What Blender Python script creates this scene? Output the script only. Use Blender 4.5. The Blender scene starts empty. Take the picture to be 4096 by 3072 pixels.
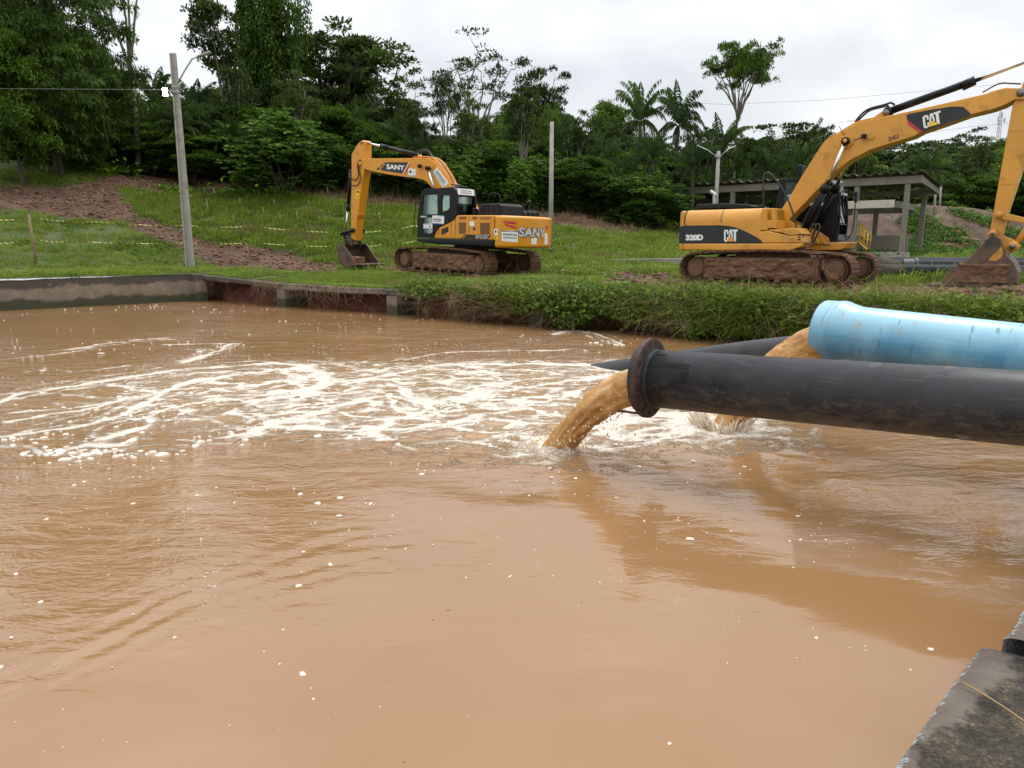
import bpy, math, random
import numpy as np
from mathutils import Vector, Matrix
R = math.radians
rng = np.random.default_rng(11)
random.seed(7)
scene = bpy.context.scene
COL = scene.collection

# ---------------------------------------------------------------- camera
cam_d = bpy.data.cameras.new('camera')
cam = bpy.data.objects.new('camera', cam_d); COL.objects.link(cam)
cam.location = (0, 0, 2.05); cam.rotation_euler = (R(90 - 10.8), 0, 0)
cam_d.sensor_width = 36; cam_d.lens = 2900 / 4096 * 36
cam_d.clip_start = .05; cam_d.clip_end = 2000
scene.camera = cam

# ---------------------------------------------------------------- sky: overcast
world = bpy.data.worlds.new("World"); scene.world = world; world.use_nodes = True
wn = world.node_tree; wn.nodes.clear()
def wnode(t, **k):
    n = wn.nodes.new(t)
    for a, b in k.items(): setattr(n, a, b)
    return n
out = wnode('ShaderNodeOutputWorld'); bg = wnode('ShaderNodeBackground'); bg.inputs[1].default_value = .1
sky = wnode('ShaderNodeTexSky'); sky.sky_type = 'NISHITA'; sky.sun_disc = False
sky.sun_elevation = R(62); sky.sun_rotation = R(-35)
tc = wnode('ShaderNodeTexCoord'); mp = wnode('ShaderNodeMapping'); mp.inputs['Scale'].default_value = (1.6, 1.6, 4.2)
mp.inputs['Location'].default_value = (3.1, .4, .2)
nz = wnode('ShaderNodeTexNoise'); nz.inputs['Scale'].default_value = 1.7; nz.inputs['Detail'].default_value = 6; nz.inputs['Roughness'].default_value = .52
nz.inputs['Distortion'].default_value = .35
rp = wnode('ShaderNodeValToRGB'); e = rp.color_ramp.elements
e[0].position = .36; e[0].color = (6.1, 6.4, 6.7, 1); e[1].position = .66; e[1].color = (9.9, 9.9, 9.8, 1)
k = rp.color_ramp.elements.new(.52); k.color = (7.6, 7.8, 8.0, 1)
sep = wnode('ShaderNodeSeparateXYZ')
m1 = wnode('ShaderNodeMath', operation='MAXIMUM'); m1.inputs[1].default_value = 0
m2 = wnode('ShaderNodeMath', operation='POWER'); m2.inputs[1].default_value = 2.0
m3 = wnode('ShaderNodeMath', operation='MULTIPLY_ADD'); m3.inputs[1].default_value = 1.9; m3.inputs[2].default_value = 1.0
vm = wnode('ShaderNodeVectorMath', operation='SCALE')
mx = wnode('ShaderNodeMix', data_type='RGBA'); mx.inputs[0].default_value = .93
L = wn.links.new
L(tc.outputs['Generated'], mp.inputs[0]); L(mp.outputs[0], nz.inputs[0]); L(nz.outputs[0], rp.inputs[0])
L(tc.outputs['Generated'], sep.inputs[0]); L(sep.outputs[2], m1.inputs[0]); L(m1.outputs[0], m2.inputs[0]); L(m2.outputs[0], m3.inputs[0])
L(rp.outputs[0], vm.inputs[0]); L(m3.outputs[0], vm.inputs['Scale'])
L(sky.outputs[0], mx.inputs['A']); L(vm.outputs[0], mx.inputs['B']); L(mx.outputs['Result'], bg.inputs[0]); L(bg.outputs[0], out.inputs[0])
# soft sun behind the cloud
sl = bpy.data.lights.new('sun', 'SUN'); sl.energy = 1.3; sl.angle = R(24); sl.color = (1, .97, .92)
so = bpy.data.objects.new('sun', sl); COL.objects.link(so); so.rotation_euler = (R(28), 0, R(145))
vs = scene.view_settings; vs.view_transform = 'Standard'; vs.look = 'None'; vs.exposure = .28; vs.gamma = 1
vs.use_curve_mapping = False
try:
    scene.cycles.max_bounces = 8; scene.cycles.transparent_max_bounces = 12; scene.cycles.sample_clamp_indirect = 6
except Exception: pass

# ---------------------------------------------------------------- noise in numpy
_P = np.random.default_rng(3).permutation(512)
def _h(ix, iy, iz): return (_P[(_P[(_P[ix & 511] + iy) & 511] + iz) & 511]).astype(float) / 511.
def vnoise(x, y, z=0.):
    x, y, z = np.broadcast_arrays(np.asarray(x, float), np.asarray(y, float), np.asarray(z, float))
    xi, yi, zi = np.floor(x).astype(int), np.floor(y).astype(int), np.floor(z).astype(int)
    fx, fy, fz = x - xi, y - yi, z - zi
    fx, fy, fz = fx*fx*(3-2*fx), fy*fy*(3-2*fy), fz*fz*(3-2*fz)
    r = 0
    for dx in (0, 1):
        for dy in (0, 1):
            for dz in (0, 1):
                r = r + _h(xi+dx, yi+dy, zi+dz) * (fx if dx else 1-fx) * (fy if dy else 1-fy) * (fz if dz else 1-fz)
    return r * 2 - 1
def fbm(x, y, z=0., o=4, g=.5):
    r = 0; a = 1; s = 0
    for i in range(o):
        f = 2.03 ** i; r = r + a * vnoise(np.asarray(x)*f + 7.3*i, np.asarray(y)*f - 3.1*i, np.asarray(z)*f + 1.7*i); s += a; a *= g
    return r / s
def sstep(a, b, x):
    t = np.clip((x - a) / (b - a), 0, 1); return t*t*(3-2*t)

# ---------------------------------------------------------------- mesh building
class MB:
    """collects boxes, prisms, tubes and loose faces into one mesh"""
    def __init__(s): s.v = []; s.f = []
    def add(s, vs, fs):
        o = len(s.v); s.v += [tuple(map(float, p)) for p in vs]; s.f += [tuple(i + o for i in f) for f in fs]; return s
    def box(s, c, d, rot=None):
        vs = [Vector(((i - .5) * d[0], (j - .5) * d[1], (k - .5) * d[2])) for i in (0, 1) for j in (0, 1) for k in (0, 1)]
        if rot is not None: vs = [rot @ p for p in vs]
        return s.add([p + Vector(c) for p in vs], [(0, 1, 3, 2), (4, 6, 7, 5), (0, 4, 5, 1), (2, 3, 7, 6), (0, 2, 6, 4), (1, 5, 7, 3)])
    def prism(s, poly, y0, y1):
        """polygon in the x-z plane extruded along y"""
        n = len(poly); vs = [(p[0], y0, p[1]) for p in poly] + [(p[0], y1, p[1]) for p in poly]
        ar = sum(poly[i][0]*poly[(i+1) % n][1] - poly[(i+1) % n][0]*poly[i][1] for i in range(n))
        if ar * (y1 - y0) < 0: vs = vs[:n][::-1] + vs[n:][::-1]
        fs = [tuple(range(n)), tuple(range(2*n-1, n-1, -1))] + [((i+1) % n, i, n+i, n+(i+1) % n) for i in range(n)]
        return s.add(vs, fs)
    def xprism(s, poly, x0, x1):
        """polygon in the y-z plane extruded along x"""
        n = len(poly); ar = sum(poly[i][0]*poly[(i+1) % n][1] - poly[(i+1) % n][0]*poly[i][1] for i in range(n))
        if ar < 0: poly = poly[::-1]
        vs = [(x0, p[0], p[1]) for p in poly] + [(x1, p[0], p[1]) for p in poly]
        return s.add(vs, [tuple(range(n-1, -1, -1)), tuple(range(n, 2*n))] + [(i, (i+1) % n, n+(i+1) % n, n+i) for i in range(n)])
    def plan(s, poly, z0, z1):
        n = len(poly); ar = sum(poly[i][0]*poly[(i+1) % n][1] - poly[(i+1) % n][0]*poly[i][1] for i in range(n))
        if ar < 0: poly = poly[::-1]
        vs = [(p[0], p[1], z0) for p in poly] + [(p[0], p[1], z1) for p in poly]
        return s.add(vs, [tuple(range(n-1, -1, -1)), tuple(range(n, 2*n))] + [(i, (i+1) % n, n+(i+1) % n, n+i) for i in range(n)])
    def tube(s, pts, r, n=8, cap=True):
        pts = [Vector(p) for p in pts]; rr = r if hasattr(r, '__len__') else [r]*len(pts); rings = []; up = None
        for i, p in enumerate(pts):
            d = (pts[min(i+1, len(pts)-1)] - pts[max(i-1, 0)]).normalized()
            if up is None: up = d.orthogonal().normalized()
            up = (up - d * up.dot(d)).normalized(); w = d.cross(up)
            rings.append([p + (up*math.cos(2*math.pi*k/n) + w*math.sin(2*math.pi*k/n))*rr[i] for k in range(n)])
        vs = [q for g in rings for q in g]; fs = []
        for i in range(len(pts)-1):
            for k in range(n): fs.append((i*n+k, i*n+(k+1) % n, (i+1)*n+(k+1) % n, (i+1)*n+k))
        if cap: fs += [tuple(range(n-1, -1, -1)), tuple(range((len(pts)-1)*n, len(pts)*n))]
        return s.add(vs, fs)
    def ring(s, a, b, ro, ri, n=40):
        """hollow cylinder between a and b"""
        a, b = Vector(a), Vector(b); d = (b-a).normalized(); u = d.orthogonal().normalized(); w = d.cross(u); vs = []
        for p, r in ((a, ro), (b, ro), (b, ri), (a, ri)):
            vs += [p + (u*math.cos(2*math.pi*k/n) + w*math.sin(2*math.pi*k/n))*r for k in range(n)]
        fs = []
        for q in range(4):
            for k in range(n): fs.append((q*n+k, q*n+(k+1) % n, ((q+1) % 4)*n+(k+1) % n, ((q+1) % 4)*n+k))
        return s.add(vs, fs)
    def mesh(s, name):
        m = bpy.data.meshes.new(name); m.from_pydata(s.v, [], s.f); m.update(); return m
def link(name, data, mat=None, parent=None, smooth=False, bevel=0, seg=2, ang=40):
    o = bpy.data.objects.new(name, data); COL.objects.link(o)
    if mat is not None:
        data.materials.clear(); data.materials.append(mat)
    if parent is not None: o.parent = parent
    if smooth and hasattr(data, 'polygons'): data.polygons.foreach_set('use_smooth', [True]*len(data.polygons))
    if bevel:
        b = o.modifiers.new('edge', 'BEVEL'); b.width = bevel; b.segments = seg; b.limit_method = 'ANGLE'; b.angle_limit = R(ang); b.harden_normals = False
        data.polygons.foreach_set('use_smooth', [True]*len(data.polygons))
        w = o.modifiers.new('wn', 'WEIGHTED_NORMAL'); w.keep_sharp = True
    return o
def build(name, mb, mat, parent=None, smooth=False, bevel=0, seg=2, ang=40):
    return link(name, mb.mesh(name), mat, parent, smooth, bevel, seg, ang)
def npmesh(name, V, F, attrs=None, smooth=False):
    """V (n,3), F (m,k) with constant k"""
    m = bpy.data.meshes.new(name); V = np.asarray(V, np.float32); F = np.asarray(F, np.int32); k = F.shape[1]
    m.vertices.add(len(V)); m.vertices.foreach_set('co', V.ravel())
    m.loops.add(F.size); m.loops.foreach_set('vertex_index', F.ravel())
    m.polygons.add(len(F)); m.polygons.foreach_set('loop_start', np.arange(0, F.size, k, dtype=np.int32))
    m.polygons.foreach_set('loop_total', np.full(len(F), k, np.int32))
    if smooth: m.polygons.foreach_set('use_smooth', np.ones(len(F), bool))
    m.update(calc_edges=True)
    for a, (typ, dom, val) in (attrs or {}).items():
        at = m.attributes.new(a, typ, dom); at.data.foreach_set({'FLOAT': 'value', 'FLOAT_VECTOR': 'vector', 'FLOAT_COLOR': 'color'}[typ], np.asarray(val, np.float32).ravel())
    return m
def tag(o, label=None, cat=None, group=None, kind=None):
    if label: o['label'] = label
    if cat: o['category'] = cat
    if group: o['group'] = group
    if kind: o['kind'] = kind
    return o
def empty(name, loc=(0, 0, 0), rot=None, **k):
    o = bpy.data.objects.new(name, None); COL.objects.link(o); o.location = loc; o.empty_display_size = .3
    if rot is not None: o.rotation_euler = rot
    return tag(o, **k)

# ---------------------------------------------------------------- materials
def nmat(name):
    m = bpy.data.materials.new(name); m.use_nodes = True; t = m.node_tree; b = t.nodes['Principled BSDF']
    return m, t, b
def N(t, typ, ins=None, **k):
    n = t.nodes.new(typ)
    for a, b in k.items(): setattr(n, a, b)
    for a, b in (ins or {}).items():
        if isinstance(b, bpy.types.NodeSocket): t.links.new(b, n.inputs[a])
        else: n.inputs[a].default_value = b
    return n
def ramp(t, fac, stops):
    n = t.nodes.new('ShaderNodeValToRGB'); e = n.color_ramp.elements
    while len(e) > 1: e.remove(e[-1])
    e[0].position = stops[0][0]; e[0].color = (*stops[0][1], 1)
    for p, c in stops[1:]: k = e.new(p); k.color = (*c, 1)
    t.links.new(fac, n.inputs[0]); return n.outputs[0]
def g3(v): return (v, v, v)
def noise(t, scale, detail=4, rough=.55, vec=None, dist=0., dim='3D'):
    n = t.nodes.new('ShaderNodeTexNoise'); n.inputs['Scale'].default_value = scale; n.inputs['Detail'].default_value = detail
    n.inputs['Roughness'].default_value = rough; n.inputs['Distortion'].default_value = dist
    if vec is None: vec = t.nodes.new('ShaderNodeTexCoord').outputs['Object']
    t.links.new(vec, n.inputs['Vector']); return n.outputs[0]
def mixc(t, fac, a, b):
    n = t.nodes.new('ShaderNodeMix'); n.data_type = 'RGBA'
    for s, v in ((0, fac), ('A', a), ('B', b)):
        if isinstance(v, bpy.types.NodeSocket): t.links.new(v, n.inputs[s])
        elif s == 0: n.inputs[0].default_value = v
        else: n.inputs[s].default_value = (*v, 1)
    return n.outputs['Result']
def math_(t, op, a, b=0., c=0.):
    n = t.nodes.new('ShaderNodeMath'); n.operation = op
    for i, v in enumerate((a, b, c)):
        if isinstance(v, bpy.types.NodeSocket): t.links.new(v, n.inputs[i])
        else: n.inputs[i].default_value = v
    return n.outputs[0]
def bump(t, b, h, strength=.3, dist=.02):
    n = N(t, 'ShaderNodeBump', {'Strength': strength, 'Distance': dist, 'Height': h}); t.links.new(n.outputs[0], b.inputs['Normal']); return n
def simple(name, col, rough=.5, metal=0., spec=.5, var=.0, vs=3., dirt=None, dirtamt=.0, ds=2., bmp=0, bs=40, coat=0):
    m, t, b = nmat(name); b.inputs['Roughness'].default_value = rough; b.inputs['Metallic'].default_value = metal
    b.inputs['Specular IOR Level'].default_value = spec; b.inputs['Coat Weight'].default_value = coat
    c = None
    if var:
        f = noise(t, vs); c = ramp(t, f, [(.3, tuple(x*(1-var) for x in col)), (.7, tuple(min(1, x*(1+var)) for x in col))])
    if dirt:
        f = noise(t, ds, 8, .62, dist=.4); f = ramp(t, f, [(max(.0, .62-dirtamt), g3(0)), (min(.99, .80-dirtamt*.6), g3(1))])
        c = mixc(t, f, c if c is not None else col, dirt)
        r = mixc(t, f, g3(rough), g3(.9)); t.links.new(r, b.inputs['Roughness'])
    if c is None: b.inputs['Base Color'].default_value = (*col, 1)
    else: t.links.new(c, b.inputs['Base Color'])
    if bmp: bump(t, b, noise(t, bs), bmp, .01)
    return m
MUDC = (.155, .074, .036)
MT = {}
MT['cat_yellow'] = simple('worn_yellow_paint', (.62, .285, .034), .36, var=.10, vs=1.3, dirt=(.30, .15, .05), dirtamt=.07, ds=3.2, bmp=.05, bs=9)
MT['san_yellow'] = simple('orange_yellow_paint', (.66, .270, .012), .32, var=.07, vs=1.2, dirt=(.30, .14, .05), dirtamt=.05, ds=3.5, bmp=.04, bs=8)
MT['arm_yellow'] = simple('stained_yellow_paint', (.58, .26, .03), .42, var=.12, vs=1.6, dirt=(.17, .085, .03), dirtamt=.13, ds=2.8, bmp=.06, bs=12)
MT['black'] = simple('matt_black_paint', (.007, .007, .008), .32, spec=.22, var=.25, vs=5, dirt=(.05, .035, .025), dirtamt=.03)
MT['plastic'] = simple('black_plastic_cover', (.012, .012, .013), .55, spec=.2, var=.25, vs=6, dirt=(.07, .055, .04), dirtamt=.04, bmp=.1, bs=60)
MT['decal_black'] = simple('black_decal', (.011, .012, .014), .42, var=.2)
MT['white'] = simple('white_print', (.78, .77, .74), .45, var=.04, vs=8)
MT['silver'] = simple('silver_print', (.52, .53, .54), .5, var=.25, vs=9)
MT['red'] = simple('red_print', (.50, .018, .045), .4)
MT['orange'] = simple('orange_print', (.80, .26, .01), .4)
MT['blue_print'] = simple('blue_print', (.02, .09, .30), .4)
MT['cyan_print'] = simple('pale_blue_print', (.12, .45, .62), .4)
MT['warn'] = simple('warning_yellow', (.85, .55, .01), .4)
MT['ink'] = simple('dark_ink', (.012, .012, .016), .5)
MT['chrome'] = simple('chromed_steel', (.72, .72, .73), .14, metal=1.)
MT['steel'] = simple('worn_steel', (.20, .18, .17), .45, metal=.7, var=.4, vs=8)
MT['rubber'] = simple('black_rubber_hose', (.016, .016, .017), .5)
MT['mud'] = simple('caked_mud', MUDC, .82, var=.35, vs=6, dirt=(.085, .042, .024), dirtamt=.12, ds=5, bmp=.9, bs=22)
MT['mudsteel'] = simple('muddy_steel', (.085, .052, .036), .6, var=.4, vs=7, dirt=MUDC, dirtamt=.2, ds=3, bmp=.5, bs=22)
MT['bucket'] = simple('scraped_bucket_steel', (.045, .033, .027), .45, var=.4, vs=3, dirt=(.19, .10, .055), dirtamt=.20, ds=2.2, bmp=.55, bs=14)
MT['concrete'] = simple('weathered_concrete', (.30, .275, .24), .9, var=.22, vs=2.5, dirt=(.10, .09, .075), dirtamt=.12, ds=1.2, bmp=.35, bs=30)
MT['lightconcrete'] = simple('pale_concrete', (.20, .178, .145), .9, var=.15, vs=2.5, dirt=(.15, .13, .11), dirtamt=.06, ds=1.2, bmp=.3, bs=30)
MT['pole'] = simple('grey_concrete_pole', (.31, .295, .26), .85, var=.15, vs=3, dirt=(.17, .13, .09), dirtamt=.10, ds=2.4, bmp=.25, bs=40)
MT['wood'] = simple('weathered_wood', (.24, .165, .10), .85, var=.3, vs=9)
MT['galv'] = simple('galvanised_steel', (.42, .42, .41), .45, metal=.5, var=.15)
MT['roof'] = simple('mossy_fibre_cement', (.17, .145, .105), .9, var=.35, vs=3, dirt=(.06, .065, .04), dirtamt=.18, ds=3, bmp=.3)
MT['rust'] = simple('rusty_iron', (.070, .034, .024), .7, var=.45, vs=12, dirt=(.035, .022, .018), dirtamt=.2, ds=7, bmp=.5, bs=50)
MT['rail'] = simple('yellow_handrail', (.75, .45, .03), .5)
def glass():
    m, t, b = nmat('tinted_glass'); o = t.nodes['Material Output']
    tr = N(t, 'ShaderNodeBsdfTransparent', {'Color': (.84, .93, .88, 1)}); gl = N(t, 'ShaderNodeBsdfGlossy', {'Roughness': .03, 'Color': (.9, .95, .95, 1)})
    lw = N(t, 'ShaderNodeFresnel', {'IOR': 1.38}); mx = N(t, 'ShaderNodeMixShader', {0: lw.outputs[0], 1: tr.outputs[0], 2: gl.outputs[0]})
    t.links.new(mx.outputs[0], o.inputs[0]); t.nodes.remove(b); return m
MT['glass'] = glass()
def frontglass():
    m, t, b = nmat('dark_reflecting_glass'); b.inputs['Base Color'].default_value = (.012, .020, .018, 1); b.inputs['Roughness'].default_value = .06; b.inputs['IOR'].default_value = 2.1; return m
MT['frontglass'] = frontglass()
def hdpe():
    m, t, b = nmat('black_polyethylene'); tc = t.nodes.new('ShaderNodeTexCoord')
    sepn = N(t, 'ShaderNodeSeparateXYZ', {0: tc.outputs['Object']})
    f = noise(t, 2.6, 8, .65, dist=.6); base = ramp(t, f, [(.3, (.014, .015, .017)), (.7, (.034, .035, .038))])
    b.inputs['Specular IOR Level'].default_value = .3
    # dry mud smears, more of them low on the pipe
    low = N(t, 'ShaderNodeMapRange', {0: sepn.outputs[2], 1: -.30, 2: .12, 3: .20, 4: -.05})
    mp = N(t, 'ShaderNodeMapping', {0: tc.outputs['Object'], 'Scale': (4.2, 12, 8.)}); f2 = noise(t, 1.7, 12, .80, vec=mp.outputs[0], dist=.7)
    s = math_(t, 'ADD', f2, low.outputs[0]); k = ramp(t, s, [(.54, g3(0)), (.74, g3(.85))])
    c = mixc(t, k, base, (.13, .095, .06)); t.links.new(c, b.inputs['Base Color'])
    scr = ramp(t, noise(t, 2.5, 9, .82, vec=N(t, 'ShaderNodeMapping', {0: tc.outputs['Object'], 'Scale': (1.2, 12, 12), 'Rotation': (0, .25, .2)}).outputs[0]), [(.585, g3(0)), (.61, g3(.7)), (.635, g3(0))]); c = mixc(t, scr, c, (.11, .105, .10)); t.links.new(c, b.inputs['Base Color'])
    wet = ramp(t, noise(t, 3.5, 3, .5, dist=.8), [(.60, g3(.42)), (.62, g3(.16))])
    r = mixc(t, k, wet, g3(.8)); t.links.new(r, b.inputs['Roughness'])
    mp2 = N(t, 'ShaderNodeMapping', {0: tc.outputs['Object'], 'Scale': (20, 1.5, 1.5)}); bump(t, b, noise(t, 3, 5, .6, vec=mp2.outputs[0]), .12, .01)
    return m
MT['hdpe'] = hdpe()
def pvc():
    m, t, b = nmat('mottled_blue_plastic'); tc = t.nodes.new('ShaderNodeTexCoord')
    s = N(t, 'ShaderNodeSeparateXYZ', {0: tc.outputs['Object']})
    sun = ramp(t, N(t, 'ShaderNodeMapRange', {0: s.outputs[2], 1: -.29, 2: .29}).outputs[0], [(.15, (.025, .14, .27)), (.6, (.085, .28, .44)), (.9, (.26, .46, .57))])  # blue ramped by height alone: deeper towards the bottom, paler towards the top
    k = ramp(t, noise(t, 2.2, 5, .5), [(.35, g3(0)), (.7, g3(.55))]); c = mixc(t, k, sun, (.30, .52, .62))
    mp = N(t, 'ShaderNodeMapping', {0: tc.outputs['Object'], 'Scale': (7, 2, .7)}); st = ramp(t, noise(t, 1.8, 6, .6, vec=mp.outputs[0], dist=.5), [(.61, g3(0)), (.66, g3(.7))]); st = math_(t, 'MULTIPLY', st, ramp(t, noise(t, 1.1, 3, .5), [(.42, g3(0)), (.6, g3(1))]))
    c = mixc(t, st, c, (.05, .12, .17)); mu = ramp(t, noise(t, 3.1, 6, .7), [(.60, g3(0)), (.68, g3(.7))]); c = mixc(t, mu, c, (.30, .27, .20))
    t.links.new(c, b.inputs['Base Color']); sc_ = ramp(t, noise(t, 2.2, 8, .8, vec=N(t, 'ShaderNodeMapping', {0: tc.outputs['Object'], 'Scale': (.8, 7, 7), 'Rotation': (0, .5, .3)}).outputs[0]), [(.60, g3(0)), (.625, g3(.6)), (.65, g3(0))]); c = mixc(t, sc_, c, (.48, .60, .64)); spl = ramp(t, noise(t, 13, 8, .75), [(.62, g3(0)), (.66, g3(.8))]); lowm = N(t, 'ShaderNodeMapRange', {0: s.outputs[2], 1: -.25, 2: .1, 3: 1., 4: .25}); c = mixc(t, math_(t, 'MULTIPLY', spl, lowm.outputs[0]), c, (.20, .13, .07)); t.links.new(c, b.inputs['Base Color'])
    b.inputs['Roughness'].default_value = .24; bump(t, b, noise(t, 5), .12, .012); return m
MT['pvc'] = pvc()
def leafmat(name, dark, light, trans=.30, rough=.5, patch=.35, dry=None, dryat=.6):
    m, t, b = nmat(name); at = N(t, 'ShaderNodeAttribute', attribute_name='tint'); oi = t.nodes.new('ShaderNodeObjectInfo')
    pos = t.nodes.new('ShaderNodeNewGeometry').outputs['Position']; f = math_(t, 'ADD', at.outputs['Fac'], math_(t, 'MULTIPLY_ADD', oi.outputs['Random'], .5, -.25)); f = math_(t, 'ADD', f, math_(t, 'MULTIPLY_ADD', noise(t, .55, 4, .6, vec=pos), patch*2, -patch))
    c = ramp(t, f, [(0, dark), (.55, tuple((a+b_)/2 for a, b_ in zip(dark, light))), (1., light)])
    if dry: c = mixc(t, ramp(t, noise(t, .42, 6, .68, vec=pos), [(dryat, g3(0)), (dryat+.10, g3(.85))]), c, dry)
    t.links.new(c, b.inputs['Base Color']); b.inputs['Roughness'].default_value = rough; b.inputs['Specular IOR Level'].default_value = .13
    tl = N(t, 'ShaderNodeBsdfTranslucent', {'Color': c}); mx = N(t, 'ShaderNodeMixShader', {0: trans, 1: b.outputs[0], 2: tl.outputs[0]})
    t.links.new(mx.outputs[0], t.nodes['Material Output'].inputs[0]); return m
MT['leaf'] = leafmat('forest_leaves', (.026, .062, .008), (.175, .290, .030))
MT['leaf_airy'] = leafmat('dark_airy_leaves', (.022, .044, .010), (.110, .170, .026))
MT['leaf_droop'] = leafmat('olive_drooping_leaves', (.026, .056, .009), (.110, .190, .024))
MT['leaf_bush'] = leafmat('fresh_bush_leaves', (.038, .092, .016), (.155, .280, .040))
MT['leaf_palm'] = leafmat('palm_leaves', (.032, .066, .018), (.115, .200, .040))
MT['leaf_vine'] = leafmat('creeper_leaves', (.045, .090, .015), (.20, .29, .045), patch=.4, dry=(.17, .13, .06), dryat=.62)
MT['grass'] = leafmat('grass_blades', (.080, .130, .016), (.28, .37, .055), .35, .6, .6, (.24, .19, .09), .56)
MT['tallgrass'] = leafmat('tall_grass_blades', (.055, .085, .020), (.24, .26, .07), .3, .6, .4, (.22, .17, .09), .52)
MT['straw'] = leafmat('dry_stalks', (.13, .085, .045), (.30, .22, .12), .1, .8)
MT['bark'] = simple('pale_bark', (.25, .22, .18), .9, var=.3, vs=4, dirt=(.10, .085, .06), dirtamt=.15, ds=3, bmp=.4)
MT['darkbark'] = simple('dark_bark', (.07, .058, .042), .9, var=.3, vs=4, bmp=.4)

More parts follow.
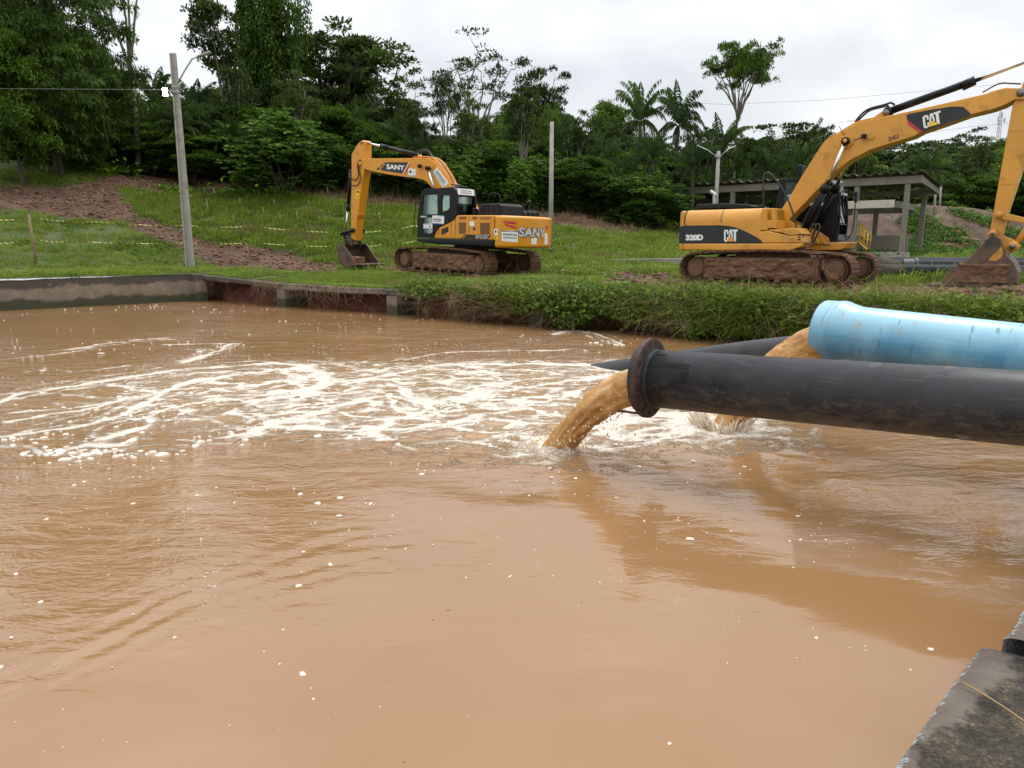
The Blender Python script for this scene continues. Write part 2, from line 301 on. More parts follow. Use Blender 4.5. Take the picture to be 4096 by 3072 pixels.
# ---------------------------------------------------------------- measured layout (metres)
DATA={'CAT': {'arm': [(4.95, 4.178), (4.916, 4.102), (4.887, 3.553), (4.826, 2.347), (4.778, 1.384), (4.84, 1.254), (5.028, 1.252), (5.083, 1.763), (5.226, 2.555), (5.421, 3.603), (5.612, 4.459), (5.742, 5.095),
                 (5.626, 5.288), (5.27, 4.964), (5.073, 4.559)],
         'arm_barrel': [(2.356, 4.236), (3.863, 4.631), (4.116, 4.736)],
         'arm_ear': [(1.959, 4.054), (2.229, 4.229), (2.295, 4.268), (2.368, 4.233), (2.39, 4.084)],
         'arm_rod': [(4.117, 4.727), (5.014, 4.989), (5.652, 5.201)],
         'band': [(-2.282, 1.059), (-2.279, 1.545), (-1.269, 1.541), (-1.024, 1.524), (-0.817, 1.481), (-0.593, 1.399), (-0.369, 1.292), (-0.166, 1.186), (-0.092, 1.134), (-0.066, 1.062)],
         'boom': [(-0.064, 1.709), (-0.1, 1.751), (0.186, 2.213), (0.46, 2.719), (0.743, 3.211), (1.012, 3.617), (1.346, 3.813), (1.678, 3.991), (1.914, 4.043), (2.266, 4.081), (3.04, 4.18), (4.393, 4.371),
                  (4.494, 4.409), (4.739, 4.453), (5.093, 4.401), (5.23, 4.344), (5.254, 4.248), (5.189, 4.183), (5.12, 4.16), (4.943, 4.173), (4.792, 4.091), (4.608, 4.027), (4.506, 4.005), (4.133, 3.942),
                  (3.631, 3.785), (3.188, 3.659), (2.998, 3.559), (2.497, 3.438), (2.065, 3.324), (1.627, 3.11), (1.21, 2.804), (1.07, 2.608), (0.882, 2.411), (0.497, 1.99), (0.176, 1.638)],
         'boomcyl': [(1.522, 3.567), (1.163, 2.529), (0.69, 1.396)],
         'boomcyl2': [(1.198, 2.584), (0.727, 1.377)],
         'bucket': [(4.804, 1.179), (4.892, 1.224), (5.024, 1.142), (5.106, 0.944), (5.201, 0.765), (5.338, 0.622), (5.436, 0.408), (5.429, 0.192), (5.319, 0.089), (5.141, 0.027), (4.934, 0.075), (4.13, 0.048),
                    (3.996, 0.049), (3.981, 0.205), (4.053, 0.321), (4.157, 0.446), (4.289, 0.439), (4.473, 0.703), (4.678, 1.035)],
         'cab': [(-0.417, 2.011), (-0.327, 2.605), (-0.295, 2.772), (-0.254, 2.807), (0.961, 2.742), (1.08, 2.635), (1.167, 2.436), (1.217, 2.207), (1.272, 1.715), (1.302, 1.138), (1.12, 1.105), (0.122, 1.108)],
         'cabwin': [(-0.162, 2.715), (0.838, 2.663), (0.885, 2.054), (-0.153, 2.088)],
         'cat_boom': [(3.216, 3.718), (3.581, 3.811), (3.156, 4.008)],
         'cat_house': [(-1.093, 1.103), (-0.721, 1.105), (-1.111, 1.42)],
         'decal_boom': [(2.813, 4.07), (2.848, 4.09), (3.275, 4.137), (3.737, 4.165), (3.975, 4.134), (4.13, 3.977), (4.134, 3.934), (3.631, 3.785), (3.197, 3.658), (2.834, 3.97)],
         'decal_red': [(2.834, 3.97), (3.197, 3.658), (3.124, 3.638), (2.861, 3.859)],
         'ear': [(4.769, 1.164), (4.751, 1.256), (4.789, 1.347), (4.864, 1.379), (4.946, 1.345), (5.035, 1.235), (5.152, 1.153), (5.262, 1.125), (5.345, 1.07), (5.377, 0.98), (5.347, 0.908), (5.257, 0.889),
                 (5.158, 0.806), (5.093, 0.833), (5.016, 1.126)],
         'eh03': [(2.487, 3.488), (2.697, 3.549), (2.465, 3.596)],
         'exh': [(-1.876, 2.147), (-1.888, 2.352), (-1.861, 2.407), (-1.99, 2.515)],
         'hood': [(-2.183, 2.011), (-2.168, 2.112), (-2.109, 2.138), (-1.307, 2.138), (-0.685, 2.081), (-0.518, 2.04), (-0.506, 1.987)],
         'house': [(-2.272, 1.059), (-2.276, 1.567), (-2.204, 1.948), (-1.179, 1.961), (-0.146, 1.958), (-0.195, 1.359), (-0.194, 1.062)],
         'lamp': [(1.917, 3.659)],
         'linkbar': [(4.926, 1.688), (5.58, 1.515)],
         'linkbar2': [(5.249, 0.983), (5.577, 1.517)],
         'lower': [(-2.302, 1.055), (0.938, 1.056), (0.939, 0.929), (0.601, 0.861), (-2.292, 0.851)],
         'mirror_bar': [(-0.124, 1.969), (-0.168, 2.651), (-0.152, 2.775), (-0.091, 2.827), (0.008, 2.797), (0.286, 2.472), (0.5, 2.121), (0.651, 1.758), (0.743, 1.444), (0.781, 1.021), (0.756, 0.942), (0.681, 0.894)],
         'pillar': [(-0.196, 1.377), (-0.181, 1.685), (-0.127, 1.948), (-0.006, 1.953), (0.05, 1.382)],
         'pins': [(4.846, 1.273), (5.256, 0.984), (4.93, 1.686)],
         'pump': [(-2.238, -0.245)],
         'recess': [(-0.033, 1.949), (0.193, 1.942), (0.253, 1.441), (0.021, 1.392)],
         'step': [(-0.204, 1.359), (0.05, 1.377), (0.574, 1.249), (0.924, 1.247), (0.938, 1.063), (-0.185, 1.065)],
         'steptop': [(0.065, 1.408), (0.811, 1.438), (0.919, 1.313), (0.922, 1.272), (0.573, 1.258), (0.433, 1.318), (0.068, 1.373)],
         't320': [(-2.195, 1.14), (-1.685, 1.141), (-2.202, 1.3)]},
 'SAN': {'arm': [(5.799, 4.86), (5.688, 4.806), (5.695, 4.533), (5.703, 4.19), (5.715, 3.707), (5.838, 3.328), (5.967, 2.803), (6.099, 2.166), (6.225, 1.825), (6.398, 0.933), (6.648, 1.035), (6.591, 2.363),
                 (6.531, 3.342), (6.505, 4.344), (6.114, 4.708), (5.955, 4.803)],
         'arm_barrel': [(4.864, 4.599), (4.516, 4.523), (2.801, 4.177)],
         'arm_rod': [(5.867, 4.793), (4.864, 4.599)],
         'band': [(-0.924, 1.219), (-1.079, 1.363), (-2.17, 1.374), (-2.085, 1.227)],
         'bk_barrel': [(6.819, 3.789), (6.874, 3.451), (7.015, 2.353), (7.022, 2.133)],
         'bk_rod': [(7.082, 2.133), (7.234, 1.244)],
         'boom': [(5.967, 3.956), (5.907, 4.093), (5.792, 4.158), (2.883, 4.063), (2.008, 4.041), (1.608, 3.829), (1.362, 3.586), (1.117, 3.321), (0.839, 2.987), (-0.107, 2.304), (-0.5, 2.121), (-0.278, 1.933),
                  (0.085, 2.047), (1.815, 2.977), (2.067, 3.173), (2.285, 3.274), (2.615, 3.33), (3.136, 3.379), (4.167, 3.494), (5.355, 3.679), (5.745, 3.767)],
         'boomcyl': [(1.882, 3.66), (1.56, 2.976)],
         'bucket': [(6.63, 0.805), (6.948, 0.767), (7.002, 0.526), (6.983, 0.25), (6.901, -0.005), (6.632, -0.103), (6.274, -0.12), (5.714, -0.009)],
         'cab': [(1.319, 1.201), (1.308, 1.766), (1.162, 2.578), (1.093, 2.761), (0.939, 2.855), (-0.364, 2.896), (-0.491, 2.872), (-0.62, 2.743), (-0.631, 1.982), (-0.506, 1.836), (-0.346, 1.777), (0.275, 1.552),
                 (0.508, 1.201)],
         'cabrear_u': [(-0.586, 2.476)],
         'chk': [[(4.914, 3.704), (4.818, 3.791), (4.696, 3.787), (4.765, 3.696)], [(4.695, 3.821), (4.614, 3.886), (4.506, 3.882), (4.575, 3.814)], [(4.506, 3.916), (4.452, 3.968), (4.359, 3.964), (4.426, 3.91)]],
         'chk2': [[(-0.782, 1.204), (-0.829, 1.261), (-0.908, 1.263), (-0.862, 1.206)], [(-0.87, 1.273), (-0.923, 1.319), (-0.986, 1.321), (-0.939, 1.275)],
                  [(-0.954, 1.327), (-0.994, 1.361), (-1.047, 1.363), (-1.007, 1.328)]],
         'cw': {'p3': [(0.173, 1.108), (0.182, 1.307), (-0.104, 1.309), (-0.109, 1.102)],
                'p4': [(-0.597, 1.107), (-0.603, 1.469), (-0.865, 1.459), (-0.903, 1.094)],
                'pref': [(1.36, 1.18), (1.36, 1.522), (0.77, 1.526), (0.77, 1.154)],
                'red': [(1.329, 1.821), (0.885, 1.803), (0.821, 1.719), (1.12, 1.743), (1.211, 1.772)],
                'red2': [(1.329, 1.821), (1.231, 1.75), (0.805, 1.644), (0.854, 1.574), (1.254, 1.718)],
                'red3': [(-0.661, 1.717), (-0.825, 1.724), (-0.832, 1.652), (-0.677, 1.537)],
                'sany': [(0.757, 1.343), (-0.59, 1.311), (0.754, 1.645), (-0.59, 1.626)],
                'stk1': [(1.36, 1.376), (1.36, 1.58), (1.333, 1.583), (1.34, 1.378)],
                'stk2': [(1.36, 1.235), (1.36, 1.361), (1.36, 1.362), (1.36, 1.223)]},
         'cwt_rear': [[(-2.834, 1.951), (-2.87, 0.997)], [(-2.896, 1.921), (-2.937, 0.976)], [(-2.806, 1.862), (-2.847, 0.96)]],
         'cwt_side': [(-2.284, 1.997), (-2.257, 1.085), (-2.487, 1.017)],
         'decal_boom': [(4.698, 3.686), (4.306, 3.963), (3.083, 3.917), (3.401, 3.514)],
         'decal_red': [(3.401, 3.514), (3.033, 3.918), (2.983, 3.84), (3.249, 3.497)],
         'doorlow': [(1.006, 1.886), (0.546, 1.891), (0.543, 1.408), (0.645, 1.348), (0.988, 1.362), (1.04, 1.443)],
         'doorwin': [(1.007, 2.646), (0.317, 2.663), (0.295, 2.007), (1.093, 2.001)],
         'hood': [(-1.069, 2.012), (-1.139, 2.341), (-1.446, 2.363), (-1.987, 2.363), (-2.427, 2.326), (-2.659, 2.284), (-2.834, 2.171), (-3.341, 2.111), (-3.404, 1.932), (-2.497, 1.986)],
         'house': [(0.512, 1.201), (0.296, 1.551), (-0.326, 1.773), (-0.485, 1.876), (-0.554, 1.966), (-0.643, 1.982), (-2.284, 1.997), (-2.254, 1.203)],
         'latch': [(-1.33, 1.484), (-1.327, 1.627), (-1.52, 1.631), (-1.523, 1.489)],
         'link1': [(7.166, 1.177), (6.41, 1.351)],
         'link2': [(7.218, 1.113), (6.955, 0.786)],
         'model': [(-1.498, 1.236), (-2.099, 1.246), (-1.496, 1.345)],
         'patch1': [(-1.204, 1.636), (-1.201, 1.794), (-1.416, 1.793), (-1.413, 1.636)],
         'rail': [(-1.43, 2.374), (-1.543, 2.685), (-1.918, 2.682), (-2.001, 2.385)],
         'sany_door': [(1.144, 1.889), (0.817, 1.892), (1.144, 1.949)],
         'seams': [[(-0.352, 1.778), (-0.35, 1.202)], [(-0.554, 1.966), (-0.534, 1.196)], [(-1.2, 1.972), (-1.184, 1.204)]],
         'sidewin': [(0.053, 2.638), (-0.271, 2.636), (-0.276, 2.236), (-0.212, 2.157), (0.081, 2.088), (0.101, 2.46)],
         'skirt': [(1.372, 1.16), (-2.272, 1.197), (-2.278, 0.999), (0.305, 0.999), (1.127, 1.03), (1.32, 1.071)],
         'slots': [[(-0.725, 1.85), (-0.723, 1.939), (-1.052, 1.942), (-1.054, 1.854)], [(-1.332, 1.858), (-1.33, 1.945), (-1.543, 1.947), (-1.545, 1.86)],
                   [(-1.681, 1.855), (-1.679, 1.942), (-2.139, 1.947), (-2.142, 1.861)]],
         'stick_arm': [(6.289, 2.637), (6.192, 2.982), (5.997, 2.953), (6.102, 2.6)],
         'stick_boom': [(3.105, 3.403), (3.059, 3.704), (2.649, 3.66), (2.699, 3.377)],
         'stick_boom2': [(1.765, 3.514), (1.537, 3.697), (0.943, 3.129), (1.148, 2.979), (1.269, 3.005)],
         'stick_cab': [(0.538, 1.673), (0.539, 1.964), (-0.035, 1.965), (-0.022, 1.659)],
         'stick_door': [(0.988, 1.514), (0.988, 1.672), (0.538, 1.689), (0.544, 1.535)],
         'txt_boom': [(4.309, 3.708), (3.272, 3.768), (4.307, 3.892)],
         'vents': [[(-0.716, 1.37), (-0.71, 1.75), (-1.04, 1.755), (-1.047, 1.378)], [(-1.686, 1.383), (-1.677, 1.753), (-2.115, 1.76), (-2.125, 1.394)],
                   [(0.117, 1.304), (0.119, 1.509), (-0.221, 1.607), (-0.223, 1.426)]]},
 'bush': [('bush', 8.36, 50.28, 3.41, 0.74, 3.94), ('bush', -3.13, 48.42, 4.71, 0.89, 2.29), ('bush', -2.9, 52.52, 5.26, 0.7, 2.95), ('bush', 0.49, 47.23, 4.12, 2.8, 2.2), ('bush', 4.47, 50.66, 4.13, 2.64, 4.0),
          ('bush', 2.9, 50.6, 4.35, 1.2, 2.74), ('bush', 7.77, 49.47, 3.43, 1.89, 2.52), ('bush', -0.8, 49.73, 4.68, 1.07, 3.19), ('bush', 4.13, 51.54, 4.3, 1.89, 2.41), ('bush', 4.22, 52.66, 4.44, 2.87, 3.39),
          ('bush', 5.47, 49.93, 3.87, 2.82, 3.31), ('bush', -3.36, 47.42, 4.53, 2.3, 2.52), ('bush', 3.28, 52.67, 4.57, 2.35, 4.48), ('bush', 0.71, 52.01, 4.79, 1.52, 4.0), ('bush', 9.16, 52.05, 3.5, 2.86, 4.23),
          ('bush', -2.99, 51.41, 5.13, 2.87, 2.98), ('bush', -2.77, 50.73, 5.03, 2.14, 3.47), ('bush', -1.36, 49.4, 4.7, 0.62, 3.44), ('bush', 2.94, 51.36, 4.44, 0.24, 3.04), ('bush', -2.98, 48.45, 4.71, 2.67, 3.01),
          ('bush', 7.08, 51.6, 3.83, 2.83, 2.71), ('bush', 0.89, 52.07, 4.77, 1.62, 3.5), ('bush', -0.23, 50.3, 4.68, 1.37, 2.98), ('bush', 4.79, 51.52, 4.19, 2.05, 3.3), ('bush', -2.67, 48.56, 4.71, 2.94, 2.34),
          ('bush', -3.66, 52.39, 5.28, 0.96, 3.62), ('bush', 7.46, 48.06, 3.3, 2.31, 3.32), ('bush', 8.68, 50.24, 3.33, 2.95, 2.4), ('bush', -4.4, 51.54, 5.2, 0.52, 2.67), ('bush', 7.55, 47.25, 3.17, 1.13, 3.48),
          ('bush', 2.62, 49.86, 4.29, 2.42, 4.13), ('bush', -0.52, 48.59, 4.47, 1.04, 3.34), ('bush', 3.34, 50.43, 4.27, 2.7, 2.54), ('bush', 10.91, 51.22, 2.99, 1.79, 3.49), ('bush', -1.07, 47.94, 4.43, 1.58, 2.23),
          ('bush', -4.29, 49.06, 4.87, 1.48, 4.06), ('bush', 2.27, 48.83, 4.19, 0.52, 2.82), ('bush', 2.74, 49.86, 4.27, 2.88, 2.5), ('bush', -4.83, 51.76, 5.24, 1.92, 3.77), ('bush', 2.22, 49.97, 4.35, 0.69, 3.08),
          ('bush', -3.26, 51.01, 5.09, 2.94, 3.39), ('bush', 0.98, 49.56, 4.44, 1.08, 3.92), ('bush', 10.76, 51.68, 3.09, 1.16, 4.29), ('bush', 1.21, 49.06, 4.34, 2.95, 3.14), ('bush', -32.98, 51.23, 7.54, 0.9, 2.72),
          ('bush', -11.43, 50.07, 5.57, 1.82, 3.14), ('bush', -12.99, 51.05, 5.89, 1.29, 2.04), ('bush', -16.06, 52.92, 6.34, 1.88, 3.49), ('bush', -11.49, 52.82, 5.84, 1.64, 3.45),
          ('bush', -5.83, 50.28, 5.1, 2.31, 3.05), ('bush', -7.21, 51.72, 5.33, 2.6, 2.53), ('bush', -28.42, 52.0, 7.08, 1.05, 2.65), ('bush', -19.52, 52.16, 6.33, 1.05, 3.12), ('bush', -33.71, 50.41, 7.58, 0.24, 3.5),
          ('bush', -11.29, 51.84, 5.72, 1.46, 2.19), ('bush', -25.59, 51.71, 6.75, 1.33, 3.73), ('bush', -20.07, 50.39, 6.14, 1.13, 2.64), ('bush', -5.35, 52.93, 5.41, 2.48, 3.66),
          ('bush', -20.75, 51.63, 6.3, 1.94, 2.82), ('bush', -10.82, 50.1, 5.48, 1.26, 2.38), ('bush', -5.29, 52.68, 5.38, 2.68, 3.75), ('bush', -7.71, 51.79, 5.36, 2.17, 2.39), ('bush', -21.81, 51.41, 6.32, 1.21, 2.35),
          ('bush', -7.37, 52.25, 5.4, 1.94, 3.66), ('bush', -30.09, 50.21, 7.16, 0.57, 2.29), ('bush', -16.5, 51.17, 6.15, 2.05, 2.11), ('bush', -29.02, 50.73, 7.07, 0.66, 2.47),
          ('bush', -18.57, 52.46, 6.35, 1.42, 3.53), ('bush', -6.72, 52.25, 5.38, 2.54, 2.16), ('bush', -22.52, 50.96, 6.36, 1.93, 2.9), ('bush', 22.2, 65.3, 3.4, 3.15, 4.58), ('bush', 41.46, 72.99, 4.07, 3.88, 5.49),
          ('bush', 34.04, 72.39, 4.02, 4.0, 4.44), ('bush', 45.81, 73.02, 4.04, 4.09, 4.64), ('bush', 49.82, 71.73, 3.84, 3.18, 4.63), ('bush', 18.3, 64.41, 3.45, 3.14, 4.91), ('bush', 29.86, 67.12, 3.65, 3.56, 3.14),
          ('bush', 34.54, 74.11, 4.23, 3.31, 5.43), ('bush', 23.87, 67.46, 3.56, 2.6, 5.16), ('bush', 19.21, 65.43, 3.44, 3.17, 3.02), ('bush', 30.17, 66.79, 3.68, 3.34, 4.81), ('bush', 40.24, 71.94, 3.95, 3.48, 5.04),
          ('bush', 52.1, 75.76, 4.36, 2.56, 5.76), ('bush', 47.1, 75.05, 4.3, 3.69, 5.71), ('bush', 33.85, 72.07, 3.98, 4.14, 5.63), ('bush', 20.85, 65.35, 3.38, 3.37, 4.86), ('bush', 22.57, 66.84, 3.5, 2.94, 4.32),
          ('bush', 38.61, 72.32, 4.01, 2.76, 5.19), ('bush', 27.76, 66.7, 3.61, 2.44, 4.91), ('bush', 26.15, 66.31, 3.56, 2.64, 3.67), ('bush', 39.66, 74.43, 4.26, 2.72, 5.16), ('bush', 22.48, 66.89, 3.51, 3.74, 4.73),
          ('bush', 50.86, 73.47, 4.06, 4.23, 5.76), ('bush', 26.23, 68.96, 3.67, 4.18, 3.33), ('bush', 46.21, 73.15, 4.05, 2.43, 5.41), ('bush', 21.31, 64.8, 3.34, 3.39, 3.49)],
 'extra': [('palm', -25.74, 50.0, 6.66, 6.09, 3.62), ('palm', -21.05, 48.5, 6.02, 4.47, 3.83), ('palm', -16.77, 49.0, 5.9, 3.12, 3.54), ('palm', -6.08, 49.5, 5.02, 3.79, 3.58), ('palm', -3.24, 50.0, 4.96, 3.77, 3.95),
           ('palm', 6.48, 52.0, 3.98, 5.17, 3.76), ('palm', 9.31, 51.0, 3.31, 5.7, 4.02), ('palm', 12.77, 53.0, 2.8, 6.02, 4.18), ('palm', 18.31, 54.0, 2.03, 6.76, 3.91), ('palm', -0.94, 49.5, 4.66, 3.56, 3.58),
           ('palm', -26.71, 47.0, 6.54, 3.28, 3.4), ('palm', -18.05, 49.0, 5.93, 3.94, 3.54), ('palm', 23.26, 60.0, 3.26, 6.64, 3.95), ('palm', 36.56, 66.0, 4.05, 5.88, 4.77), ('airy', -13.99, 50.0, 5.95, 7.23, 2.96),
           ('airy', -18.32, 51.0, 6.17, 8.38, 2.68), ('airy', -6.08, 50.0, 5.08, 6.25, 2.63), ('airy', 0.75, 52.0, 4.78, 8.26, 3.08), ('airy', -2.59, 50.0, 4.93, 7.11, 2.63), ('airy', 7.95, 56.0, 4.29, 7.36, 2.95),
           ('airy', 14.35, 57.0, 3.06, 8.04, 3.37), ('airy', 19.86, 60.0, 2.88, 8.5, 3.55), ('airy', 4.54, 52.0, 4.3, 6.81, 2.74), ('airy', 31.26, 68.0, 3.66, 8.3, 3.58), ('airy', 44.09, 72.0, 3.93, 8.41, 4.26)],
 'fill': [('dense', -26.71, 41.0, 5.2, 8.02, 4.04), ('dense', -26.84, 47.0, 6.56, 3.4, 3.4), ('dense', -27.84, 40.0, 5.13, 6.93, 4.21), ('round', -26.28, 44.0, 5.87, 3.96, 3.47), ('vine', -24.36, 52.0, 6.64, 5.51, 3.76),
          ('dense', -21.35, 50.0, 6.16, 5.17, 3.95), ('round', -35.75, 51.42, 7.84, 8.34, 7.53), ('dense', -32.07, 50.15, 7.38, 7.99, 4.79), ('dense', -29.49, 49.15, 7.04, 5.34, 4.67),
          ('round', -27.98, 50.3, 6.93, 2.98, 5.42), ('round', -25.28, 51.53, 6.71, 3.52, 7.87), ('dense', -20.7, 49.18, 6.03, 2.91, 6.77), ('dense', -18.47, 51.64, 6.25, 4.96, 5.69),
          ('round', -14.59, 49.68, 5.93, 3.85, 7.49), ('vine', -10.81, 49.06, 5.38, 3.14, 7.4), ('dense', -7.67, 50.31, 5.18, 3.34, 6.34), ('dense', -4.81, 51.42, 5.2, 3.08, 5.85),
          ('dense', -1.52, 50.35, 4.85, 2.17, 7.01), ('round', 1.53, 49.96, 4.43, 3.07, 5.39), ('round', 4.43, 49.71, 4.01, 3.92, 6.27), ('dense', 7.94, 49.26, 3.37, 2.29, 7.64),
          ('dense', -39.76, 57.04, 8.51, 10.59, 7.21), ('round', -36.02, 55.94, 8.11, 8.56, 6.52), ('dense', -32.2, 54.5, 7.63, 8.39, 5.85), ('round', -31.14, 57.3, 7.71, 4.55, 6.96),
          ('dense', -26.47, 55.06, 7.08, 3.15, 7.89), ('dense', -23.48, 55.72, 6.83, 5.11, 5.15), ('vine', -20.03, 54.92, 6.66, 5.17, 7.33), ('round', -17.24, 55.98, 6.73, 6.0, 5.52),
          ('dense', -13.84, 55.34, 6.4, 5.58, 7.5), ('round', -10.77, 54.51, 5.9, 5.07, 4.71), ('dense', -8.07, 57.17, 6.03, 3.95, 7.97), ('dense', -4.55, 56.5, 5.83, 2.6, 6.25), ('dense', -1.1, 55.7, 5.47, 4.0, 7.31),
          ('vine', 2.48, 56.0, 5.1, 4.59, 7.16), ('round', 5.21, 54.62, 4.54, 4.78, 4.54), ('vine', 7.73, 55.11, 4.2, 4.87, 5.28), ('dense', 11.14, 57.16, 3.83, 4.7, 6.83), ('dense', 16.02, 63.75, 3.75, 4.48, 6.71),
          ('vine', 19.99, 63.63, 3.23, 4.35, 8.93), ('round', 24.17, 64.97, 3.48, 6.02, 6.74), ('vine', 27.65, 64.68, 3.83, 4.82, 7.35), ('dense', 33.67, 69.98, 3.77, 5.24, 7.15),
          ('dense', 37.72, 69.93, 3.79, 2.77, 8.06), ('vine', 41.03, 70.17, 3.79, 5.18, 5.9), ('round', 44.8, 70.07, 3.71, 4.84, 8.93), ('dense', 48.93, 70.35, 3.67, 6.69, 7.94),
          ('round', 52.46, 69.07, 3.47, 4.48, 8.56), ('vine', -44.91, 64.37, 9.39, 13.14, 7.35), ('dense', -40.05, 61.64, 8.82, 12.99, 5.41), ('dense', -39.18, 64.08, 8.9, 12.02, 5.58),
          ('round', -35.39, 61.7, 8.4, 9.64, 5.38), ('dense', -33.41, 63.0, 8.32, 7.08, 6.96), ('dense', -30.64, 62.97, 8.08, 4.47, 5.57), ('dense', -28.2, 63.7, 7.93, 5.8, 5.39),
          ('dense', -24.82, 61.78, 7.55, 3.88, 5.63), ('round', -21.81, 62.03, 7.53, 7.93, 5.8), ('dense', -19.39, 62.75, 7.58, 7.31, 5.35), ('dense', -16.42, 64.17, 7.55, 7.8, 8.14),
          ('round', -12.18, 61.8, 6.82, 4.57, 7.64), ('vine', -9.16, 63.85, 6.89, 5.47, 6.07), ('round', -5.9, 61.81, 6.54, 4.11, 6.25), ('dense', -2.55, 62.95, 6.54, 5.07, 7.45), ('vine', 0.72, 64.14, 6.36, 6.16, 6.03),
          ('round', 3.59, 62.58, 5.82, 6.85, 5.88), ('dense', 6.3, 61.69, 5.31, 4.88, 5.31), ('vine', 9.1, 61.58, 4.86, 5.93, 6.01), ('vine', 12.09, 62.62, 4.44, 3.9, 5.07), ('vine', 14.59, 62.73, 3.91, 4.98, 5.01),
          ('dense', 19.64, 72.29, 4.37, 5.52, 5.59), ('round', 22.15, 70.94, 3.91, 6.87, 6.23), ('vine', 25.54, 69.71, 3.75, 6.69, 8.73), ('vine', 29.55, 70.71, 3.82, 5.98, 5.91),
          ('round', 35.11, 76.5, 4.52, 6.48, 6.42), ('dense', 39.33, 77.55, 4.67, 3.74, 7.34), ('dense', 41.81, 75.7, 4.42, 5.94, 7.39), ('vine', 46.86, 77.01, 4.56, 5.95, 9.63),
          ('round', 51.62, 77.91, 4.65, 7.48, 8.14), ('dense', 55.57, 78.16, 4.67, 7.24, 7.1), ('vine', 58.61, 77.85, 4.61, 7.51, 6.32), ('round', 62.21, 78.14, 4.63, 8.6, 7.76),
          ('round', -50.8, 71.53, 10.27, 13.33, 5.46), ('dense', -48.68, 72.85, 10.27, 15.6, 6.07), ('vine', -45.27, 72.54, 9.98, 14.28, 7.96), ('dense', -41.17, 71.07, 9.56, 11.8, 6.8),
          ('dense', -38.68, 70.97, 9.37, 9.16, 4.81), ('vine', -36.08, 71.23, 9.19, 6.4, 7.43), ('dense', -33.14, 70.68, 8.93, 3.93, 4.75), ('round', -29.98, 70.55, 8.67, 4.93, 7.28),
          ('dense', -27.35, 72.25, 8.82, 7.7, 5.56), ('vine', -23.72, 71.6, 8.7, 8.18, 7.93), ('round', -20.86, 72.7, 8.8, 7.21, 5.66), ('round', -17.36, 70.75, 8.3, 6.5, 6.56), ('round', -14.57, 72.46, 8.2, 7.24, 6.35),
          ('dense', -11.58, 72.05, 7.97, 6.63, 5.68), ('round', -8.87, 71.26, 7.8, 4.06, 5.21), ('round', -5.9, 71.23, 7.73, 4.56, 6.58), ('vine', -2.41, 72.9, 7.78, 6.01, 7.8), ('dense', 1.12, 72.25, 7.37, 7.56, 6.66),
          ('round', 4.35, 72.07, 6.96, 5.76, 6.43), ('dense', 7.06, 71.14, 6.45, 3.76, 4.84), ('dense', 9.53, 70.72, 6.02, 6.08, 5.41), ('dense', 12.48, 70.62, 5.51, 6.36, 6.43), ('dense', 15.88, 72.88, 5.18, 4.5, 5.23),
          ('vine', 20.92, 79.82, 5.24, 7.81, 8.61), ('dense', 24.86, 79.64, 4.84, 5.76, 7.11), ('dense', 29.09, 81.19, 5.03, 7.25, 8.1), ('dense', 33.18, 81.15, 5.05, 8.27, 8.74),
          ('dense', 36.71, 80.48, 5.02, 5.44, 5.99), ('vine', 41.74, 85.07, 5.64, 5.4, 5.57), ('vine', 46.1, 86.84, 5.87, 4.78, 7.87), ('round', 49.33, 86.45, 5.8, 5.9, 6.55), ('round', 52.36, 85.07, 5.61, 7.39, 9.3),
          ('dense', 56.72, 85.86, 5.69, 8.08, 6.86), ('vine', 61.22, 86.97, 5.81, 8.86, 8.52), ('vine', 63.73, 85.42, 5.59, 7.84, 5.87), ('round', 66.93, 85.15, 5.54, 7.03, 7.2),
          ('vine', -59.04, 82.99, 11.65, 16.5, 5.35), ('round', -58.35, 85.32, 11.86, 15.53, 5.23), ('vine', -55.1, 84.86, 11.61, 17.12, 6.11), ('round', -51.0, 82.82, 11.17, 16.01, 6.12),
          ('round', -50.14, 85.37, 11.32, 13.68, 5.39), ('round', -47.45, 85.18, 11.15, 10.48, 6.7), ('dense', -43.86, 83.87, 10.81, 10.32, 5.38), ('vine', -41.8, 84.71, 10.77, 8.53, 5.65),
          ('dense', -39.25, 84.09, 10.55, 3.72, 5.44), ('dense', -36.85, 85.03, 10.5, 6.02, 5.28), ('round', -33.37, 84.06, 10.3, 7.76, 6.5), ('dense', -30.66, 85.47, 10.45, 8.02, 6.7),
          ('dense', -27.2, 85.11, 10.38, 10.82, 6.23), ('dense', -24.55, 85.37, 10.39, 9.53, 5.41), ('vine', -20.94, 82.62, 9.85, 8.58, 6.36), ('round', -17.83, 82.77, 9.61, 7.52, 6.69),
          ('vine', -15.05, 82.64, 9.36, 7.53, 4.77), ('dense', -12.54, 85.18, 9.62, 6.95, 7.07), ('vine', -9.42, 84.11, 9.43, 4.77, 5.41), ('dense', -6.85, 83.93, 9.36, 3.88, 5.04),
          ('dense', -3.72, 83.86, 9.27, 3.44, 7.35), ('round', -0.44, 84.97, 9.18, 7.81, 6.08), ('dense', 2.27, 83.71, 8.72, 7.44, 5.12), ('round', 4.9, 83.76, 8.42, 6.27, 5.45), ('round', 7.7, 84.63, 8.15, 5.24, 5.51),
          ('dense', 10.48, 83.88, 7.64, 6.6, 6.07), ('vine', 13.43, 83.38, 7.13, 4.1, 5.81), ('vine', 16.15, 83.09, 6.61, 6.48, 5.62), ('round', 19.42, 83.7, 6.06, 5.97, 6.71), ('dense', 24.72, 93.28, 6.58, 7.05, 5.24),
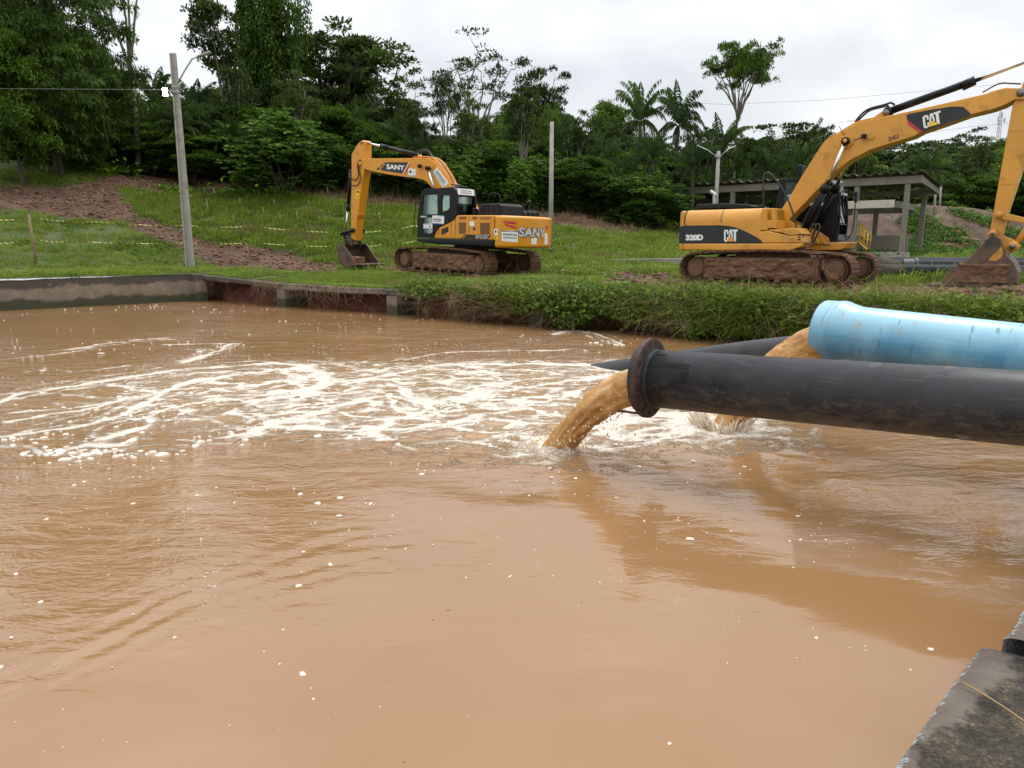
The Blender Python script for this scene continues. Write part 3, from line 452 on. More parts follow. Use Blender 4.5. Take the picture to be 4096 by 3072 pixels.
          ('dense', 27.3, 91.33, 6.08, 5.32, 6.7), ('vine', 30.34, 90.79, 6.07, 7.11, 6.69), ('dense', 33.69, 90.81, 6.14, 5.47, 6.34), ('round', 37.23, 92.69, 6.41, 7.54, 5.69), ('dense', 39.71, 90.55, 6.23, 6.91, 7.5),
          ('dense', 46.67, 97.79, 7.24, 6.69, 7.23), ('dense', 50.49, 97.87, 7.31, 5.11, 7.36), ('dense', 53.67, 97.59, 7.26, 4.42, 5.85), ('vine', 56.36, 96.51, 7.11, 7.08, 8.33), ('vine', 61.9, 98.94, 7.4, 5.63, 7.43),
          ('vine', 64.5, 96.72, 7.1, 4.5, 8.05), ('dense', 68.96, 98.31, 7.29, 8.38, 7.66), ('vine', 72.75, 97.53, 7.17, 7.77, 9.35), ('round', 77.43, 98.79, 7.32, 7.27, 5.71)],
 'foam': [([(-6.81, 9.31), (-6.88, 10.03), (-6.39, 10.69), (-6.12, 11.18), (-5.51, 12.01), (-4.72, 12.46), (-4.23, 12.62), (-3.63, 12.31), (-3.12, 11.72), (-2.79, 10.69)], 1.5),
          ([(-5.66, 7.67), (-5.29, 7.83), (-5.08, 8.16), (-4.84, 8.76), (-4.88, 9.63), (-5.02, 10.14), (-4.87, 11.06), (-4.37, 11.58), (-3.93, 12.08)], 1.2),
          ([(-6.27, 8.92), (-5.77, 9.09), (-5.34, 9.45), (-5.14, 9.83), (-5.05, 10.24)], 0.8), ([(-5.98, 8.38), (-5.75, 8.76), (-5.46, 8.92), (-5.32, 9.63)], 0.8), ([(-6.03, 10.69), (-5.47, 10.24), (-5.02, 10.14)], 0.6),
          ([(-4.58, 10.03), (-4.35, 10.35), (-3.94, 10.69), (-3.54, 11.18), (-3.14, 11.45)], 0.8), ([(-4.56, 7.17), (-4.47, 7.4), (-4.07, 7.37)], 1.8),
          ([(-4.45, 7.64), (-4.28, 8.09), (-4.42, 8.92), (-4.26, 9.4), (-3.66, 9.63), (-3.29, 10.03), (-2.99, 10.46), (-2.84, 10.81)], 1.6), ([(-5.86, 12.78), (-5.83, 13.67), (-5.94, 15.36)], 1.4),
          ([(-8.97, 14.36), (-8.72, 14.9), (-8.54, 15.48), (-8.29, 15.72), (-8.22, 16.23), (-7.6, 16.1)], 0.9), ([(-7.3, 15.24), (-6.57, 15.36), (-5.97, 15.36)], 0.8),
          ([(-3.12, 7.7), (-2.91, 7.89), (-2.83, 8.3), (-2.38, 8.92)], 1.6), ([(-5.39, 7.29), (-5.09, 7.27), (-4.63, 6.96)], 1.1), ([(-4.4, 6.96), (-4.21, 6.99), (-3.99, 7.07)], 1.2),
          ([(-3.58, 7.55), (-3.26, 7.46), (-2.93, 7.46)], 1.0), ([(-3.87, 7.01), (-3.72, 6.96)], 0.7), ([(-9.44, 13.21), (-8.91, 13.67), (-8.53, 14.46)], 0.5),
          ([(-8.09, 11.45), (-7.95, 12.15), (-7.2, 11.72), (-6.61, 12.46)], 0.6), ([(-3.56, 9.09), (-3.18, 8.45), (-3.19, 8.3)], 0.7), ([(-3.2, 8.6), (-2.89, 8.76), (-2.5, 9.45)], 0.8),
          ([(-3.6, 12.15), (-3.24, 11.72), (-2.91, 10.93), (-2.9, 10.14), (-2.96, 9.93)], 1.5), ([(-2.52, 10.69), (-2.01, 11.58), (-1.5, 12.31), (-0.85, 12.01), (0.14, 11.58)], 1.0),
          ([(-2.0, 13.12), (-1.54, 13.86), (-0.71, 14.26), (0.17, 14.26), (1.35, 14.46), (1.47, 14.16)], 0.8), ([(-1.95, 12.31), (-1.15, 12.62), (0.15, 12.62), (1.31, 12.62), (1.85, 11.86)], 1.0),
          ([(-2.61, 8.68), (-2.14, 9.45), (-1.71, 9.83), (-1.25, 9.35), (-0.9, 9.01), (-0.77, 9.45), (-0.3, 10.24), (0.35, 10.69), (1.05, 11.18), (1.55, 11.45)], 1.7),
          ([(-2.41, 7.99), (-1.57, 7.99), (-1.23, 7.96), (-0.85, 8.23), (-0.25, 8.38), (0.27, 8.16)], 1.5), ([(-1.5, 8.16), (-1.41, 8.53), (-0.99, 8.76), (-0.91, 9.09)], 1.0),
          ([(-1.9, 10.93), (-1.52, 10.35), (-1.41, 9.83), (-1.26, 9.45)], 0.9), ([(0.01, 9.45), (0.32, 9.83), (0.7, 9.45), (0.97, 10.24)], 1.1), ([(-0.48, 12.01), (-0.1, 10.93), (0.08, 10.35), (-0.32, 10.81)], 0.8),
          ([(-1.86, 7.64), (-1.65, 7.58), (-1.45, 7.7)], 1.0), ([(-1.17, 7.34), (-0.94, 7.17)], 0.8), ([(-0.67, 7.23), (-0.45, 7.29)], 0.7), ([(-0.21, 7.01), (-0.03, 6.99)], 0.6),
          ([(0.95, 16.92), (1.48, 17.82), (1.95, 17.21), (2.31, 15.36)], 0.9), ([(1.05, 9.09), (1.22, 8.3), (1.34, 8.38)], 1.4), ([(-0.07, 7.64), (0.18, 7.29), (0.38, 7.07)], 1.2),
          ([(0.8, 8.98), (1.27, 8.32), (2.04, 8.84), (2.19, 8.2)], 1.4), ([(0.91, 7.24), (1.75, 7.54), (2.55, 7.97)], 1.0), ([(1.56, 7.97), (2.21, 7.75), (2.92, 8.2)], 1.1)],
 'fr': {'cat': ((7.397, 20.206, 1.05), (0.788, -0.6157, 0.0), (-0.6157, -0.788, 0.0), (0.0, 0.0, 1.0)), 'san': ((-1.492, 26.523, 1.097), (-0.7656, 0.6424, 0.0349), (-0.6428, -0.766, 0.0), (0.0267, -0.0224, 0.9994))},
 'mud': [[(-28.1, 39.9), (-25.7, 41.7), (-24.1, 45.2), (-21.6, 41.7), (-20.0, 40.1), (-18.4, 38.8), (-15.9, 37.7), (-13.4, 37.7), (-9.6, 35.6), (-7.5, 34.1), (-6.8, 27.9), (-9.5, 29.3), (-13.8, 33.8), (-16.5, 36.1),
          (-18.6, 37.1), (-20.9, 37.6), (-22.4, 37.1), (-25.4, 35.9)],
         [(-25.1, 45.2), (-21.6, 56.6), (-10.2, 55.5), (-0.9, 54.9), (3.5, 51.3), (10.1, 49.6), (8.0, 42.6), (2.2, 42.9), (-2.2, 45.2), (-8.4, 45.8), (-17.7, 46.1), (-23.4, 43.3)],
         [(24.5, 53), (25, 58), (28, 62.5), (36, 62.8), (44, 63), (44, 58), (38, 54), (34, 53), (30, 55.5)], [(-8.9, 33.2), (-4, 33.6), (0, 29), (2.2, 28.8), (4.5, 26), (5, 23.5), (3, 24), (-0.5, 25), (-6, 31)],
         [(2.6, 19.9), (8.2, 15.3), (11.0, 13.6), (15, 14), (12.5, 19.5), (9.3, 21.5), (4.5, 23.2), (3, 22)],
         [(24.7, 56.2), (28.2, 58.5), (29.8, 58.7), (32.3, 58.2), (33.8, 57.3), (36.7, 57.3), (36.8, 53.1), (34.1, 52.8), (30.9, 55.3), (28.1, 53.4), (24.6, 52.9)],
         [(31.0, 53.7), (38.4, 55.5), (34.4, 49.5), (32.4, 51.5)], [(9.0, 17.3), (9.0, 15.9), (10.1, 15.9), (11.6, 15.1), (10.4, 13.5), (9.2, 14.0), (8.6, 15.2), (7.9, 15.9)],
         [(3.4, 24.5), (5.7, 25.5), (4.8, 21.0), (2.9, 21.4)]],
 'pipes': [((11.07, 25.0, 1.53), (14.5, 23.0, 1.46))],
 'pole1': ((-14.34, 32.75, 1.07), (-14.36, 32.75, 10.05), (-14.49, 32.6, 8.43), [(-14.17, 32.6, 8.79), (-13.86, 32.6, 9.26), (-13.48, 32.6, 9.77), (-13.24, 32.6, 9.86), (-12.75, 32.6, 10.02)]),
 'pole2': ((1.8, 34.4, 1.58), (1.9, 34.4, 7.54)),
 'pole3': ((13.86, 50.0, 4.08), (13.67, 50.0, 8.2), [(13.53, 50.0, 7.85), (12.97, 50.0, 8.24), (12.24, 50.0, 8.56)], [(13.84, 50.0, 7.89), (14.31, 50.0, 8.32), (14.79, 50.0, 8.52)]),
 'shed': {'l': (10.86, 55.0, 6.51), 'r': (24.63, 45.0, 6.21)},
 'stakes': [((-16.97, 41.65, 3.78), (-17.06, 41.65, 4.59)), ((-17.74, 44.5, 4.84), (-17.75, 44.5, 5.47)), ((-15.1, 40.25, 3.15), (-15.09, 40.25, 3.79)), ((-13.86, 41.45, 3.51), (-13.85, 41.45, 4.14)),
            ((-13.84, 43.4, 4.23), (-13.84, 43.4, 4.69)), ((-14.46, 45.7, 5.08), (-14.45, 45.7, 5.48)), ((-12.83, 41.1, 3.32), (-12.83, 41.1, 3.75)), ((-11.89, 41.05, 3.24), (-11.88, 41.05, 3.93)),
            ((-11.95, 43.75, 4.25), (-11.93, 43.75, 4.64)), ((-10.3, 42.0, 3.49), (-10.29, 42.0, 3.94)), ((-11.45, 46.55, 5.05), (-11.49, 46.55, 5.5)), ((-9.9, 43.7, 4.02), (-9.9, 43.7, 4.52)),
            ((-7.39, 41.75, 3.22), (-7.46, 41.75, 3.86)), ((-7.77, 45.05, 4.2), (-7.78, 45.05, 4.56)), ((-21.28, 43.65, 5.08), (-21.11, 43.65, 5.61)), ((-20.38, 44.1, 5.05), (-20.31, 44.1, 5.55)),
            ((-17.02, 41.75, 3.83), (-17.1, 41.75, 4.63)), ((-15.08, 40.2, 3.14), (-15.07, 40.2, 3.76)), ((-12.37, 34.65, 1.27), (-12.46, 34.65, 2.18)), ((-17.83, 44.7, 4.92), (-17.84, 44.7, 5.54)),
            ((-15.7, 43.0, 4.21), (-15.68, 43.0, 4.76)), ((-7.16, 40.75, 2.92), (-7.3, 40.75, 3.8)), ((-9.79, 43.2, 3.86), (-9.79, 43.2, 4.21)), ((-7.7, 44.7, 4.1), (-7.71, 44.7, 4.45)),
            ((-18.92, 29.2, 1.28), (-18.98, 29.2, 3.25))],
 'tape': [[(-20.44, 29.0, 3.07), (-18.96, 29.2, 3.13), (-17.84, 32.0, 3.06), (-15.25, 34.5, 2.98), (-12.14, 35.0, 2.95), (-8.37, 35.0, 2.67), (-8.13, 35.0, 2.66)],
          [(-20.57, 29.0, 2.14), (-18.95, 29.2, 2.3), (-18.19, 31.0, 2.23), (-15.32, 34.5, 2.18), (-12.2, 35.0, 2.2), (-8.33, 35.0, 2.02)], [(-7.1, 35.0, 2.7), (-6.1, 35.5, 2.81), (-4.82, 36.0, 3.0)],
          [(-7.11, 35.0, 2.04), (-6.12, 35.5, 2.15), (-4.7, 36.0, 2.27)]],
 'testpx': {},
 'thin': [((32.93, 58.0, 4.5), (32.8, 58.0, 6.63)), ((35.59, 62.0, 5.37), (35.49, 62.0, 6.94))],
 'tower': ((96.19, 150.0, 22.6), (95.94, 150.0, 27.68)),
 'trees': [('droop', -27.12, 45.0, 6.22, 17.41, 7.99), ('dense', -27.82, 52.0, 7.02, 6.61, 3.76), ('forked', -24.75, 50.0, 6.55, 12.42, 2.3), ('airy', -22.42, 60.0, 7.3, 14.58, 6.71),
           ('vine', -17.72, 56.0, 6.74, 17.54, 7.0), ('umbrella', -14.74, 62.0, 7.14, 12.7, 11.01), ('dense', -13.44, 66.0, 7.4, 11.04, 5.21), ('umbrella2', -9.38, 61.0, 6.55, 9.1, 6.02),
           ('bush', -14.16, 46.5, 5.22, 4.19, 5.81), ('ball', -5.36, 62.0, 6.55, 9.57, 3.26), ('sparse', -2.54, 60.0, 6.17, 11.44, 7.5), ('airy', 2.3, 62.0, 5.9, 11.02, 4.69), ('vine', 2.77, 58.0, 5.32, 7.84, 3.05),
           ('dense', 8.64, 70.0, 6.06, 8.74, 5.06), ('palm', 10.1, 60.0, 4.45, 9.44, 4.74), ('palm', 13.55, 62.0, 4.05, 10.07, 5.3), ('palm', 6.16, 58.0, 4.84, 5.48, 4.2), ('iso', 18.88, 64.0, 3.3, 14.75, 5.39),
           ('umbrella2', 25.98, 72.0, 3.99, 9.81, 9.47), ('airy', 30.03, 74.0, 4.2, 10.48, 2.92), ('umbrella2', 47.69, 90.0, 6.28, 8.75, 10.06), ('umbrella2', 55.22, 95.0, 6.91, 9.29, 9.37),
           ('palm', -25.2, 54.0, 6.88, 6.74, 4.97), ('palm', -30.22, 56.0, 7.53, 9.19, 3.68), ('palm', -23.57, 57.0, 6.98, 6.64, 4.87), ('palm', -15.55, 57.0, 6.77, 5.87, 4.5), ('palm', -8.37, 56.0, 5.9, 5.1, 4.05),
           ('palm', 0.14, 57.0, 5.5, 5.33, 4.12), ('palm', 16.59, 60.0, 3.08, 8.05, 5.13), ('palm', 4.3, 57.0, 5.0, 6.0, 3.75), ('palm', -20.85, 55.0, 6.69, 5.26, 3.98), ('palm', -11.95, 57.0, 6.31, 5.84, 4.12),
           ('palm', 18.83, 60.0, 2.84, 7.42, 4.74)],
 'wires': [[(-22.86, 33.0, 8.69), (-14.51, 32.6, 8.56)], [(-14.02, 32.6, 8.27), (-11.94, 36.0, 7.44), (-8.34, 40.0, 6.26), (-5.99, 44.0, 5.55)], [(13.54, 50.0, 7.59), (13.11, 54.0, 7.19), (12.22, 60.0, 6.82)],
           [(16.09, 140.0, 28.45), (39.0, 140.0, 27.45), (57.25, 140.0, 28.23), (97.93, 140.0, 31.68)], [(57.27, 130.0, 23.04), (70.58, 130.0, 22.31), (91.38, 130.0, 26.36)],
           [(51.13, 135.0, 22.88), (81.87, 135.0, 25.62), (94.87, 135.0, 27.5)], [(66.49, 130.0, 20.47), (79.15, 130.0, 22.11), (91.83, 130.0, 23.13)]]}
PJ={'near': [(1.267, 6.67, 0.835), (3.609, 5.02, 0.919)], 'blue': [(3.311, 7.7, 1.162), (4.533, 6.35, 1.082)], 'j1': (0.429, 7.195), 'j2': (2.395, 8.058), 'third': [(0.617, 13.202, -0.5), (1.417, 12.602, -0.25), (3.89, 10.2, 0.538), (5.5, 9.2, 0.7), (7.3, 8.9, 0.74), (9.5, 8.8, 0.74)], 'shear': [(-0.358, 4.99), (-0.616, 5.034), (-1.137, 4.702), (-1.786, 4.306), (-2.094, 4.026), (-2.311, 3.675), (-2.553, 3.463), (-2.701, 3.334)], 'lumps': [(-4.698, 7.067, 0.1, 14), (-4.405, 7.174, 0.22, 40), (-4.237, 6.962, 0.18, 30), (-4.089, 7.12, 0.12, 18), (-5.332, 7.763, 0.2, 25), (-4.395, 8.602, 0.22, 30), (-3.309, 7.014, 0.1, 12), (-3.813, 6.962, 0.13, 12), (-3.532, 6.988, 0.05, 5), (-4.447, 6.713, 0.1, 8), (-2.92, 7.827, 0.16, 25), (-2.68, 7.371, 0.08, 9), (-3.203, 7.517, 0.2, 22), (-8.765, 14.36, 0.35, 12), (-8.722, 15.01, 0.3, 12), (-8.543, 15.476, 0.3, 14), (-8.226, 15.72, 0.4, 16), (-7.216, 15.405, 0.35, 14), (-1.74, 7.607, 0.12, 14), (-0.92, 9.177, 0.14, 18), (-1.486, 7.7, 0.1, 12), (1.92, 16.917, 0.5, 40), (2.123, 15.357, 0.4, 25)]}
T0={'san_lamp': (2.384, 3.75), 'san_tip': (5.91, 3.955), 'san_hoses': [[(5.881, 4.116), (6.056, 3.958), (6.048, 3.749), (6.011, 3.538), (6.159, 3.367), (6.362, 3.344), (6.519, 3.463), (6.648, 3.572)], [(5.882, 4.09), (5.999, 3.956), (5.978, 3.677), (5.898, 3.466), (5.947, 3.257), (6.137, 3.138), (6.485, 3.14)]], 'san_bpin': (6.616, 0.926), 'cat_hoses': [[(1.615, 4.06), (1.749, 4.226), (1.921, 4.338), (2.237, 4.396), (2.323, 4.414), (2.409, 4.428), (2.493, 4.368)], [(1.653, 4.047), (1.805, 4.201), (1.959, 4.306), (2.223, 4.352), (2.327, 4.368), (2.368, 4.308)]], 'cat_hoses2': [[(0.909, 1.053), (0.828, 1.07), (0.849, 1.215), (0.898, 1.407), (0.921, 1.518), (0.982, 1.541), (1.004, 1.469), (0.985, 1.294), (0.906, 1.086)], [(0.972, 1.053), (0.922, 1.085), (0.957, 1.246), (1.005, 1.453), (1.045, 1.548), (1.102, 1.515), (1.102, 1.404), (1.039, 1.213), (0.971, 1.069)]], 'cat_tank': [(0.834, 1.583), (0.958, 1.581), (0.848, 1.396)], 'cat_frontlow': [(0.697, 1.081), (1.598, 1.087), (1.518, 0.922), (1.394, 0.881), (0.68, 0.87)], 'cat_front_y': [(0.839, 1.374), (1.088, 1.205), (1.119, 1.122), (1.105, 1.089), (0.713, 1.081)], 'cat_top_hose': [(4.301, 4.432), (4.602, 4.581), (4.826, 4.557), (5.019, 4.519)], 'cat_bk_end': [(-2.434, 1.061), (-2.426, 1.551), (-2.283, 1.942), (-2.444, 1.061), (-2.414, 0.865)], 'cat_low': [(-2.444, 1.061), (-2.43, 0.903), (-2.301, 0.847)]}
T1={'cat_seam': [(-1.252, 1.064), (-1.264, 1.532), (-1.215, 1.92)], 'cat_lock': [(-1.45, 1.365), (-1.455, 1.463), (-1.316, 1.461), (-1.31, 1.358)], 'cat_boomseams': [[(2.655, 4.078), (2.74, 3.509)], [(0.523, 2.732), (0.845, 2.476)]], 'cat_tip': (5.05, 4.311), 'arm_seams': [[(4.854, 2.389), (5.208, 2.362)], [(4.898, 3.536), (5.285, 3.5)]], 'cat_patch': [(4.846, 0.698), (5.072, 0.98), (5.117, 0.836), (5.083, 0.728), (4.983, 0.654), (4.872, 0.674)]}
SH={'r': (24.629, 45.0, 6.213), 'beam_top': 6.21, 'beam_bot': 5.75, 'xl': 3.66, 'mid': 4.65, 'st0': 0, 'st1': 0, 'st_lo': (22.625, 47.0, 1.811), 'st_hi': (22.247, 47.8, 2.459), 'pipes': [((9.024, 22.0, 1.27), (15.869, 20.2, 1.26), 0.25), ((10.511, 25.0, 1.33), (18.225, 23.2, 1.32), 0.28), ((11.856, 28.2, 1.34), (20.739, 26.4, 1.34), 0.29)], 'col': 2.87, 'kerb': [(2.913, 34.0, 1.401), (6.873, 32.0, 1.503), (9.193, 30.0, 1.577)]}
BIRDS=[(-16.89, 56.0, 19.11), (-16.29, 56.0, 19.04), (-1.01, 56.0, 14.81)]

CORNER=np.array([-11.84,27.72]); E1=np.array([.8192,-.5735]); GV=np.array([.715,.6991])
def SD(x,y):
    # skew pool coordinates: s along the far edge, d away from the pool
    rx=x-CORNER[0]; ry=y-CORNER[1]; det=E1[0]*GV[1]-E1[1]*GV[0]
    return (rx*GV[1]-ry*GV[0])/det,(E1[0]*ry-E1[1]*rx)/det
_A=[-1.4,-.69,-.42,-.28,-.18,-.05,.07,.155,.22,.3,.5,.8,1.3]
_ZB=[8.5,7.4,6.0,5.9,5.2,5.0,4.3,3.6,2.9,1.9,1.5,1.5,1.5]
_Y0=[24,27,33,34,33,31,30,30,30,33,36,36,36]
def hbase(x,y):
    x=np.asarray(x,float);y=np.asarray(y,float)
    a=x/np.maximum(y,8.); zb=np.interp(a,_A,_ZB); y0=np.interp(a,_A,_Y0); yb=np.interp(a,[-.7,0,.2,.4,1],[47,50,50,52,54])
    k=np.clip((y-y0)/(yb-y0),0,1); k=k*k*(1-.62*k)/.38*.5+k*.5
    z=1.05+(zb-1.05)*k+np.maximum(0,y-yb)*np.interp(a,[-.6,0,.25,.5,1],[.12,.13,.10,.13,.13])
    # dirt mound behind the shed
    m=((x-31.5)/7.5)**2+((y-60)/5.)**2; z=z+2.6*np.exp(-m*1.1)
    m=((x-40)/6)**2+((y-62)/5.)**2; z=z+1.5*np.exp(-m)
    s,d=SD(x,y)
    edge=np.interp(s,[-40,-10,0,5,9,16,22],[.9,.93,1.0,.80,.76,.80,.85])
    near=np.where(s<0,np.clip(-s/1.5,0,1)*0+np.clip(np.maximum(-s,d)/3.,0,1),np.clip(d/3.,0,1))
    near=near*near*(3-2*near)
    return edge+(z-edge)*near

MT['hdpe2'] = simple('dusty_black_pipe', (.016, .018, .022), .55, spec=.12, var=.25, vs=2, dirt=(.14, .11, .08), dirtamt=.1, ds=1.5)
# ================================================================= THE PLACE
# pool frame: s runs along the far edge, d away from the pool
def XY(s, d): return CORNER[0] + s*E1[0] + d*GV[0], CORNER[1] + s*E1[1] + d*GV[1]
SR, DN = 28.0, -19.5
def pip(px, py, poly):
    """signed distance to polygon, negative inside"""
    P = np.array(poly); n = len(P); ins = np.zeros(px.shape, bool); dm = np.full(px.shape, 1e9)
    for i in range(n):
        a, b = P[i], P[(i+1) % n]
        c = ((a[1] > py) != (b[1] > py)); xx = (b[0]-a[0])*(py-a[1])/((b[1]-a[1]) or 1e-9)+a[0]; ins ^= c & (px < xx)
        ex, ey = b-a; t = np.clip(((px-a[0])*ex+(py-a[1])*ey)/(ex*ex+ey*ey+1e-9), 0, 1)
        dm = np.minimum(dm, np.hypot(px-a[0]-t*ex, py-a[1]-t*ey))
    return np.where(ins, -dm, dm)
MUDP = DATA['mud']
def mudmask(x, y):
    nz_ = fbm(x*.55, y*.55, 3., 4)*1.6 + fbm(x*2.3, y*2.3, 1., 3)*.5; m = np.zeros(np.shape(x))
    for i, p in enumerate(MUDP):
        d = pip(x, y, p); m = np.maximum(m, sstep(.35, -.35, d + nz_*(.55 if i in (0, 4, 5) else .75)))
    return m
def calm_(x, y): return 1 - .85*np.maximum(np.exp(-(((x-8.6)**2+(y-19)**2)/16.)), np.exp(-(((x+2.5)**2+(y-27.5)**2)/20.)))
def ground_z(x, y):
    z = hbase(x, y); s, d = SD(x, y); far = sstep(.0, 1.0, np.maximum(d, -s)) * (s < SR) + (s >= SR)*0
    m = mudmask(x, y) * far
    z = z + far*calm_(x, y)*(.10*fbm(x*.22, y*.22, 0, 3) + .035*fbm(x*1.1, y*1.1, 5., 3))
    z = z + m*calm_(x, y)*(.20*fbm(x*1.1, y*1.1, 9., 4) + .16*np.abs(fbm(x*3.2, y*3.2, 2., 3)) - .06)
    z = z - .06*(1-calm_(x, y))/.85*far; z = np.where(s >= SR-1e-3, np.where(s < 30.2, -1., .38), z); z = np.where(d < DN+.05, np.where(d > DN-2, -1., .38), z)
    return z, m
def axis(parts):
    r = [np.array([parts[0][0]])]
    for a, b, st in parts: n = max(1, int(round((b-a)/st))); r.append(np.linspace(a, b, n+1)[1:])
    return np.concatenate(r)
def make_terrain():
    S = axis([(-120, -60, 6), (-60, -30, 1.2), (-30, 0, .2), (0, 28, .16), (28, 40, .3), (40, 90, 1.), (90, 230, 6)])
    D_ = axis([(-34, -19.5, 1.5), (-19.5, 0, .5), (0, 7, .14), (7, 24, .16), (24, 34, .35), (34, 60, .9), (60, 220, 6)])
    s, d = np.meshgrid(S, D_); x, y = XY(s, d); z, m = ground_z(x, y)
    V = np.stack([x, y, z], -1).reshape(-1, 3); ns = len(S); i = np.arange(len(D_)-1)[:, None]*ns + np.arange(ns-1)[None]
    sc, dc = (S[:-1]+S[1:])/2, (D_[:-1]+D_[1:])/2
    keep = ~((sc[None] > 0) & (sc[None] < SR) & (dc[:, None] < 0) & (dc[:, None] > DN))
    F = np.stack([i, i+1, i+ns+1, i+ns], -1)[keep]
    return npmesh('terrain', V, F, {'mud': ('FLOAT', 'POINT', m.ravel())}, True)
def terrain_mat():
    m, t, b = nmat('earth_and_turf'); at = N(t, 'ShaderNodeAttribute', attribute_name='mud')
    pos = t.nodes.new('ShaderNodeNewGeometry').outputs['Position']
    soil = ramp(t, noise(t, 1.1, 8, .65, vec=pos), [(.3, (.045, .020, .011)), (.5, (.105, .052, .027)), (.72, (.195, .108, .056))])
    soil = mixc(t, ramp(t, noise(t, 9, 4, .6, vec=pos), [(.5, g3(0)), (.75, g3(.5))]), soil, (.075, .035, .02))
    turf = ramp(t, noise(t, 1.2, 7, .65, vec=pos), [(.3, (.045, .075, .014)), (.55, (.090, .125, .022)), (.72, (.12, .105, .040))])
    c = mixc(t, at.outputs['Fac'], turf, soil); t.links.new(c, b.inputs['Base Color']); b.inputs['Roughness'].default_value = .85
    wet = ramp(t, noise(t, .7, 4, .5, vec=pos), [(.45, g3(.85)), (.7, g3(.45))]); t.links.new(wet, b.inputs['Roughness'])
    bump(t, b, noise(t, 4.5, 10, .78, vec=pos), 1., .22); return m
terrain = link('terrain', make_terrain(), terrain_mat()); tag(terrain, 'grass slope and churned red mud rising behind the pool', 'ground', kind='structure')

# ---------------------------------------------------------------- pool walls
def wallmat():
    m, t, b = nmat('stained_pool_concrete'); pos = t.nodes.new('ShaderNodeNewGeometry').outputs['Position']
    sp = N(t, 'ShaderNodeSeparateXYZ', {0: pos}); n1 = noise(t, 1.3, 6, .65, vec=pos)
    c = ramp(t, noise(t, 2.4, 7, .65, vec=pos), [(.3, (.13, .100, .072)), (.55, (.215, .170, .122)), (.75, (.30, .245, .18))])
    h = math_(t, 'MULTIPLY_ADD', n1, .5, sp.outputs[2])
    moss = ramp(t, h, [(.50, g3(1)), (.60, g3(0))]); c = mixc(t, moss, c, (.050, .050, .024))
    h2 = math_(t, 'MULTIPLY_ADD', noise(t, .9, 5, .7, vec=pos), .8, sp.outputs[2]); top = ramp(t, math_(t, 'MULTIPLY', h2, .5), [(.54, g3(0)), (.58, g3(.9))]); c = mixc(t, top, c, (.055, .045, .036))
    pl = ramp(t, noise(t, .8, 3, .5, vec=pos), [(.68, g3(0)), (.70, g3(.5))]); c = mixc(t, pl, c, (.36, .31, .25))
    t.links.new(c, b.inputs['Base Color']); b.inputs['Roughness'].default_value = .85; bump(t, b, noise(t, 14, 6, .7, vec=pos), .6, .03); return m
MT['wall'] = wallmat()
def ribbon(fn, us, vs_, name, mat, parent=None, **k):
    """surface of fn(u,v)->xyz over a grid"""
    V = np.array([[fn(u, v) for u in us] for v in vs_], float).reshape(-1, 3); n = len(us)
    i = np.arange(len(vs_)-1)[:, None]*n + np.arange(n-1)[None]; F = np.stack([i, i+1, i+n+1, i+n], -1).reshape(-1, 4)
    return link(name, npmesh(name, V, F, None, True), mat, parent)
wl = empty('pool_wall', (*XY(0, 0), 0), label='long stained concrete pool wall with mossy foot, left of the corner', cat='wall')
def wall_left():
    mb = MB(); n = 90
    prof = lambda d, k: [(0.0, -1.2), (0.0, .5+.0*k), (-.02, .93 + .012*math.sin(d*1.7)), (-.05, .95), (-.33, .95), (-.35, -1.2)]
    vs = []; L_ = axis([(-26, 0, .25)])
    for d in L_:
        top = .05*(d+0)*0 + np.interp(d, [-26, -6, 0], [-.03, -.01, .06])
        for (s, z) in prof(d, 0):
            x, y = XY(s + (.012*float(vnoise(d*1.3, z*3)) if z > -1 else 0), d); vs.append((x-wl.location[0], y-wl.location[1], z + (top if z > .6 else 0) + (.012*float(vnoise(d*2, s*9)) if z > .6 else 0)))
    m = 6; fs = []
    for i in range(len(L_)-1):
        for k in range(m-1): fs.append((i*m+k, i*m+k+1, (i+1)*m+k+1, (i+1)*m+k))
    mb.add(vs, fs); return build('wall_face', mb, MT['wall'], wl, bevel=0)
wall_left()
mb = MB(); a = XY(-.05, -.1)
for (s0, s1, d0, d1, z1) in ((-.02, .42, -.30, .04, 1.0),):
    P4 = [XY(s0, d0), XY(s1, d0), XY(s1, d1), XY(s0, d1)]; mb.plan([(p[0]-wl.location[0], p[1]-wl.location[1]) for p in P4], -1.2, z1)
build('corner_post', mb, MT['wall'], wl, bevel=.03)

def edge_z(s): return float(np.interp(s, [-40, -10, 0, 5, 9, 16, 22], [.9, .93, 1.0, .80, .76, .80, .85]))
slab = empty('pool_slab', (*XY(0, 0), 0), label='undermined concrete slab edge on square piers along the far bank', cat='slab')
def slab_edge():
    S = axis([(.05, 28.3, .18)]); vs = []; fs = []
    for s in S:
        z = edge_z(s); e = .05*float(fbm(s*.9, 3.3)) + .03*float(vnoise(s*4, 1)); th = .20 + .03*float(vnoise(s*1.3, 8))
        for (d, zz) in ((.9, z-.02), (.25, z+.012), (-.10+e, z+.004), (-.15+e, z-.03), (-.15+e*.6, z-th+.04), (-.11+e, z-th), (.9, z-th-.02)):
            x, y = XY(s, d); vs.append((x-slab.location[0], y-slab.location[1], zz + .012*float(vnoise(s*5, d*7))))
    m = 7
    for i in range(len(S)-1):
        for k in range(m): fs.append((i*m+k, i*m+(k+1) % m, (i+1)*m+(k+1) % m, (i+1)*m+k))
    fs += [tuple(range(m))]
    return build('slab_lip', MB().add(vs, fs), MT['wall'], slab)
slab_edge()
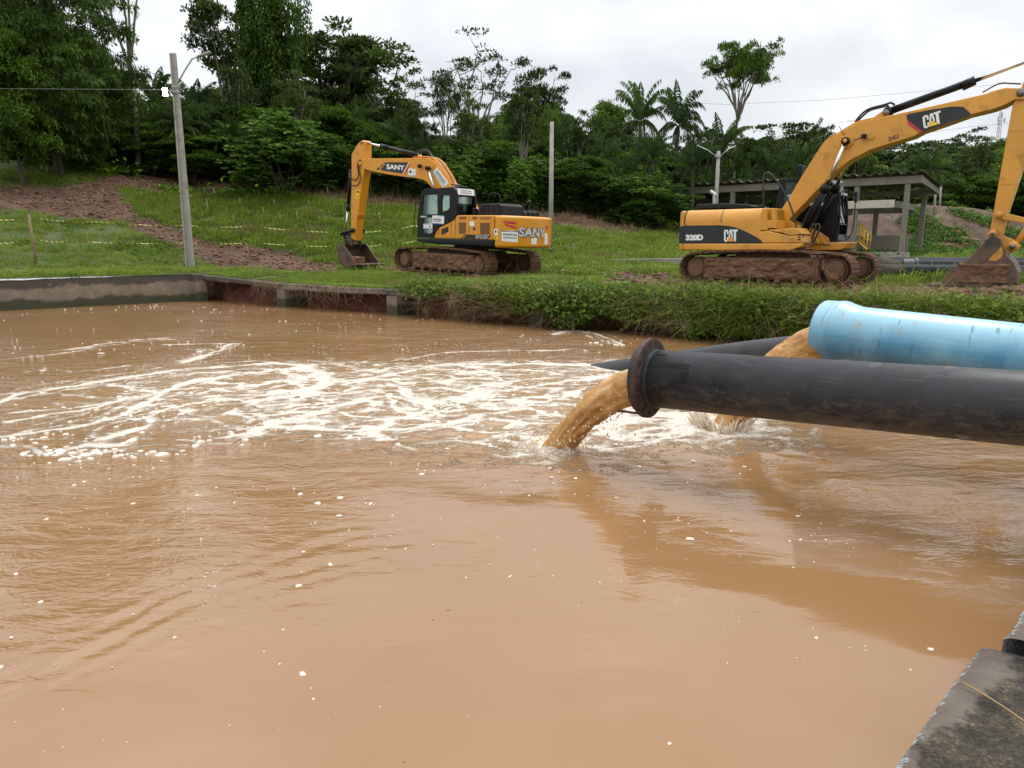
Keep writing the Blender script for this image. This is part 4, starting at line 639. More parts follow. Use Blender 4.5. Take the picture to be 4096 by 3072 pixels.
for s in (4.95, 10.15, 15.3, 20.4, 25.5):
    P4 = [XY(s-.22, -.12), XY(s+.22, -.12), XY(s+.22, .75), XY(s-.22, .75)]
    build('pier', MB().plan([(p[0]-slab.location[0], p[1]-slab.location[1]) for p in P4], -1.2, edge_z(s)-.19), MT['wall'], slab, bevel=.02)
# eroded clay bank under the slab
claym = simple('wet_red_clay', (.20, .060, .028), .7, var=.45, vs=3, dirt=(.05, .025, .015), dirtamt=.2, ds=2.5, bmp=.9, bs=12)
us = axis([(-4, 28.3, .14)]); vv = np.linspace(0, 1, 12)
def bank(u, v):
    d = .95 - .55*(1-v)**1.4 + .22*float(fbm(u*.7, v*2.5, 4., 4)) + .10*float(vnoise(u*3, v*6)); x, y = XY(u, max(.12, d)); return (x, y, -.35 + v*(edge_z(u) + .22))
tag(ribbon(bank, us, vv, 'clay_bank', claym), 'eroded red clay bank under the slab edge', 'bank', kind='structure')

# near ledge where the photographer stands
def ledgemat():
    m, t, b = nmat('mossy_painted_ledge'); at = N(t, 'ShaderNodeAttribute', attribute_name='sd'); pos = at.outputs['Vector']; sp = N(t, 'ShaderNodeSeparateXYZ', {0: pos})
    d = ramp(t, math_(t, 'ADD', math_(t, 'MULTIPLY', noise(t, 9, 5, .7, vec=pos), .45), math_(t, 'MULTIPLY', noise(t, 95, 6, .8, vec=pos), .55)), [(.43, (.018, .014, .009)), (.50, (.060, .046, .028)), (.555, (.12, .092, .055)), (.61, (.30, .235, .145))])
    s_ = math_(t, 'SUBTRACT', sp.outputs[0], 28.0)
    wob = math_(t, 'MULTIPLY_ADD', noise(t, 7, 5, .65, vec=pos), .26, -.13)
    cem = math_(t, 'ADD', s_, wob); far = N(t, 'ShaderNodeMapRange', {0: sp.outputs[1], 1: -13.75, 2: -13.0, 3: .0, 4: .12}); cem = math_(t, 'SUBTRACT', cem, far.outputs[0])
    k = ramp(t, cem, [(.02, g3(1)), (.05, g3(0))])
    cc = ramp(t, noise(t, 9, 6, .6, vec=pos), [(.3, (.15, .115, .09)), (.7, (.27, .215, .17))]); c = mixc(t, k, d, cc)
    w2 = math_(t, 'MULTIPLY_ADD', noise(t, 30, 6, .7, vec=pos), .10, -.05); ed = ramp(t, math_(t, 'ADD', s_, w2), [(.004, g3(1)), (.012, g3(0))])
    ch = ramp(t, noise(t, 42, 5, .6, vec=pos), [(.46, g3(0)), (.5, g3(1))]); pc = ramp(t, noise(t, 60, 2, .5, vec=pos), [(.45, (.62, .66, .66)), (.6, (.25, .50, .62))])
    c = mixc(t, math_(t, 'MULTIPLY', ed, ch), c, pc); t.links.new(c, b.inputs['Base Color']); b.inputs['Roughness'].default_value = .85
    bump(t, b, noise(t, 60, 8, .8, vec=pos), 1., .022); return m
def ledge_block(s0, d0, d1, name, top):
    S = np.concatenate([[s0]*5, np.linspace(s0+.012, s0+2.5, 70)]); Z = np.concatenate([[-1.0, 0, .2, .38, top-.012], np.full(70, top)])
    Dd = axis([(d0, d1, .03)]) if d1-d0 < 5 else axis([(d0, d0+3, .04), (d0+3, d1, .5)])
    n = len(S); V = []; A_ = []
    for i, d in enumerate(Dd):
        chip = .02*fbm(d*6, S*0+s0, 2., 3)
        nz_ = fbm(S*7, S*0+d*7, 1., 4)*.008; s = S + np.where(Z > .3, np.minimum(chip, .01)*(S < s0+.1), 0)
        x, y = XY(s, d); V.append(np.stack([x, y, Z + np.where(S > s0+.02, nz_, np.where(Z > .4, chip*.5-.004, 0))], -1)); A_.append(np.stack([S - s0 + 28.0, S*0+d, Z], -1))
    V = np.array(V).reshape(-1, 3); A_ = np.array(A_).reshape(-1, 3); i = np.arange(len(Dd)-1)[:, None]*n+np.arange(n-1)[None]; F = np.stack([i, i+1, i+n+1, i+n], -1).reshape(-1, 4)
    e = (len(Dd)-1)*n; vb = len(V); cap = np.array([e + j for j in range(n)]); 
    low = V[cap].copy(); low[:, 2] = -1.0; V = np.vstack([V, low]); A_ = np.vstack([A_, A_[cap]]); F2 = np.stack([cap[:-1], cap[1:], vb+np.arange(1, n), vb+np.arange(n-1)], -1)
    o = link(name, npmesh(name, V, np.vstack([F, F2]), {'sd': ('FLOAT_VECTOR', 'POINT', A_)}, False), MT['ledge'], ledge); return o
MT['ledge'] = ledgemat()
ledge = empty('pool_ledge', label='mossy concrete ledge with chipped blue and white paint in the near right corner', cat='ledge')
ledge_block(28.0, -21.5, -12.94, 'ledge_slab', .50)
ledge_block(28.07, -12.93, 1.0, 'side_wall', .56)
def straw(p0, p1, p2, name, label):
    mb = MB(); pts = [Vector(p0)*(1-t)**2 + Vector(p1)*2*t*(1-t) + Vector(p2)*t*t for t in np.linspace(0, 1, 12)]; mb.tube(pts, [.0035*(1-.5*i/11) for i in range(12)], 5)
    return tag(build(name, mb, simple('dry_straw', (.34, .21, .09), .8), None, True), label, 'straw')
def lp(s, d, z=.512): x, y = XY(s, d); return (x, y, z)
straw(lp(28.03, -13.30, .515), lp(28.28, -13.42), lp(28.50, -13.72), 'straw_stalk', 'long dry straw curving across the mossy ledge from its painted edge')
straw(lp(28.32, -13.72), lp(28.5, -13.72, .52), lp(28.8, -13.95), 'straw_stalk', 'short dry straw lying lower on the mossy ledge')

# ---------------------------------------------------------------- water
J1 = np.array(PJ['j1']); J2 = np.array(PJ['j2'])
def polydist(x, y, P):
    dm = np.full(x.shape, 1e9)
    for a, b in zip(P[:-1], P[1:]):
        ex, ey = b[0]-a[0], b[1]-a[1]; t = np.clip(((x-a[0])*ex+(y-a[1])*ey)/(ex*ex+ey*ey+1e-9), 0, 1); dm = np.minimum(dm, np.hypot(x-a[0]-t*ex, y-a[1]-t*ey))
    return dm
def make_water():
    X = axis([(-34, -18, 1.), (-18, -8, .12), (-8, 5, .045), (5, 14, .12), (14, 16, 1)]); Y = axis([(-12, 1, .6), (1, 6.6, .05), (6.6, 13, .045), (13, 18, .08), (18, 30, .2)])
    x, y = np.meshgrid(X, Y)
    r1 = np.hypot(x-J1[0], y-J1[1]); r2 = np.hypot(x-J2[0], y-J2[1])
    wx = x + .5*fbm(x*.5, y*.5, 1, 3); wy = y + .5*fbm(x*.5, y*.5, 8, 3)
    # foam streaks
    st = np.zeros(x.shape)
    jx = x + .10*fbm(x*1.6, y*1.6, 4, 3) + .05*fbm(x*5, y*5, 4, 2); jy = y + .16*fbm(x*1.6, y*1.6, 12, 3) + .06*fbm(x*5, y*5, 14, 2)
    for P, w in DATA['foam']:
        P = np.array(P); lo, hi = P.min(0)-1.5, P.max(0)+1.5; mk_ = (x > lo[0]) & (x < hi[0]) & (y > lo[1]) & (y < hi[1])
        if not mk_.any(): continue
        dd = polydist(jx[mk_], jy[mk_], P); sc = .040*w*(y[mk_]/9.)**.9*(.35+1.1*np.clip(.5+1.1*fbm(x[mk_]*1.2, y[mk_]*1.2, 33., 2), 0, 1)); v = np.exp(-(dd/sc)**2*.5)
        st[mk_] = np.maximum(st[mk_], v*min(1.15, .75+.3*w))
    for ox, oy, sd_, am in ((.22, .16, 51., .8), (-.18, -.22, 67., .75), (.05, .42, 83., .6), (.3, -.35, 91., .55)):
        jx2 = x + ox + .30*fbm(x*1.1, y*1.1, sd_, 3) + .07*fbm(x*5, y*5, sd_+2, 2); jy2 = y + oy + .30*fbm(x*1.1, y*1.1, sd_+5, 3) + .07*fbm(x*5, y*5, sd_+9, 2)
        for P, w in DATA['foam']:
            if w < .85: continue
            P = np.array(P); lo, hi = P.min(0)-1.5, P.max(0)+1.5; mk_ = (x > lo[0]) & (x < hi[0]) & (y > lo[1]) & (y < hi[1])
            if not mk_.any(): continue
            dd = polydist(jx2[mk_], jy2[mk_], P); wv = .35+.9*np.clip(.5+vnoise(x[mk_]*1.3, y[mk_]*1.3, sd_), 0, 1); st[mk_] = np.maximum(st[mk_], am*np.exp(-(dd/(.022*wv*(y[mk_]/9.)**.9))**2*.5))
    # area of loose foam web
    def blob(cx, cy, rx, ry, rot=0):
        c, s_ = math.cos(rot), math.sin(rot); u = ((wx-cx)*c + (wy-cy)*s_)/rx; v = (-(wx-cx)*s_ + (wy-cy)*c)/ry; return np.exp(-(u*u+v*v)**1.3)
    web = np.clip(1.0*blob(0.1, 10.2, 3.0, 2.5) + .85*blob(-3.3, 10.6, 3.0, 2.3, .2) + .6*blob(1.6, 8.0, 2.2, 1.0) + .8*blob(2.3, 11.4, 1.6, 1.6) + .45*blob(-1.5, 8.3, 1.8, .7), 0, 1)
    web2 = np.clip(.55*blob(-6.4, 11.0, 2.6, 3.0) + .35*blob(-1, 14.5, 4.5, 2.2) + .3*blob(-6, 18, 6, 4.5), 0, 1)
    turb = np.clip(web + .6*web2 + 1.2*np.exp(-(r1/1.3)**2) + np.exp(-(r2/1.3)**2), 0, 1.4)
    h = .016*fbm(x*.45, y*.6, 2, 3)
    a1 = np.exp(-r1/2.6); h += .016*a1*np.sin(r1*4.4 + 2.6*fbm(x*.6, y*.6, 6, 2))*sstep(.1, .8, r1)*(.4+.6*sstep(-.3, .6, fbm(x*.7, y*.7, 15, 2)))
    a2 = np.exp(-r2/3.4); h += .019*a2*np.sin(r2*3.6 + 3.*fbm(x*.5, y*.5, 16, 2))*sstep(.1, .8, r2)
    h += turb*(.022*fbm(x*1.9, y*2.6, 3, 3) + .010*np.abs(fbm(x*6, y*8, 3, 2)))
    # a shear line curving to the lower left
    sh = polydist(x + .3*fbm(x*.8, y*.8, 3, 3), y + .3*fbm(x*.8, y*.8, 4, 3), np.array(PJ['shear'])); cal = np.exp(-(sh/.22)**2)
    h += np.exp(-(sh/.40)**2)*(.005*np.sin(sh*30+4*fbm(x*1.1, y*1.1, 8, 2))*sstep(-.5, .3, fbm(x*1.2, y*1.2, 18, 2)) + .009*fbm(x*2.2+y*2.5, y*10-x*5, 2, 3))
    # churned zone left of the shear line and right of the jets, calm pond in front
    rip = np.clip(sstep(2.6, 6.2, y - .18*x + 1.0*fbm(x*.35, y*.35, 7, 3)), 0, 1)
    rip = rip*(.35 + .65*sstep(-.25, .35, fbm(x*.45, y*.7, 21, 3)))
    rightz = sstep(.9, 2.2, x - .32*y + .4*fbm(x*.7, y*.7, 9, 3)); rip = np.clip(rip + 1.5*rightz*(.3+.7*sstep(-.2, .3, fbm(x*.9, y*1.4, 11, 3))), 0, 1.9)
    leftz = sstep(-.2, 1.6, -x - .35*(7-y) + .5*fbm(x*.6, y*.6, 19, 2))*sstep(2.9, 4.2, y - .2*x); rip = np.clip(rip*.8 + .6*leftz, 0, 1.9)
    bul = np.exp(-(r1/.38)**2)*.05*(.6+fbm(x*5, y*5, 1, 3)) + np.exp(-(r2/.45)**2)*.07*(.6+fbm(x*5, y*5, 2, 3)); h += bul
    for cx, cy, rr in ((-.45, 8.55, .16), (-1.5, 9.4, .22), (.7, 9.2, .2), (1.3, 10.1, .25)):
        h += .035*np.exp(-(((x-cx)/1.6)**2+(y-cy)**2)/rr**2)
    st = np.maximum(st, .95*np.exp(-((r1-.05)/.42)**2)*sstep(-.3, .3, fbm(x*4, y*4, 31, 3)+.2)); st = np.maximum(st, 1.0*np.exp(-(r2/.6)**2))
    s_, d_ = SD(x, y); rim = np.exp(-((d_+.12)/.10)**2)*(s_ > 12)*sstep(-.2, .5, fbm(x*1.5, y*1.5, 40, 2))*.8; rim = np.maximum(rim, np.exp(-((s_-.08)/.06)**2)*(s_ > 0)*.25); st = np.maximum(st, rim)
    V = np.stack([x, y, h], -1).reshape(-1, 3); n = len(X); i = np.arange(len(Y)-1)[:, None]*n+np.arange(n-1)[None]
    sm, dm_ = SD(x[:-1, :-1], y[:-1, :-1]); keep = (sm > -.8) & (sm < SR+.6) & (dm_ < 1.6) & (dm_ > DN-1.5)
    F = np.stack([i, i+1, i+n+1, i+n], -1)[keep]
    return npmesh('water', V, F, {'streak': ('FLOAT', 'POINT', st.ravel()), 'web': ('FLOAT', 'POINT', np.clip(web, 0, 1).ravel()), 'web2': ('FLOAT', 'POINT', web2.ravel()), 'rip': ('FLOAT', 'POINT', rip.ravel())}, True)
def watermat():
    m, t, b = nmat('muddy_water'); pos = t.nodes.new('ShaderNodeNewGeometry').outputs['Position']
    A = lambda n: N(t, 'ShaderNodeAttribute', attribute_name=n).outputs['Fac']
    st, wb, wb2, rip = A('streak'), A('web'), A('web2'), A('rip')
    # warped coordinates for the foam net
    nn = N(t, 'ShaderNodeTexNoise', {'Vector': pos, 'Scale': 1.3, 'Detail': 4}); sub = N(t, 'ShaderNodeVectorMath', {0: nn.outputs['Color'], 1: (.5, .5, .5)}, operation='SUBTRACT')
    sc = N(t, 'ShaderNodeVectorMath', {0: sub.outputs[0], 'Scale': .9}, operation='SCALE'); wp = N(t, 'ShaderNodeVectorMath', {0: pos, 1: sc.outputs[0]}, operation='ADD').outputs[0]
    wp = N(t, 'ShaderNodeMapping', {0: wp, 'Rotation': (0, 0, .35), 'Scale': (.75, 1.25, 0)}).outputs[0]
    def net(scale, w):
        v = N(t, 'ShaderNodeTexVoronoi', {'Vector': wp, 'Scale': scale}, feature='DISTANCE_TO_EDGE'); return ramp(t, v.outputs['Distance'], [(0, g3(1)), (w*.45, g3(.8)), (w, g3(0))])
    fine = noise(t, 26, 6, .7, vec=pos); med = noise(t, 3.2, 6, .65, vec=pos)
    n1, n2, n3 = net(1.1, .10), net(2.3, .12), net(5.2, .15)
    webv = math_(t, 'ADD', math_(t, 'MULTIPLY', n1, .62), math_(t, 'ADD', math_(t, 'MULTIPLY', n2, .50), math_(t, 'MULTIPLY', n3, .34)))
    webv = math_(t, 'MULTIPLY', math_(t, 'MULTIPLY', webv, math_(t, 'MULTIPLY_ADD', med, 2.6, -.28)), math_(t, 'POWER', wb, .7))
    a = math_(t, 'ADD', math_(t, 'MULTIPLY', st, .95), webv)
    # drifting specks
    v = N(t, 'ShaderNodeTexVoronoi', {'Vector': pos, 'Scale': 9., 'Randomness': 1.}); spk = ramp(t, v.outputs['Distance'], [(.16, g3(1)), (.26, g3(0))])
    spm = ramp(t, math_(t, 'MULTIPLY_ADD', noise(t, .9, 5, .7, vec=pos), 1.0, math_(t, 'MULTIPLY', wb2, .35)), [(.60, g3(0)), (.72, g3(1))]); spk = math_(t, 'MULTIPLY', math_(t, 'MULTIPLY', spk, spm), math_(t, 'MINIMUM', math_(t, 'MULTIPLY', math_(t, 'ADD', wb2, math_(t, 'MULTIPLY', wb, .5)), 3.), 1.))
    streaky = N(t, 'ShaderNodeMapping', {0: pos, 'Rotation': (0, 0, .12), 'Scale': (.45, 3.2, 1)}).outputs[0]
    thin = math_(t, 'MULTIPLY', ramp(t, noise(t, 1.9, 7, .7, vec=streaky), [(.58, g3(0)), (.68, g3(.65))]), math_(t, 'MINIMUM', math_(t, 'ADD', wb2, wb), 1.))
    a = math_(t, 'ADD', a, math_(t, 'MULTIPLY', spk, .9))
    a = math_(t, 'ADD', a, math_(t, 'MULTIPLY_ADD', fine, 1.1, -.60)); a = math_(t, 'ADD', a, math_(t, 'MULTIPLY_ADD', med, .7, -.38))
    foam = ramp(t, a, [(.20, g3(0)), (.37, g3(.32)), (.59, g3(.66)), (.92, g3(1))])
    foam = math_(t, 'MAXIMUM', foam, math_(t, 'MULTIPLY', thin, .55))
    # silt: slightly lighter aerated water near the jets, darker olive far pond
    base = mixc(t, ramp(t, noise(t, .35, 3, .5, vec=pos), [(.3, g3(0)), (.7, g3(1))]), (.238, .128, .055), (.272, .150, .068))
    base = mixc(t, math_(t, 'MULTIPLY', wb, .75), base, (.40, .250, .130))
    c = mixc(t, foam, base, mixc(t, foam, (.46, .33, .20), mixc(t, ramp(t, fine, [(.35, g3(0)), (.6, g3(1))]), (.52, .43, .33), (.76, .69, .60)))); t.links.new(c, b.inputs['Base Color'])
    r = mixc(t, foam, g3(.045), g3(.65)); t.links.new(r, b.inputs['Roughness']); b.inputs['IOR'].default_value = 1.56
    # ripples
    r1 = N(t, 'ShaderNodeMapping', {0: pos, 'Rotation': (0, 0, .25), 'Scale': (2.2, 5.2, 1)}).outputs[0]
    r2 = N(t, 'ShaderNodeMapping', {0: pos, 'Rotation': (0, 0, -.3), 'Scale': (9, 21, 1)}).outputs[0]
    r3 = N(t, 'ShaderNodeMapping', {0: pos, 'Rotation': (0, 0, .45), 'Scale': (.55, 1.1, 1)}).outputs[0]
    h1 = math_(t, 'MULTIPLY', noise(t, 1., 4, .6, vec=r1, dist=.5), math_(t, 'MULTIPLY', rip, .026))
    h2 = math_(t, 'MULTIPLY', noise(t, 1., 3, .6, vec=r2, dist=.4), math_(t, 'MULTIPLY', math_(t, 'POWER', rip, 2.2), .0052))
    h3 = math_(t, 'MULTIPLY', noise(t, 1., 2, .5, vec=r3), .022)
    hf = math_(t, 'MULTIPLY', foam, math_(t, 'MULTIPLY_ADD', fine, .03, .012))
    hh = math_(t, 'ADD', math_(t, 'ADD', h1, h2), math_(t, 'ADD', h3, hf))
    bn = N(t, 'ShaderNodeBump', {'Strength': 1., 'Distance': 1., 'Height': hh}); t.links.new(bn.outputs[0], b.inputs['Normal']); return m
water = link('water', make_water(), watermat()); tag(water, 'brown muddy pool water with swirling white foam', 'water', kind='structure')
# floating bubbles and foam lumps: low domes
def domes(P, name, mat, label, segs=8):
    V = []; F = []; k = 0; rg = np.random.default_rng(4)
    for x, y, r, hgt in P:
        a = np.arange(segs)/segs*2*np.pi; el = rg.uniform(.55, 1); ro = rg.uniform(0, 3.14)
        w = 1+.22*rg.standard_normal(segs)
        for q, z in ((1., -.004), (.72, hgt*.62)):
            u = np.cos(a)*r*q*w; v = np.sin(a)*r*q*w*el; V += list(zip(x+u*np.cos(ro)-v*np.sin(ro), y+u*np.sin(ro)+v*np.cos(ro), [z]*segs))
        V.append((x, y, hgt)); F += [(k+i, k+(i+1) % segs, k+segs+i) for i in range(segs)] + [(k+(i+1) % segs, k+segs+(i+1) % segs, k+segs+i) for i in range(segs)] + [(k+segs+i, k+segs+(i+1) % segs, k+2*segs) for i in range(segs)]
        k += 2*segs+1
    return tag(link(name, npmesh(name, V, F, None, True), mat), label, kind='stuff')
foamm = simple('bubbly_foam', (.72, .64, .55), .45, var=.2, vs=60, bmp=1., bs=90)
P_ = []; rg = np.random.default_rng(21)
while len(P_) < 620:                                  # scattered single bubbles on the calm foreground
    x, y = rg.uniform(-4.5, 2.5), rg.uniform(2.2, 6.8)
    if SD(x, y)[0] > 27.9: continue
    big = rg.uniform() < .20; r = rg.uniform(.008, .024)*(y/4)**.5 if big else rg.uniform(.003, .008)*(y/4); P_.append((x, y, r, r*.22))
domes(P_, 'foam_flecks', foamm, 'small white foam flecks on the calm near water')
P_ = []
for P, w in DATA['foam']:
    P = np.array(P)
    for a_, b_ in zip(P[:-1], P[1:]):
        for _ in range(int(np.hypot(*(b_-a_))*11*w)):
            t = rg.uniform(); x, y = a_+(b_-a_)*t + rg.normal(0, .12*w, 2)*np.array([1.3, .9]); r = abs(rg.normal(0, .018))+.007; P_.append((x, y, r, r*(.32 if y < 10.5 else .08)))
for _ in range(1300):
    x = rg.uniform(-15, 3.5); y = rg.uniform(11.5, 27) if rg.uniform() < .6 else rg.uniform(7.6, 12)
    if SD(x, y)[1] > -.1 or SD(x, y)[0] < .1 or fbm(x*.5, y*1.1, 2., 3) < -.02: continue
    r = rg.uniform(.008, .024)*(y/14)**.5; P_.append((x, y, r, r*.06))
for cx, cy, sp_, n_ in PJ['lumps']:
    for _ in range(int(n_*.6)):
        x, y = cx+rg.normal(0, sp_*1.2), cy+rg.normal(0, sp_*.7); r = abs(rg.normal(0, .022))+.008; P_.append((x, y, r, r*(.42 if y < 10.5 else .1)))
domes(P_, 'foam_bubbles', foamm, 'white bubbly foam lumps drifting in curving rows')

# ---------------------------------------------------------------- discharge pipes
def pipe_frame(name, a, b, **k):
    a, b = Vector(a), Vector(b); d = (b-a).normalized(); y = Vector((0, 0, 1)).cross(d).normalized(); z = d.cross(y)
    o = empty(name, a, **k); o.rotation_euler = Matrix((d, y, z)).transposed().to_euler(); return o, (b-a).length
pA, pB = [Vector(p) for p in PJ['near']]
pn, Ln = pipe_frame('black_pipe', pA, pA + (pB-pA)*2.1, label='large black plastic pipe with a flanged end pouring muddy water nearest the camera', cat='pipe')
mb = MB(); mb.ring((0, 0, 0), (Ln, 0, 0), .267, .241, 72); build('pipe_tube', mb, MT['hdpe'], pn, True)
mb = MB(); mb.ring((-.055, 0, 0), (.0, 0, 0), .326, .241, 64); mb.ring((0, 0, 0), (.10, 0, 0), .272, .26, 64); build('stub_collar', mb, MT['hdpe'], pn, bevel=.006)
mb = MB(); mb.ring((.0, 0, 0), (.045, 0, 0), .372, .29, 72); fl = build('backing_flange', mb, MT['rust'], pn, bevel=.004)
mb = MB(); mb.ring((.046, 0, 0), (.052, 0, 0), .362, .270, 72); build('flange_face', mb, simple('black_painted_flange', (.030, .022, .018), .6, var=.5, vs=10, dirt=(.11, .05, .035), dirtamt=.14, ds=9), pn)
hm = MB(); hm.tube([(.050, 0, 0), (.0545, 0, 0)], .021, 16); hmesh = hm.mesh('bolt_hole'); rm = MB(); rm.ring((.052, 0, 0), (.057, 0, 0), .024, .019, 16)
holem = simple('dark_bolt_hole', (.030, .010, .008), .8); hmesh.materials.append(holem)
for i in range(16):
    a = (i+.5)/16*2*math.pi; o = bpy.data.objects.new('bolt_hole', hmesh); COL.objects.link(o); o.parent = pn; o.location = (0, math.cos(a)*.323, math.sin(a)*.323)
mb = MB(); mb.tube([(.02, -.14, -.315), (-.24, -.14, -.31)], .011, 8); build('stud_bolt', mb, MT['rust'], pn, True)

bA, bB = [Vector(p) for p in PJ['blue']]
pb, Lb = pipe_frame('blue_pipe', bA, bA + (bB-bA)*2.6, label='mottled blue plastic pipe with a flared socket end pouring muddy water', cat='pipe')
mb = MB(); n = 72; prof = [(0, .318), (.02, .325), (.10, .326), (.15, .330), (.19, .336), (.23, .334), (.27, .318), (.36, .296), (.42, .292), (Lb, .292)]
vs = []; fs = []
for j, (u, r) in enumerate(prof): vs += [(u, r*math.cos(2*math.pi*k/n), r*math.sin(2*math.pi*k/n)) for k in range(n)]
m_ = len(prof)
for j, (u, r) in enumerate(((Lb, .272), (.40, .272), (0, .302))): vs += [(u, r*math.cos(2*math.pi*k/n), r*math.sin(2*math.pi*k/n)) for k in range(n)]
for j in range(m_+2):
    for k in range(n): fs.append((j*n+k, j*n+(k+1) % n, (j+1)*n+(k+1) % n, (j+1)*n+k))
for k in range(n): fs.append(((m_+2)*n+k, (m_+2)*n+(k+1) % n, (k+1) % n, k))
vs = [(x, y*(1+.008*math.sin(z*9+x)), z) for x, y, z in vs]
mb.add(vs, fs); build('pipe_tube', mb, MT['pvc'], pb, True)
blk = empty('support_block', (0, 0, 0), label='concrete block propping the blue pipe on the side wall', cat='block')
pc = bA + (bB-bA)*1.62; mbk = MB().box((pc.x, pc.y, (.46+pc.z-.29)/2), (.5, .5, max(.05, pc.z-.29-.46)), None); build('block_body', mbk, MT['concrete'], blk, bevel=.02)
tp = PJ['third']; mb = MB(); C_ = [Vector(p) for p in tp]
pts = []
for i in range(len(C_)-1):
    p0, p1, p2, p3 = C_[max(i-1, 0)], C_[i], C_[i+1], C_[min(i+2, len(C_)-1)]
    for t in np.linspace(0, 1, 10)[(1 if i else 0):]: pts.append(.5*((2*p1)+(-p0+p2)*t+(2*p0-5*p1+4*p2-p3)*t*t+(-p0+3*p1-3*p2+p3)*t**3))
mb.tube(pts, .25, 48); tag(build('half_sunk_pipe', mb, MT['hdpe'], None, True), 'black plastic pipe sloping into the water behind the flanged pipe', 'pipe')

# water jets
def jetmat():
    m, t, b = nmat('falling_muddy_water'); tc = t.nodes.new('ShaderNodeTexCoord'); 
    c = ramp(t, noise(t, 4.5, 7, .62, dist=1.0), [(.32, (.34, .155, .040)), (.50, (.50, .265, .085)), (.64, (.62, .38, .17)), (.74, (.80, .64, .46))]); t.links.new(c, b.inputs['Base Color'])
    b.inputs['Roughness'].default_value = .10; b.inputs['IOR'].default_value = 1.38; b.inputs['Subsurface Weight'].default_value = .25; b.inputs['Subsurface Scale'].default_value = .05; b.inputs['Subsurface Radius'].default_value = (1, .5, .2)
    bump(t, b, noise(t, 11, 5, .6, dist=1.5), .6, .025); return m
MT['jet'] = jetmat()
def jet(p0, d0, p1, r0, r1, name, label, seed):
    p0, p1 = np.array(p0, float), np.array(p1, float); n, m = 150, 72; T_ = np.linspace(0, 1, n); V = []
    tang0 = np.array(d0, float)
    hor = p1[:2]-p0[:2]
    P = np.stack([p0[0]+hor[0]*T_, p0[1]+hor[1]*T_, p0[2] + (p1[2]-p0[2])*(T_**1.95)], -1)
    tg = np.gradient(P, axis=0); tg /= np.linalg.norm(tg, axis=1)[:, None]
    side = np.cross(tg, [0, 0, 1]); side /= np.linalg.norm(side, axis=1)[:, None]; up = np.cross(side, tg)
    a = np.arange(m)/m*2*np.pi
    A_, TT = np.meshgrid(a, T_); ca, sa = np.cos(A_), np.sin(A_)
    L_ = np.linalg.norm(p1-p0)
    rr = (r0+(r1-r0)*TT)
    amp = .02 + .20*sstep(.1, .8, TT)
    nzv = fbm(ca*2.2+seed, sa*2.2, TT*L_*2.2, 4)*1.1 + .55*np.abs(fbm(ca*5+seed, sa*5, TT*L_*4, 4)) - .2*(1-np.abs(vnoise(ca*3, sa*3+seed, TT*L_*9)))
    lower = np.clip(-sa, 0, 1); low_r = lower*sstep(.25, 1, TT)*np.abs(fbm(ca*6, TT*9+seed, 2, 3))*.55
    rr = rr*(1 + amp*nzv*1.5 - low_r) * (1 - .0*TT)
    sq = 1 - .18*sstep(0, 1, TT)
    V = P[:, None] + side[:, None]*(ca*rr*sq)[..., None] + up[:, None]*(sa*rr)[..., None]
    V = V.reshape(-1, 3); i = np.arange(n-1)[:, None]*m; k = np.arange(m)[None]; F = np.stack([i+k, i+(k+1) % m, i+m+(k+1) % m, i+m+k], -1).reshape(-1, 4)
    o = link(name, npmesh(name, V, F, None, True), MT['jet']); tag(o, label, 'water jet')
    # droplets and ragged skirt
    rg = np.random.default_rng(seed); mb = MB(); Vd = []; Fd = []; kk = 0
    oct_ = np.array([(1, 0, 0), (-1, 0, 0), (0, 1, 0), (0, -1, 0), (0, 0, 1), (0, 0, -1)], float); of = [(0, 2, 4), (2, 1, 4), (1, 3, 4), (3, 0, 4), (2, 0, 5), (1, 2, 5), (3, 1, 5), (0, 3, 5)]
    for _ in range(900):
        u = rg.beta(3, 1.3); q = P[int(u*(n-1))]; 
        if rg.uniform() < .62: c = p1 + np.array([rg.normal(0, .22), rg.normal(0, .22), abs(rg.normal(0, .09))])
        else: c = q + side[int(u*(n-1))]*rg.normal(0, r0*.8) + np.array([0, 0, -abs(rg.normal(0, r0*1.0))])
        s = rg.uniform(.003, .012); 
        if c[2] < .0: continue
        Vd += list(c + oct_*s*np.array([1, 1, rg.uniform(1, 1.8)])); Fd += [(a_+kk, b_+kk, c_+kk) for a_, b_, c_ in of]; kk += 6
    d = link(name + '_spray', npmesh('spray', Vd, Fd, None, True), MT['splash']); tag(d, label.split(' ')[0] + ' spray of droplets round the foot of the ' + ('near' if seed == 5 else 'far') + ' jet', kind='stuff'); d.name = 'splash_spray'
    return P
MT['splash'] = simple('pale_splash', (.72, .58, .42), .25)
dirn = (pB-pA).normalized(); s0 = pA + dirn*.12
jet((s0.x, s0.y, s0.z-.055), -dirn, (J1[0], J1[1], -.06), .185, .135, 'water_jet', 'thick brown jet arching from the black flanged pipe into the pool', 5)
dirb = (bB-bA).normalized(); s1 = bA + dirb*.25
jet((s1.x, s1.y, s1.z-.06), -dirb, (J2[0], J2[1], -.08), .215, .15, 'water_jet', 'brown jet from the blue pipe, mostly hidden behind the black pipe', 9)
